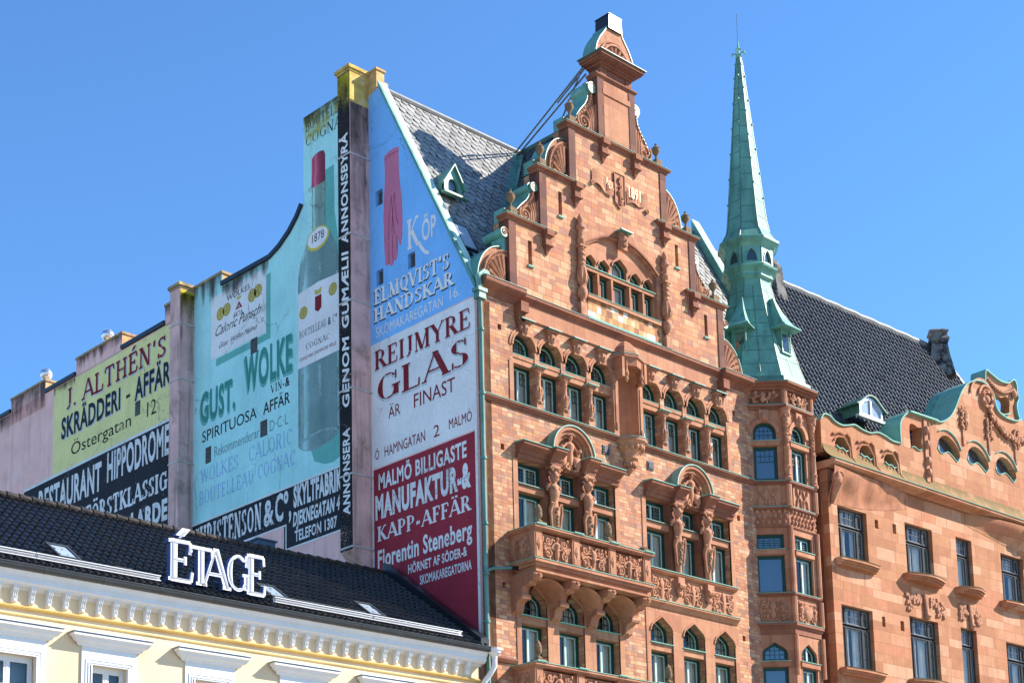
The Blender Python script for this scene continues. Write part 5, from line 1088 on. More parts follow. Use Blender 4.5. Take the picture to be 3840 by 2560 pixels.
gv = panel(ad_b, gl, .008, 'rose', name='painted_glove')
q = MB(FW)
for pts in ([(-4.6, 30.93), (-4.3, 31.02), (-3.87, 31.0)], [(-4.42, 28.0), (-4.38, 28.8), (-4.28, 29.55), (-4.2, 28.6), (-4.14, 28.1)], [(-4.24, 28.2), (-4.2, 28.9), (-4.12, 29.6), (-4.04, 28.7), (-3.95, 28.4)], [(-4.2, 27.15), (-4.22, 27.7), (-4.2, 28.1)], [(-4.43, 27.15), (-4.42, 27.9)], [(-3.98, 27.5), (-4.0, 28.0)]): q.strip(pts, .022, .009, .011)
q.build('painted_line', P['darkred'], ad_b)
letters(ad_w, 'shadow_grey', [('REIJMYRE', 5.27, .44, 23.53, 24.2, dict(font='serif', t=.2, h=.07)), ('GLAS', 5.13, .55, 22.32, 23.26, dict(font='serif', t=.2, h=.06))], .006)
letters(ad_w, 'darkred', [('REIJMYRE', 5.23, .48, 23.59, 24.26, dict(font='serif', t=.2, h=.07)), ('GLAS', 5.09, .60, 22.4, 23.33, dict(font='serif', t=.2, h=.06)), ('ÄR', 4.55, 3.94, 21.71, 22.1, {}), ('FINAST', 3.25, 1.24, 21.7, 22.17, {}), ('Ö', 5.26, 5.06, 20.46, 20.78, {}), ('HAMNGATAN', 4.77, 2.72, 20.45, 20.8, {}), ('2', 2.3, 2.02, 20.43, 20.82, {}), ('MALMÖ', 1.56, .48, 20.5, 20.83, {})], .010)
letters(ad_r, 'offwhite', [('MALMÖ BILLIGASTE', 5.1, .75, 19.4, 19.9, dict(bold=.03)), ('MANUFAKTUR-&', 5.28, .58, 18.42, 19.16, dict(bold=.05)), ('KAPP-AFFÄR', 5.18, .57, 17.62, 18.13, dict(font='serif', t=.22, h=.09)), ('Florentin Steneberg', 5.18, .57, 16.72, 17.3, dict(bold=.025)), ('HÖRNET AF SÖDER-&', 3.65, .82, 16.21, 16.5, dict(bold=.025)), ('SKOMAKAREGATORNA', 3.08, .62, 15.73, 16.02, dict(bold=.025))], .010)
panel(pw, rect(-5.46, -5.36, 12.5, 20.17), .0045, 'offwhite', name='painted_border'); panel(pw, rect(-.36, -.25, 12.5, 20.17), .0045, 'offwhite', name='painted_border')

# ---- turquoise advertisement
th = [[(-a_, b_) for a_, b_ in ((12.42, 26.44), (12.04, 26.44), (12.04, 26.98), (12.42, 26.98))], rect(-11.80, -11.42, 23.07, 23.63), rect(-15.34, -15.02, 23.0, 23.59)]
ad_t = panel(mw, [(-16.24, 20.75), (-6.1, 20.75)] + [(-6.1, 34.46)] + tealtop[1:7] + [(-13.9, 29.77), (-14.34, 29.78), (-14.34, 30.3), (-16.22, 30.3)], .004, 'teal', label='turquoise painted advertisement with a tall green bottle')
def flatgrille(par, u0, u1, z0, z1):
    q = MB(FW)
    for k in range(5):
        for s in (1, -1): q.tube([(u0 + (u1 - u0) * (k + .5) / 5 + s * .04 * sin(j * 1.6), .02, z0 + (z1 - z0) * j / 8) for j in range(9)], .010, 4)
    q.build('grille_window', M['steel'], par)
for h in th: q = MB(FW); q.box(h[0][0] - .02, h[1][0] + .02, 0, .012, h[0][1] - .02, h[2][1] + .02); q.build('painted_recess_shade', M['dark'], mw)  # no hole here: flat dark plate on the wall paints the shade of the opening
for h in th: flatgrille(mw, h[0][0], h[1][0], h[0][1], h[2][1])
panel(ad_t, [(-14.7, 26.66), (-11.2, 26.68), (-11.2, 29.22), (-11.46, 29.22), (-11.46, 26.95), (-14.7, 26.95)], .006, 'tealshade', name='painted_shadow')
lab = panel(ad_t, rect(-15.05, -11.48, 27.01, 29.51), .008, 'white', name='painted_label')
letters(ad_t, 'black', [('WOLKES', 13.98, 12.49, 29.03, 29.24, dict(shear=.1)), ('ÄKTA', 13.57, 12.95, 28.22, 28.4, {}), ('Caloric Punsch', 14.74, 11.8, 27.86, 28.24, dict(shear=.55)), ('Gust. Wolke Malmö', 14.5, 12.0, 27.32, 27.52, dict(shear=.7)), ('VIN-&', 11.2, 10.03, 24.54, 24.86, dict(font='serif', t=.16)), ('SPIRITUOSA', 15.6, 12.05, 23.88, 24.31, {}), ('AFFÄR', 11.64, 10.02, 23.87, 24.30, dict(bold=.008))], .012)
letters(ad_t, 'greytext', [('Rekommenderar', 14.77, 11.88, 23.1, 23.5, {}), ('D·C·L', 11.24, 10.13, 23.12, 23.52, {})], .009)
letters(ad_t, 'tealshade', [('GUST.', 15.80, 13.38, 24.60, 25.72, dict(bold=.04)), ('WOLKE', 12.9, 9.82, 25.0, 26.3, dict(bold=.04))], .007)
letters(ad_t, 'tealtext', [('GUST.', 15.72, 13.44, 24.70, 25.82, dict(bold=.03)), ('WOLKE', 12.82, 9.90, 25.1, 26.4, dict(bold=.03))], .011)
letters(ad_t, 'paleblue', [('WOLKES', 15.70, 13.24, 22.27, 22.83, dict(font='serif', t=.13, h=.06, serif=.04)), ('CALORIC', 12.52, 9.90, 22.30, 22.9, dict(font='serif', t=.13, h=.06, serif=.04)), ('BOUTELLEAU', 15.76, 12.28, 21.43, 21.98, dict(font='serif', t=.13, h=.06, serif=.04)), ('COGNAC', 11.96, 9.73, 21.49, 22.05, dict(font='serif', t=.13, h=.06, serif=.04))], .009)
letters(ad_t, 'black', [('BOUTELLEAU', 9.05, 6.2, 33.84, 34.25, dict(font='serif', t=.15)), ('COGNAC', 9.02, 6.6, 33.26, 33.68, dict(font='serif', t=.13))], .010)
paint('umber', (.20, .15, .05), .3)
def coin(par, y, z, r):
    c = panel(par, [(-y + r * cos(k * pi / 10), z + r * 1.0 * sin(k * pi / 10)) for k in range(20)], .011, 'gold', name='painted_medal'); q = MB(FW); q.strip([(-y + r * .82 * cos(k * pi / 8), z + r * .82 * sin(k * pi / 8)) for k in range(16)], -.012, .012, .013, True); q.strip([(-y + .1 * r, z - .45 * r), (-y - .2 * r, z - .1 * r), (-y + .15 * r, z + .1 * r), (-y, z + .45 * r), (-y + .3 * r, z + .3 * r)], -.02, .012, .013); q.build('painted_line', P['umber'], par)
for y, z in ((14.42, 28.68), (14.0, 28.72), (12.35, 28.72), (11.98, 28.78)): coin(ad_t, y, z, .26)
panel(ad_t, [(-13.42, 28.5), (-12.98, 28.5), (-13.2, 28.8)], .011, 'red', name='painted_emblem'); letters(ad_t, 'white', [('W', 13.28, 13.12, 28.52, 28.64, {})], .0125); panel(ad_t, [(-13.35, 28.98), (-13.05, 28.98), (-13.1, 28.86), (-13.3, 28.86)], .011, 'gold', name='painted_emblem')
# bottle
panel(ad_t, [(-8.3, 31.9), (-7.4, 31.95), (-7.38, 30.2), (-7.2, 29.2), (-6.9, 28.0), (-6.9, 21.2), (-7.5, 21.0), (-8.0, 21.05), (-8.6, 21.3), (-8.86, 21.9), (-8.3, 22.4)], .005, 'tealshade', name='painted_shadow')
body = [(-9.52, 22.06), (-9.2, 21.82), (-8.7, 21.72), (-8.2, 21.74), (-7.6, 21.9), (-7.2, 22.1), (-7.12, 24), (-7.12, 28.2), (-7.3, 28.95), (-7.6, 29.45), (-7.78, 29.7), (-8.9, 29.7), (-9.1, 29.4), (-9.38, 28.9), (-9.5, 28.4), (-9.53, 27.8)]
bo_ = panel(ad_t, body, .007, 'glass_green', name='painted_bottle')
panel(ad_t, [(-8.68, 29.55), (-7.9, 29.55), (-7.9, 31.6), (-8.68, 31.6)], .007, 'neck', name='painted_bottle')
cap = panel(ad_t, [(-8.71, 31.53), (-7.89, 31.53), (-7.9, 32.55), (-7.98, 32.72), (-8.2, 32.78), (-8.5, 32.76), (-8.68, 32.66)], .008, 'capsule', name='painted_capsule')
for pts in ([(-9.38, 22.3), (-9.2, 22.2), (-9.2, 24.7), (-9.38, 24.7)], [(-8.35, 23.6), (-8.2, 23.6), (-8.2, 24.8), (-8.35, 24.8)], [(-9.35, 28.0), (-9.2, 28.0), (-9.0, 28.9), (-9.1, 29.2), (-9.3, 28.7)], [(-8.3, 28.15), (-8.18, 28.15), (-8.2, 28.6), (-8.28, 28.6)], [(-8.5, 29.7), (-8.4, 29.7), (-8.4, 31.2), (-8.5, 31.2)], [(-7.3, 22.2), (-7.2, 22.2), (-7.2, 27.9), (-7.3, 27.9)]): panel(ad_t, pts, .0085, 'glass_light', name='painted_highlight')
panel(ad_t, [(-8.35 + 1.14 * cos(k * pi / 12), 22.06 + .3 * sin(k * pi / 12)) for k in range(24)], .0088, 'glass_light', name='painted_bottle_foot'); panel(ad_t, [(-8.35 + 1.05 * cos(k * pi / 12), 22.02 + .24 * sin(k * pi / 12)) for k in range(24)], .0096, 'glass_green', name='painted_bottle_foot')
panel(ad_t, [(-9.52, 24.95), (-7.13, 24.95), (-7.13, 27.78), (-8.3, 27.86), (-9.52, 27.78)], .010, 'white', name='painted_label')
panel(ad_t, [(-8.35 + .66 * cos(k * pi / 10), 29.5 + .44 * sin(k * pi / 10)) for k in range(20)], .009, 'rim', name='painted_label'); panel(ad_t, [(-8.35 + .58 * cos(k * pi / 10), 29.53 + .36 * sin(k * pi / 10)) for k in range(20)], .0105, 'white', name='painted_label')
letters(ad_t, 'black', [('1878', 8.68, 7.98, 29.42, 29.72, {}), ('BOUTELLEAU & Cº', 9.44, 7.27, 26.06, 26.33, dict(font='serif', t=.14)), ('COGNAC', 9.05, 7.7, 25.53, 25.76, dict(font='serif', t=.14))], .013)
letters(ad_t, 'darkred', [('GRAND FINE CHAMPAGNE VIEILLE', 9.44, 7.32, 25.2, 25.33, {})], .013)
coin(ad_t, 9.2, 26.98, .24); coin(ad_t, 7.5, 27.3, .24)
panel(ad_t, [(-8.52, 27.35), (-8.15, 27.35), (-8.15, 26.85), (-8.33, 26.74), (-8.52, 26.85)], .013, 'darkred', name='painted_emblem'); panel(ad_t, [(-8.5, 27.4), (-8.18, 27.4), (-8.12, 27.62), (-8.34, 27.55), (-8.56, 27.62)], .013, 'gold', name='painted_emblem')
# navy panel with sign painter's advertisement
ad_n = panel(mw, [(-16.24, 16), (-10.29, 16), (-10.29, 18.51), (-6.1, 18.51), (-6.1, 20.75), (-16.24, 20.75)], .005, 'navy', label='navy painted advertisement of a sign maker')
q = MB(FW); q.plate(rect(-16.2, -10.38, 12, 19.36), (), .009, .002, sides=False); q.build('render_patch', M['pink'], mw)
panel(mw, [(-16.24, 19.36), (-10.29, 19.36), (-10.29, 18.46), (-6.1, 18.46), (-6.1, 18.52), (-10.23, 18.52), (-10.23, 19.42), (-16.24, 19.42)], .011, 'offwhite', name='painted_border'); panel(mw, rect(-16.24, -6.1, 20.72, 20.79), .011, 'offwhite', name='painted_border')
letters(ad_n, 'offwhite', [('CHRISTENSON', 16.1, 11.76, 19.6, 20.6, dict(font='serif', t=.24, h=.12)), ('&', 11.6, 10.98, 19.65, 20.55, dict(bold=.03)), ('Cº,', 10.9, 9.95, 19.65, 20.6, dict(bold=.03)), ('SKYLTFABRIK', 9.81, 7.05, 19.95, 20.65, dict(bold=.05)), ('DJEKNEGATAN 4', 9.85, 7.18, 19.25, 19.72, dict(bold=.04, shear=.2)), ('TELEFON 1307', 9.74, 7.34, 18.67, 19.04, dict(bold=.03))], .012)
# navy band on the flue with white letters running upwards
fz = MB(Fr(-.84, 0, -pi / 2)); fz.plate(rect(-6.102, -5.445, 17.3, 34.34), (), .003, .002, sides=False); fb = fz.build('painted_advert', P['black'], mw, label='black painted band with white letters running up the flue')
for s, z0, z1 in (('ANNONSERA', 18.5, 21.5), ('GENOM', 22.25, 24.75), ('GUMÆLII', 25.05, 27.8), ('ANNONSBYRÅ', 28.05, 32.1)): fz = MB(Fr(-.84, 0, -pi / 2)); txt(fz, s, -5.92, -5.58, z0, z1, .007, bold=.03, shear=.12, up=True); fz.build('lettering', P['offwhite'], fb)
# ---- yellow advertisement and navy restaurant advertisement
ad_y = panel(mw, rect(-27.12, -16.9, 25.54, 29.44), .004, 'ad_yellow', label='pale yellow painted advertisement of a tailor')
q = MB(FW); q.box(-20.43, -20.07, 0, .01, 26.31, 26.91); q.build('painted_recess_shade', M['dark'], mw); flatgrille(mw, -20.43, -20.07, 26.31, 26.91)  # flat dark plate again paints the opening's shade
AL = [("J. ALTHÉN'S", 26.0, 18.22, 28.22, 29.1, dict(font='serif', t=.17, h=.11, serif=.08))]
letters(ad_y, 'shadow_grey', [(s, y0 - .07, y1 - .07, z0 - .07, z1 - .07, k) for s, y0, y1, z0, z1, k in AL] + [('SKRÄDDERI', 26.32, 21.55, 26.93, 27.81, dict(bold=.03)), ('AFFÄR', 20.42, 17.8, 26.94, 27.84, dict(bold=.03))], .007)
letters(ad_y, 'darkred', AL, .010)
letters(ad_y, 'navy', [('SKRÄDDERI', 26.4, 21.6, 26.99, 27.87, dict(bold=.03)), ('-', 21.15, 20.85, 27.15, 27.75, dict(bold=.03)), ('AFFÄR', 20.5, 17.85, 27.0, 27.9, dict(bold=.03))], .011)
letters(ad_y, 'black', [('Östergatan', 25.53, 20.75, 26.02, 26.55, {}), ('12', 19.55, 18.88, 26.03, 26.65, {})], .009)
ad_h = panel(mw, rect(-29.6, -16.9, 14, 25.42), .004, 'navy', label='navy painted advertisement of a restaurant'); panel(mw, rect(-29.6, -16.9, 25.42, 25.54), .0045, 'offwhite', name='painted_border')
letters(ad_h, 'offwhite', [('RESTAURANT', 28.25, 23.0, 23.92, 25.08, dict(bold=.03)), ('HIPPODROME', 22.55, 17.9, 24.12, 25.28, dict(bold=.03)), ('FÖRSTKLASSIG', 24.2, 18.0, 22.66, 23.45, dict(font='serif', t=.26, h=.13)), ('LARDE', 20.65, 17.98, 21.5, 22.27, dict(bold=.05))], .010)

# water stains under the copings, lichen on the tall part
def stain(par, u0, u1, z0, z1, d, m='grime'):
    q = MB(FW); q.add([(u0, d, z0), (u1, d, z0), (u1, d, z1), (u0, d, z1)], [(0, 1, 2, 3)]); q.build('stain', M[m], par)
for u0, u1, z0, z1, m in ((-31, -27.9, 28.2, 30.1, 'grime'), (-25.2, -21.56, 29.45, 30.25, 'grime'), (-34, -31, 28.0, 29.45, 'grime'), (-16.2, -14.36, 28.9, 30.35, 'grime'), (-18.3, -16.9, 29.4, 30.3, 'grime'), (-9.17, -6.12, 32.9, 34.45, 'grimegreen'), (-9.17, -6.12, 33.6, 34.46, 'grime'), (-14.3, -11.3, 28.9, 29.75, 'grime'), (-27.1, -25.3, 28.9, 29.45, 'grime')): stain(mw, u0, u1, z0, z1, .02, m)
q = MB(Fr(-.84, 0, -pi / 2)); q.add([(-6.1, .02, 32.3), (-5.45, .02, 32.3), (-5.45, .02, 34.3), (-6.1, .02, 34.3)], [(0, 1, 2, 3)]); q.build('stain', M['grimegreen'], mw)
for dp, y, z0, z1, m in ((.84, 5.44, 27.5, 33.2, 'grime'), (.66, 16.22, 26.5, 30, 'grime'), (.66, 16.22, 28.6, 30.1, 'grimegreen')):
    q = MB(); q.add([(-dp + .02, -y + .012, z0), (-.02, -y + .012, z0), (-.02, -y + .012, z1), (-dp + .02, -y + .012, z1)], [(0, 1, 2, 3)]); q.build('stain', M[m], mw)
# ================================================================ yellow plaster building with the black tiled roof
PB = root('plaster_building', (-12, 4, 0), 'pale yellow plaster house with white bracketed cornice and black tiled roof', 'building')
FP = Fr(0, 0, -.0205)
WU = [(-12.85), (-9.87), (-6.89), (-3.91)]      # window axes
ph = [rect(u - .5, u + .5, 8.2, 10.85) for u in WU] + [rect(-17.5, -14.85, 8.2, 10.85)]
ph += [rect(u - .5, u + .5, 8.2, 10.85) for u in (-19.6, -22.6)]
q = MB(FP); q.plate(rect(-30, -.36, 0, 12.6), ph, 0, .3); pwall = q.build('wall', M['yellow'], PB)
q = MB(FP); q.box(-30, -.4, -8.8, -.9, 0, 12.6); q.build('core', M['dark'], PB)
q = MB(FP); q.plate([(-30, 0), (-.36, 0), (-.36, 12.62), (-30, 12.62)], (), -8.8, .02, True); q.build('back_wall', M['yellow'], PB)
# mouldings
q = MB(FP); q.mould(-30, -.3, [(0, 12.47), (.03, 12.49), (.05, 12.53), (.22, 12.545), (.22, 12.57), (.27, 12.59), (.29, 12.61), (.29, 12.73), (.32, 12.735), (.33, 12.77), (.36, 12.82), (.40, 12.85), (.40, 12.9), (-.2, 12.9), (-.2, 12.47)]); pc = q.build('cornice', M['white'], PB)
q = MB(FP); q.mould(-30, -.36, [(0, 11.98), (.04, 11.98), (.07, 12.0), (.09, 12.04), (.05, 12.06), (.05, 12.08), (0, 12.08)]); q.build('moulding', M['yellow2'], pwall)
q = MB(FP); q.mould(-30, -.36, [(0, 11.83), (.03, 11.83), (.035, 11.86), (0, 11.87)]); q.build('moulding', M['yellow2'], pwall)
for k in range(62):
    c = -.89 - .4555 * k
    q = MB(FP); w_ = .07; pr = [(0, 12.53), (.2, 12.53), (.2, 12.5), (.17, 12.48), (.16, 12.42), (.12, 12.36), (.09, 12.31), (.1, 12.25), (.07, 12.2), (.03, 12.15), (0, 12.14)]
    q.mould(c - w_, c + w_, pr)
    for e in (-.045, 0, .045): q.tube([(c + e, .19, 12.49), (c + e, .165, 12.42), (c + e, .125, 12.35), (c + e, .105, 12.26)], .018, 5)
    q.box(c - .09, c + .09, .02, .212, 12.515, 12.543); q.ell(c, .07, 12.19, .06, .05, .05, 6, 3); q.build('corbel', M['white'], PB)
# windows
M['sashwhite'] = plain('white_paint', (.66, .67, .67), .4, .03, 3); M['greybacking'] = plain('grey_window_backing', (.28, .33, .36), .8, .2, 2)
def pwin(u, hw, n):
    z1 = 10.85
    q = MB(FP); a_, b_ = u - hw, u + hw
    q.plate([(a_ - .27, 8), (b_ + .27, 8), (b_ + .27, 11.36), (a_ - .27, 11.36)], [rect(a_, b_, 8.01, z1)], .045, .06)
    for e, dd in ((.0, .10), (.06, .08), (.13, .065)): q.strip([(b_ + e, 8.0), (b_ + e, z1 + e), (a_ - e, z1 + e), (a_ - e, 8.0)], -.04, .03, dd)
    q.mould(a_ - .36, b_ + .36, [(0.045, 11.3), (.09, 11.32), (.12, 11.38), (.2, 11.42), (.25, 11.5), (.3, 11.52), (.3, 11.58), (.045, 11.6)], True)
    o = q.build('window_surround', M['white'], PB)
    q = MB(FP); q.box(a_ - .65, b_ + .65, .0, .33, 11.602, 11.62); q.build('flashing', M['sheet'], o)
    W_ = (b_ - a_) / n
    for k in range(n):
        x0, x1 = a_ + W_ * k, a_ + W_ * (k + 1)
        q = MB(FP); q.plate(rect(x0 + .004, x1 - .004, 8.2, z1), [rect(x0 + .07, x0 + W_ / 2 - .03, 10.1, z1 - .1), rect(x0 + W_ / 2 + .03, x1 - .07, 10.1, z1 - .1), rect(x0 + .07, x1 - .07, 8.4, 9.95)], -.12, .08)
        for y0, y1 in ((x0 + .07, x0 + W_ / 2 - .03), (x0 + W_ / 2 + .03, x1 - .07)): q.plate(rect(y0, y1, 10.1, z1 - .1), [rect(y0 + .05, y1 - .05, 10.15, z1 - .15)], -.13, .04)
        for x in (x1 - .05,): q.box(x, x + .03, -.12, -.09, 10.55, 10.68); q.box(x, x + .03, -.12, -.09, 10.15, 10.28)
        w_ = q.build('window', M['sashwhite'], PB)
        g = MB(FP); g.plate(rect(x0 + .05, x1 - .05, 8.3, z1 - .05), (), -.18, .01, sides=False); g.build('pane', M['glasswin'], w_)
        g = MB(FP); g.plate(rect(x0 - .1, x1 + .3, 8.1, z1 + .1), (), -.5, .01, sides=False); g.build('room_backing', M['greybacking'], w_)  # plain grey backing sheet behind the glass
for u in WU: pwin(u, .5, 1)
pwin(-16.18, 1.32, 2)
for u in (-19.6, -22.6): pwin(u, .5, 1)
# roof: real pantiles
def tiles(mb, P0, ud, vd, nu, nv, pu, pv, amp, lift, keep=None, sub=6):
    """wavy tile courses: nu columns of width pu, nv courses of length pv, each course lifted at its lower edge"""
    ud, vd = Vector(ud), Vector(vd); nn = ud.cross(vd).normalized(); n = nu * sub
    def wave(i): f = (i % sub) / sub; return amp * (max(0, sin(2 * pi * f)) * 1.5 + .5 * sin(2 * pi * f))
    rj = random.Random(nu)
    for j in range(nv):
        vs = []; jit = [rj.uniform(-.007, .007) + (rj.uniform(0, .02) if rj.random() < .03 else 0) for _ in range(nu + 1)]; sl = [rj.uniform(-.012, .012) for _ in range(nu + 1)]
        for (v, e) in ((j * pv - .02, lift), (j * pv - .02, lift - .03), ((j + 1) * pv, 0.)):
            for i in range(n + 1): vs.append(tuple(P0 + ud * (i * pu / sub) + vd * (v + (sl[i // sub] if e else 0)) + nn * (wave(i) + e + (jit[i // sub] if e else 0))))
        k = n + 1; fs = []
        for i in range(n):
            if keep and not keep((i + .5) * pu / sub, (j + .5) * pv): continue
            fs += [(i, i + 1, 2 * k + i + 1, 2 * k + i), (k + i, k + i + 1, i + 1, i)]
        mb.add(vs, fs, True)
e0 = Vector(FP.p(-30, .40, 13.0)); RDp, RZp = 4.30, 16.22
ud = Vector((FP.c, FP.s, 0)); vv = Vector(FP.p(0, -RDp, RZp)) - Vector(FP.p(0, .40, 13.0)); sl2 = vv.length; vv.normalize()
q = MB(); tiles(q, e0, ud, vv, 140, 16, .2122, sl2 / 16, .045, .055)
pr_ = smooth_all(q.build('tiled_roof', M['tile'], PB), 50)
q = MB(FP); q.add([(-30, .4, 12.93), (-.3, .4, 12.93), (-.3, -RDp, RZp - .06), (-30, -RDp, RZp - .06), (-30, -8.9, 13.0), (-.3, -8.9, 13.0)], [(0, 1, 2, 3), (3, 2, 5, 4)]); q.build('roof_deck', M['black'], pr_)
q = MB(FP)
for k in range(80): u = -30 + .372 * k; q.tube([(u, -RDp, RZp + .05), (u + .05, -RDp, RZp + .065), (u + .38, -RDp, RZp + .05)], [.125, .13, .105], 8); q.tube([(u - .02, -RDp, RZp + .06), (u + .03, -RDp, RZp + .06)], .138, 8)
smooth_all(q.build('ridge_tile', M['tile'], pr_), 40)
# verge flashing against the party wall
q = MB(FP); q.add([(u, d_, z) for u, o_ in ((-.62, 0), (-.3, .0)) for d_, z in ((.42, 12.94), (-RDp, RZp + .02), (-RDp, RZp + .42), (.42, 13.26))], [(0, 1, 2, 3), (7, 6, 5, 4), (3, 2, 6, 7), (0, 4, 5, 1), (0, 3, 7, 4), (1, 5, 6, 2)]); q.build('verge_board', M['black'], pr_)
# gutter and downpipe
q = MB(FP); n_ = 10; R_ = .115
prf = [(.43 + R_ * cos(pi + pi * i / n_), 12.99 + R_ * 1.15 * sin(pi + pi * i / n_)) for i in range(n_ + 1)]; prf = prf + [(.43 + (R_ - .012) * cos(2 * pi - pi * i / n_), 12.99 + (R_ - .012) * 1.15 * sin(2 * pi - pi * i / n_)) for i in range(n_ + 1)]
q.mould(-30, -.28, prf); q.tube([(-30, .545, 12.995), (-.28, .545, 12.995)], .018, 6)
for k in range(18): q.mould(-29.5 + 1.62 * k, -29.44 + 1.62 * k, [(a_ + (.006 if a_ > .43 else -.006), b_ - .004) for a_, b_ in prf])
gu = smooth_all(q.build('gutter', M['gutter'], PB), 40)
q = MB(FP); q.box(-30, -.3, .2, .32, 12.9, 12.97); q.build('fascia', M['black'], PB)
q = MB(FP); q.lathe(-.12, .45, [(.07, 12.55), (.09, 12.75), (.2, 12.85), (.2, 12.9), (.24, 12.92), (.24, 12.98)], 12); q.tube([(-.12, .45, 12.65), (-.12, .45, 12.45), (-.2, .3, 12.2), (-.3, .12, 11.95), (-.32, .1, 11.7), (-.32, .1, 0)], .085, 10); smooth_all(q.build('downpipe', M['sashwhite'], PB))
# skylights
def skylight(u, v, w_=.62, h=.98):
    def pp(a_, b_, e): return tuple(e0 + ud * (a_ + 30) + vv * b_ + ud.cross(vv) * e)
    def bx(mb, u0, u1, v0, v1, e0_, e1_): mb.add([pp(x, y, e) for e in (e0_, e1_) for x, y in ((u0, v0), (u1, v0), (u1, v1), (u0, v1))], [(0, 3, 2, 1), (4, 5, 6, 7), (0, 1, 5, 4), (1, 2, 6, 5), (2, 3, 7, 6), (3, 0, 4, 7)], True)
    q = MB(); bx(q, u - w_ / 2 - .14, u + w_ / 2 + .1, v - .1, v + h + .16, 0, .07); o = q.build('skylight', M['black'], PB)
    q = MB(); e = .075
    for a_, b_, c_, d_ in ((-w_ / 2, w_ / 2, 0, .07), (-w_ / 2, w_ / 2, h - .09, h), (-w_ / 2, -w_ / 2 + .06, .07, h - .09), (w_ / 2 - .06, w_ / 2, .07, h - .09)): bx(q, u + a_, u + b_, v + c_, v + d_, .02, .15)
    q.build('frame', M['gutter'], o); q = MB(); bx(q, u - w_ / 2 + .06, u + w_ / 2 - .06, v + .07, v + h - .09, .02, .12); q.build('pane', M['pane'], o)
for u, v in ((-13.85, .80), (-7.5, .72), (-4.05, .78)): skylight(u, v)
q = MB(FP); q.box(-5.3, -4.66, -5.0, -4.5, 15.2, 16.62); q.box(-5.35, -4.61, -5.05, -4.45, 16.62, 16.67)
M['bluemetal'] = plain('dark_blue_metal', (.03, .065, .11), .4, .15, 3); q.build('roof_vent_box', M['bluemetal'], PB)
for k, (u, v) in enumerate(((-12.3, 1.1), (-12.0, .5))):
    q = MB(); b_ = e0 + ud * (u + 30) + vv * v; q.tube([tuple(b_), tuple(b_ + Vector((0, 0, .22)))], .015, 5, True); q.build('snow_hook', M['black'], PB)
q = MB()
b0, b1 = e0 + ud * 17.4 + vv * .75, e0 + ud * 25.5 + vv * .75
q.tube([tuple(b0 + Vector((0, 0, .16))), tuple(b1 + Vector((0, 0, .16)))], .014, 5, True)
for k in range(8): c = b0 + (b1 - b0) * k / 7; q.tube([tuple(c), tuple(c + Vector((0, 0, .18)))], .014, 5, True)
q.build('snow_rail', M['black'], PB)

# ================================================================ roof sign and light bars (stand on the eaves of the plaster building)
SG = root('roof_sign', FP.p(-9.6, .3, 13.3), 'large white serif letters spelling ÉTAGE on the black tiled roof', 'sign')
M['signwhite'] = plain('white_enamel', (.66, .66, .67), .35, .05, 4); M['signblue'] = plain('blue_enamel', (.05, .10, .30), .4, .1, 3); M['tubeglass'] = plain('glass_tube', (.34, .35, .37), .15, .06, 5, .7)
SGd = .3
for ch, x0, x1, zt in (('É', -11.34, -10.58, 14.44), ('T', -10.74, -9.96, 14.36), ('A', -10.34, -9.42, 14.4), ('G', -9.54, -8.8, 14.38), ('E', -8.92, -8.3, 14.44)):
    zb = 13.32
    q = MB(FP); txt(q, ch, x0, x1, zb, zt, SGd, 'serif', t=.185, h=.08, serif=.06, depth=-.18); L = q.build('sign_letter', M['signblue'], SG)
    q = MB(FP); txt(q, ch, x0, x1, zb, zt, SGd + .012, 'serif', t=.19, h=.085, serif=.06, depth=-.03); q.build('letter_face', M['signwhite'], L)
    q = MB(FP); txt(q, ch, x0 + .055, x1 - .055, zb + .055, zt - .055, SGd + .026, 'serif', t=.06, h=.022, serif=.03); q.build('neon_tube', M['tubeglass'], L)
q = MB(FP)
for x in (-11.0, -10.2, -9.75, -9.0, -8.5): q.tube([(x, .12, 14.1), (x - .1, -.35, 13.78)], .016, 5); q.tube([(x, .1, 13.35), (x, -.3, 13.72)], .016, 5)
q.tube([(-11.2, .1, 13.42), (-8.2, .1, 13.42)], .02, 6); q.tube([(-11.2, .1, 14.1), (-8.2, .1, 14.1)], .02, 6); q.build('support_frame', M['black'], SG)
def light_bar(u0, u1, label):
    b = root('light_bar', FP.p((u0 + u1) / 2, .35, 13.3), label, 'light fitting', 'light bars along the eaves of the plaster house')
    n = max(1, round((u1 - u0) / 3.2)); 
    for k in range(n):
        a_, c_ = u0 + (u1 - u0) * k / n, u0 + (u1 - u0) * (k + 1) / n - .02
        q = MB(FP); q.mould(a_, c_, [(.2, 13.25), (.29, 13.25), (.29, 13.27), (.21, 13.28), (.21, 13.37), (.29, 13.38), (.29, 13.40), (.2, 13.40)]); o = q.build('housing', M['signwhite'], b)
        q = MB(FP); q.tube([(a_ + .03, .26, 13.325), (c_ - .03, .26, 13.325)], .028, 8); smooth_all(q.build('tube', M['tubeglass'], o))
    q = MB(FP)
    for k in range(int((u1 - u0) / 1.1)): u = u0 + .5 + 1.1 * k; q.tube([(u, .24, 13.26), (u, .1, 13.1)], .02, 5)
    q.build('bracket', M['black'], b)
light_bar(-29, -11.52, 'longer white strip light on the eaves running up to the É')
light_bar(-8.0, -1.22, 'shorter white strip light on the eaves near the dark red wall')

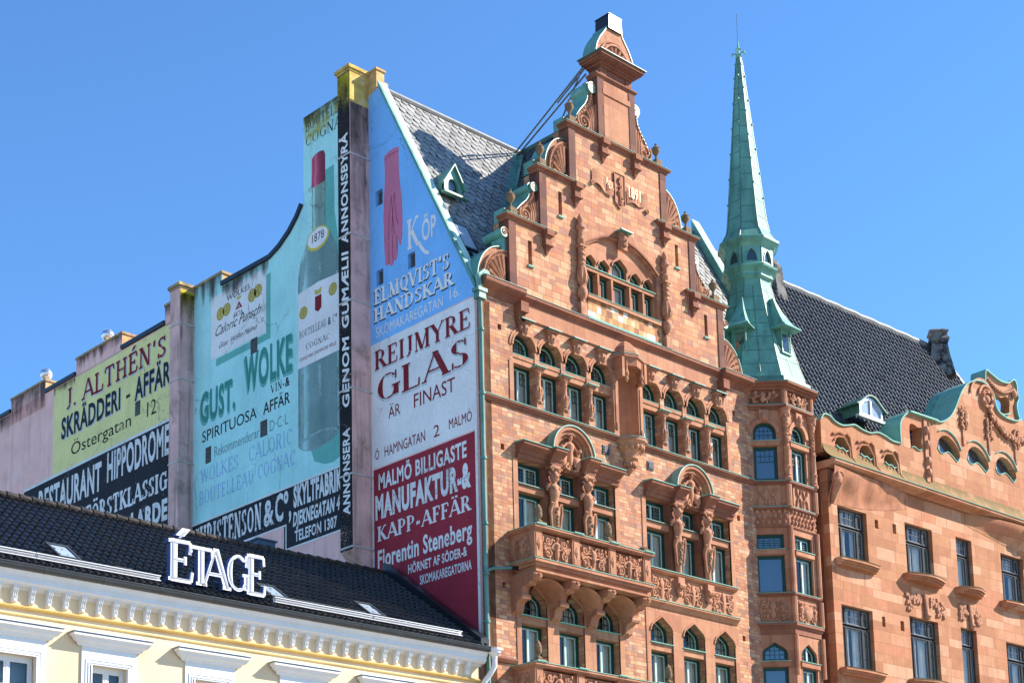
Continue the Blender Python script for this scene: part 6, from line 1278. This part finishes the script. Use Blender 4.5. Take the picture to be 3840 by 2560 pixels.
# ================================================================ red sandstone building on the right
SB = root('art_nouveau_building', (25, 4, 0), 'orange sandstone house with wavy pierced parapet and mossy cornice', 'building')
FS = Fr(0, 0, -.028)
D0 = .35
def P0(u, d, z): return FS.p(u, d + D0, z)
class FrO(Fr):
    def p(s, u, d, z): return FS.p(u, d + D0, z)
FO = FrO()
wins = [(17.58, 19.42, 18.85, 20.98), (21.95, 23.82, 18.98, 21.12), (25.52, 26.68, 18.98, 21.18), (28.85, 30.6, 18.92, 21.05), (33.0, 34.8, 18.9, 21.0)]
wins2 = [(17.5, 19.45, 14.62, 17.1), (21.88, 23.85, 14.72, 17.3), (25.45, 26.6, 14.7, 17.35), (28.8, 30.6, 14.7, 17.2), (33.0, 34.8, 14.7, 17.2)]
wins3 = [(u0, u1, 10.2, 13.0) for u0, u1, _, _ in wins2]
sh = [rect(19.95 + k * .0, 20.17, 20.5, 20.85) for k in (0,)] + [rect(21.12, 21.36, 20.5, 20.9), rect(20.05, 20.25, 16.6, 17.0), rect(21.25, 21.5, 16.6, 17.0)]
q = MB(FO); q.plate(rect(17.05, 58, 0, 22.5), [rect(*w_) for w_ in wins + wins2 + wins3] + sh, 0, .35, True); sw_ = q.build('wall', M['ashlar'], SB)
q = MB(FO); q.box(17.06, 58, -8.5, -.9, 0, 22.6); q.build('core', M['ashlar'], SB)
q = MB(FO); q.box(17.05, 17.5, -.9, -.35, 0, 22.5); q.build('wall_return', M['redstone'], sw_)
for h in sh: q = MB(FO); q.box(h[0][0] - .05, h[1][0] + .05, -.35, -.2, h[0][1] - .05, h[2][1] + .05); q.build('vent_grille', M['dark'], sw_)
M['frame2'] = plain('dark_brown_paint', (.06, .055, .055), .4, .15, 4); M['sash2'] = plain('grey_paint', (.30, .30, .29), .4, .1, 4)
def swin(u0, u1, z0, z1, k):
    zt = z1 - .72; a_ = u0 + .22 * (u1 - u0) * (1 if u1 - u0 > 1.3 else .0); b_ = u1 - .24 * (u1 - u0)
    L = []
    cols = [(u0, a_), (a_, b_), (b_, u1)] if u1 - u0 > 1.3 else [(u0, b_), (b_, u1)]
    for c0, c1 in cols:
        wide = (c1 - c0) > .6
        L += [(rect(c0 + .01, c1 - .01, zt + .04, z1), 0, 3 if wide else 1, 2, None), (rect(c0 + .01, c1 - .01, z0, zt - .04), 0, 1, 1 if wide else 3, None)]
    o = window(SB, FO, -.2, L, .055, .022, 'frame2', 'sash2', True, 'window', 100 + k, sw=.025)
for k, w_ in enumerate(wins + wins2 + wins3): swin(*w_, k)
def bowsill(u0, u1, z, bow):
    q = MB(FO); N = 12
    for dp, z0, z1 in ((.16, z - .26, z - .18), (.24, z - .18, z - .1), (.32, z - .1, z)):
        A_ = []
        for i in range(N + 1): f = i / N; u = u0 - .3 + (u1 - u0 + .6) * f; A_.append((u, dp + bow * sin(pi * f) - (0 if 0 < i < N else .0)))
        vs = [(u, d, z0) for u, d in A_] + [(u, d, z1) for u, d in A_] + [(u, 0, z0) for u, d in A_] + [(u, 0, z1) for u, d in A_]; k = N + 1
        q.add(vs, [f for i in range(N) for f in ((i, i + 1, k + i + 1, k + i), (2 * k + i, 2 * k + i + 1, i + 1, i), (k + i, k + i + 1, 3 * k + i + 1, 3 * k + i))] + [(0, k, 3 * k, 2 * k), (N, 2 * k + N, 3 * k + N, k + N)])
    o = q.build('sill', M['ashlar'], SB); q = MB(FO)
    q.add([(u, d_ , z + e) for e in (.002, .03) for d_ in (0,) for u in (u0 - .3, u1 + .3)] + [(u0 - .3 + (u1 - u0 + .6) * i / N, .35 + bow * sin(pi * i / N), z + .002) for i in range(N + 1)], [tuple([0] + list(range(4, 5 + N)) + [1])]); q.build('flashing', M['coppertrim'], o)
for k, (u0, u1, z0, z1) in enumerate(wins + wins2 + wins3): bowsill(u0, u1, z0, .25 if k % 5 in (1, 2) else .08)
for k in (1, 2):      # fruit carvings between the storeys
    u0, u1, z0, z1 = wins2[k]; c = (u0 + u1) / 2 + .15; w_ = (u1 - u0) * .66; rn = random.Random(k); q = MB(FO)
    for s in (-1, 1):
        for j in range(34):
            x = rn.uniform(.25, 1); z = rn.uniform(.55, 1) if x < .6 else rn.uniform(.05, 1); q.ell(c + s * x * w_, .02, z1 + .22 + z * .7, .10, .08, .09, 6, 4)
    q.loft([(z1 + .0, c, .06, .14, .1), (z1 + .12, c, .1, .16, .14), (z1 + .25, c, .06, .1, .1), (z1 + .6, c, .06, .12, .08), (z1 + 1.0, c, .05, .16, .08)], 8); smooth_all(q.build('fruit_relief', M['carved'], SB))
# cornice with cove
q = MB(FO); q.mould(16.95, 30.35, [(-.4, 22.3), (.12, 22.3), (.2, 22.36), (.42, 22.42), (.5, 22.48), (.5, 22.58), (-.4, 22.62)]); q.mould(31.6, 58, [(-.4, 22.3), (.12, 22.3), (.2, 22.36), (.42, 22.42), (.5, 22.48), (.5, 22.58), (-.4, 22.62)]); cn = q.build('cornice', M['ashlar'], SB)
q = MB(FO); q.mould(16.9, 30.4, [(.3, 22.61), (.54, 22.582), (.54, 22.60), (.3, 22.64)]); q.build('flashing', M['coppertrim'], cn)
q = MB(FO)
M['redstone2'] = plain('streaked_sandstone', (.40, .165, .085), .85, .25, 2.5, .2, streak=.7, streakcol=(.17, .07, .045))
def cove(u, t):
    u_ = 17.0 + 5.2 * u; tp = (1 - u) ** .55; return (u_, .012 + .40 * tp * (sin(pi / 2 * t) ** 2.2) + .05 * sin(u_ * 4.5) * sin(pi * t) * tp, 22.32 - (1.35 * (.45 + .55 * (1 - u ** 2))) * (1 - t))
q.grid(lambda i, j: cove(i, j), 40, 10); smooth_all(q.build('cove', M['redstone2'], SB), 60); q = MB(FO)
q.grid(lambda i, j: (26.3 + 6 * i, .012 + .5 * (sin(pi / 2 * min(1, i * 1.6))) * sin(pi / 2 * j) ** 2, 22.32 - 1.3 * (.4 + .6 * i) * (1 - j)), 24, 8)
smooth_all(q.build('cove', M['ashlar'], SB), 60)
q = MB(FO); q.ell(17.25, .3, 21.9, .22, .2, .3); q.scroll(17.3, 21.95, .42, .2, 1.6, 1, 0, .06); q.tube([(17.25, .35, 21.7), (17.2, .2, 21.3), (17.22, .05, 20.95)], [.2, .14, .06], 8); smooth_all(q.build('carved_corner', M['carved'], SB))
q = MB(FO); q.ell(31.0, .35, 22.2, .6, .4, .4); q.scroll(30.6, 22.3, .6, .3, 1.5, 1, 0, .09); q.ell(31.5, .3, 21.6, .5, .3, .5); smooth_all(q.build('carved_corner', M['carved_grey'], SB))
# mossy slope over the cornice and the pierced parapet
q = MB(FO); q.grid(lambda i, j: (17.05 + 41 * i, -.11 + .55 * (1 - j) ** 2.2 + .03 * sin(i * 136) * (1 - j), 22.62 + .72 * j), 180, 6); smooth_all(q.build('mossy_slope', M['ashlar_moss'], SB), 60)
def wavy(pts, n=6):
    out_ = []
    for k in range(len(pts) - 1):
        p0, p1, p2, p3 = pts[max(k - 1, 0)], pts[k], pts[k + 1], pts[min(k + 2, len(pts) - 1)]
        for i in range(n):
            t = i / n; out_.append(tuple(.5 * ((2 * p1[a_]) + (p2[a_] - p0[a_]) * t + (2 * p0[a_] - 5 * p1[a_] + 4 * p2[a_] - p3[a_]) * t * t + (3 * p1[a_] - p0[a_] - 3 * p2[a_] + p3[a_]) * t ** 3) for a_ in (0, 1)))
    return out_ + [pts[-1]]
PD = -.12
topc = wavy([(17.0, 24.25), (17.2, 24.5), (17.55, 24.5), (17.85, 24.36), (18.3, 24.3), (18.75, 24.4), (19.12, 24.5), (19.6, 24.42), (20.15, 24.4), (20.62, 24.53), (21.1, 24.5), (21.6, 24.4), (22.1, 24.42)], 5)
hol = [wavy([(c - .38, 23.4), (c - .40, 23.55), (c - .25, 23.78), (c - .05, 23.88), (c + .15, 23.8), (c + .38, 23.5), (c + .40, 23.36), (c + .2, 23.28), (c, 23.36), (c - .2, 23.34), (c - .36, 23.38)], 3) for c in (18.25, 19.8, 21.4)]
q = MB(FO); q.plate([(17.0, 23.0), (22.2, 23.0), (22.2, 24.42)] + topc[::-1], hol, PD, .4, True); pa = q.build('parapet', M['ashlar'], SB)
q = MB(FO); q.strip(topc, .05, PD - .5, PD + .07)
for h in hol: q.strip([p for p in h if p[1] < 23.44][1:] if 0 else wavy([(min(p[0] for p in h) + .02, 23.42), (h[0][0] + .2, 23.33), (h[0][0] + .4, 23.37), (h[0][0] + .6, 23.29), (h[0][0] + .78, 23.36)], 3), .04, PD - .4, PD + .05)
smooth_all(q.build('copper_cover', M['coppertrim'], pa), 50)
q = MB(FO)
for c in (18.25, 19.8, 21.4):
    for k in range(3): q.tube([(c - .25 + .22 * k, PD + .03, 23.28), (c - .22 + .24 * k, PD + .02, 23.1), (c - .1 + .26 * k, PD + .12, 22.9), (c + .05 + .28 * k, PD + .3, 22.72)], .03, 5)
    q.tube([(c - .55, PD + .03, 23.85), (c - .2, PD + .05, 24.0), (c + .1, PD + .05, 23.95), (c + .3, PD + .05, 24.05), (c + .5, PD + .04, 23.9), (c + .56, PD + .04, 23.5), (c + .6, PD + .04, 23.1), (c + .72, PD + .2, 22.8)], .06, 6)
    q.tube([(c - .5, PD + .03, 23.62), (c - .3, PD + .05, 23.8), (c + .1, PD + .06, 23.85), (c + .42, PD + .05, 23.5), (c + .46, PD + .04, 23.1)], .045, 6)
smooth_all(q.build('leaf_carving', M['ashlar'], pa))
# pier and curved gable
gp = [(22.2, 24.42), (22.2, 25.1), (22.32, 25.45), (22.6, 25.72), (22.86, 25.9), (24.8, 25.95)]
gcur = wavy([(24.8, 25.95), (25.3, 26.05), (25.85, 26.4), (26.25, 26.85), (26.55, 27.3), (26.85, 27.75), (27.3, 28.18), (27.95, 28.5), (28.5, 28.58), (28.95, 28.5), (29.3, 28.2), (29.42, 27.75), (29.65, 27.5), (30.05, 27.38), (30.5, 27.36), (31.1, 27.42), (31.5, 27.62)], 4)
ov = [wavy([(u0, 24.85), (u0 + .12, 25.2), (u0 + .45, 25.47), (u0 + .88, 25.52), (u0 + 1.3, 25.35), (u0 + 1.62, 25.0), (u0 + 1.62, 24.72), (u0 + 1.4, 24.52), (u0 + 1.1, 24.68), (u0 + .75, 24.82), (u0 + .4, 24.66), (u0 + .15, 24.7), (u0, 24.85)], 3)[:-1] for u0 in (24.82, 27.0, 29.15)]
ph_ = wavy([(22.92, 24.45), (22.9, 25.35), (23.2, 25.5), (23.5, 25.42), (23.8, 25.46), (23.72, 24.9), (23.66, 24.5), (23.4, 24.42), (23.15, 24.5), (22.92, 24.45)], 3)[:-1]
q = MB(FO); q.plate([(22.2, 23.0), (58, 23.0), (58, 24.4), (38.5, 24.4), (37.5, 25.2), (36, 26.6)] + [(33.5, 27.4), (31.5, 27.62)] + gcur[::-1][1:] + gp[::-1][1:], ov + [ph_], PD, .5, True); gb_ = q.build('curved_gable', M['ashlar'], SB)
q = MB(FO); q.strip(gcur, .05, PD - 1.1, PD + .10); q.strip(gp[4:], .07, PD - .9, PD + .16); q.strip(wavy(gp[:5], 3), .06, PD - .9, PD + .08)
for u0 in (24.82, 27.0, 29.15): q.strip(wavy([(u0, 24.86), (u0 + .15, 24.7), (u0 + .4, 24.66), (u0 + .75, 24.82), (u0 + 1.1, 24.68), (u0 + 1.4, 24.52), (u0 + 1.6, 24.72)], 3), .03, PD - .4, PD + .03)
q.strip(wavy([(22.94, 24.46), (23.15, 24.5), (23.4, 24.42), (23.66, 24.5)], 3), .03, PD - .4, PD + .05)
smooth_all(q.build('copper_cover', M['coppertrim'], gb_), 50)
q = MB(FO); q.strip(gcur[:36], .0 + .02, PD - 1.6, PD - 1.1); q.build('copper_flank', M['copper'], gb_)
q = MB(FO)
for h in ov: i_ = min(h)[0]; q.box(i_ - .05, i_ + 1.7, PD - .4, PD - .32, 24.4, 25.6)
q.build('oval_window', M['darkglass'], gb_)
q = MB(FO)
for h in ov: i_ = min(h)[0]; q.strip(h, .05, PD - .31, PD - .26, True); q.box(i_ + .5, i_ + .56, PD - .31, PD - .26, 24.6, 25.5)
q.build('window_frame', M['sash2'], gb_)
q = MB(FO)
for h in ov: i_ = min(h)[0]; q.strip(wavy([(i_ + 1.75, 25.1), (i_ + 1.45, 25.5), (i_ + 1.0, 25.74), (i_ + .5, 25.76), (i_ + .1, 25.6)], 3)[::-1], -.03, PD, PD + .06)
q.build('hood', M['coppertrim'], gb_)
q = MB(FO)    # carved pendants, roundel and garland
for u in (26.85, 28.8, 30.9):
    rn = random.Random(int(u)); q.box(u - .12, u + .02, PD, PD + .06, 25.4, 26.3)
    for s in (-.12, .14):
        q.tube([(u + s, PD + .08, 27.1 if u < 28 else 26.9), (u + s, PD + .06, 26.2)], .035, 5)
        for j in range(9): q.ell(u + s + rn.uniform(-.1, .1), PD + .06, 26.15 + .1 * j, .1, .07, .07, 6, 3)
for k in range(46):
    f = k / 45; u = 28.9 + 2.9 * f; rn = random.Random(k); q.ell(u, PD + .1, 27.25 - .75 * sin(pi * min(1, f * .8)) + rn.uniform(-.12, .12), .13, .1, .11, 6, 3)
q.ring(28.8, 27.88, .28, .44, 0, 360, PD, PD + .14, 20); q.ell(28.8, PD + .05, 27.88, .2, .12, .2); q.ring(28.8, 27.88, .55, .66, 30, 170, PD, PD + .1, 14); q.ring(28.5, 27.75, .9, 1.0, 60, 170, PD, PD + .08, 14)
for k in range(12): q.ell(28.8 + .36 * cos(k), PD + .15, 27.88 + .36 * sin(k), .06, .05, .06, 5, 3)
for z in (23.6, 24.1, 24.8, 25.4): q.ell(24.0, PD + .08, z, .14, .12, .2, 6, 4)
q.box(23.86, 24.1, PD, PD + .06, 23.2, 25.85); q.tube([(24.25, PD + .03, 23.3), (24.25, PD + .03, 25.8)], .05, 6)
smooth_all(q.build('carved_ornament', M['carved'], gb_))
crest = wavy([(28.9, 28.55), (28.95, 28.9), (29.05, 29.28), (29.4, 29.2), (30.1, 29.05), (30.8, 29.12), (31.25, 29.38), (31.42, 29.2), (31.42, 28.9), (31.5, 28.6), (31.32, 28.3), (31.35, 27.9), (31.45, 27.62)], 4)
chole = wavy([(29.5, 27.75), (29.5, 28.2), (29.75, 28.5), (30.2, 28.35), (30.6, 28.5), (30.9, 28.4), (30.85, 28.0), (30.75, 27.7), (30.2, 27.5), (29.8, 27.55), (29.5, 27.75)], 3)[:-1]
q = MB(FO); q.plate(crest[::-1] + [(28.9, 28.4), (29.3, 28.1), (29.44, 27.7), (29.7, 27.4), (31.2, 27.36)], [chole], PD - .12, .45, True); cr = q.build('crest', M['ashlar'], gb_)
q = MB(FO); q.strip(crest, .06, PD - .75, PD - .0); q.strip([p for p in chole if p[1] < 27.9][::-1][:12] if 0 else wavy([(29.55, 27.75), (29.85, 27.56), (30.2, 27.52), (30.75, 27.72)], 3), .05, PD - .7, PD + .0); smooth_all(q.build('copper_cover', M['coppertrim'], cr), 50)
q = MB(FO)
for k in range(16): f = k / 15; q.ell(29.1 + 2.1 * f, PD - .06, 28.95 - .35 * sin(pi * f), .13, .08, .09, 6, 3)
q.ell(31.2, PD - .04, 28.75, .2, .12, .2); smooth_all(q.build('carved_ornament', M['carved'], cr))
# tiled roof
e1 = Vector(FS.p(16.2, -.35, 23.3)); ud2 = Vector((FS.c, FS.s, 0)); v2 = Vector((0, 4.75, 9.75)); sl3 = v2.length; v2.normalize()
q = MB(); tiles(q, e1, ud2, v2, 74, 32, .28, sl3 / 32, .04, .05, lambda u, v: u < 17.6 + .35 * (sl3 - v), 6)
tr2 = smooth_all(q.build('tiled_roof', M['tile2'], SB), 50)
q = MB(); w0 = Vector((0, 0, -.05)); r1 = e1 + v2 * sl3; q.add([tuple(e1 + w0), tuple(e1 + ud2 * 20.6 + w0), tuple(r1 + ud2 * 17.4 + w0), tuple(r1 + w0), tuple(r1 + Vector((0, 4.7, -9.7))), tuple(r1 + ud2 * 17.4 + Vector((3, 4.7, -9.7)))], [(0, 1, 2, 3), (3, 2, 5, 4), (1, 5, 2)], True); q.build('roof_deck', M['tile2'], tr2)
q = MB(); q.tube([tuple(r1 + ud2 * (17.6 * k / 40) + Vector((0, 0, .05 + .02 * sin(k * 2.1)))) for k in range(41)], .16, 8, True); M['lead'] = plain('grey_lead', (.17, .17, .17), .6, .15, 3); q.build('ridge_cap', M['lead'], tr2)
q = MB(); ge = r1 + ud2 * 17.6; q.tube([tuple(ge), tuple(e1 + ud2 * 20.75 + v2 * .5)], .12, 6, True); q.build('hip_cap', M['tile2'], tr2)
M['rough'] = plain('weathered_grey_stone', (.17, .16, .15), .95, .4, 3, .1, patch=(.02, .02, .022), patchscale=2.2, patchat=.5, bump=.6)
q = MB(FS); cy = -4.7
for w0_, w1_, z0, z1 in ((.95, .66, 31.4, 32.5), (.66, .56, 32.5, 33.1), (.6, .72, 33.1, 33.3), (.72, .54, 33.3, 33.5), (.54, .7, 33.5, 33.7), (.7, .36, 33.7, 33.84)):
    q.loft([(z0, 33.15, cy, w0_, w0_ * .9), (z1, 33.15, cy, w1_, w1_ * .9)], 4)
ck = q.build('chimney', M['rough'], SB)
q = MB(FS)
for w0_, w1_, z0, z1 in ((.7, .5, 31.8, 33.0), (.5, .48, 33.0, 33.6), (.36, .3, 33.6, 33.9)): q.loft([(z0, 21.3, -5.1, w0_, w0_), (z1, 21.25, -5.1, w1_, w1_)], 6)
q.build('chimney', M['rough'], SB)
# eyebrow dormer and access rail
def eyebrow(u0, u1, d, z0, z1):
    n = 16; c = (u0 + u1) / 2; cur = [(u0 - .25 + (u1 - u0 + .5) * i / n, z0 + (z1 - z0) * (.42 + .58 * sin(pi * i / n) ** 1.6)) for i in range(n + 1)]
    q = MB(FS); q.plate([(u0, z0), (u1, z0)] + [(u, z - .03) for u, z in cur if u0 <= u <= u1][::-1], [[(u0 + .12, z0 + .1), (c - .05, z0 + .1), (c - .05, z0 + .84 * (z1 - z0)), (u0 + .35, z0 + .68 * (z1 - z0)), (u0 + .12, z0 + .42 * (z1 - z0))], [(c + .05, z0 + .1), (u1 - .12, z0 + .1), (u1 - .12, z0 + .42 * (z1 - z0)), (u1 - .35, z0 + .68 * (z1 - z0)), (c + .05, z0 + .84 * (z1 - z0))]], d, .1); q.box(u0 - .15, u1 + .15, d - .1, d + .08, z0 - .1, z0); o = q.build('dormer', M['sheet'], SB)
    q = MB(FS); q.plate([(u0 + .1, z0 + .05), (u1 - .1, z0 + .05)] + [(u, z - .12) for u, z in cur if u0 + .1 <= u <= u1 - .1][::-1], (), d - .06, .01, sides=False); q.build('pane', M['pane'], o)
    q = MB(FS); q.strip(cur, .06, d - .9, d + .10); q.plate([(u0 - .02, z0), (u0, z0)] + [(u0, cur[2][1]), (u0 - .02, cur[2][1])], (), d, 1.0, True) ; smooth_all(q.build('copper_cover', M['copperdark'], o), 50)
eyebrow(20.75, 22.3, -.6, 25.6, 26.5)
q = MB(FS); q.tube([(23.9, -.6, 25.6), (23.9, -.6, 26.7), (25.6, -1.4, 26.75)], .03, 5); q.tube([(23.9, -.6, 26.5), (25.2, -.6, 26.3)], .03, 5); q.build('access_rail', M['lead'], SB)
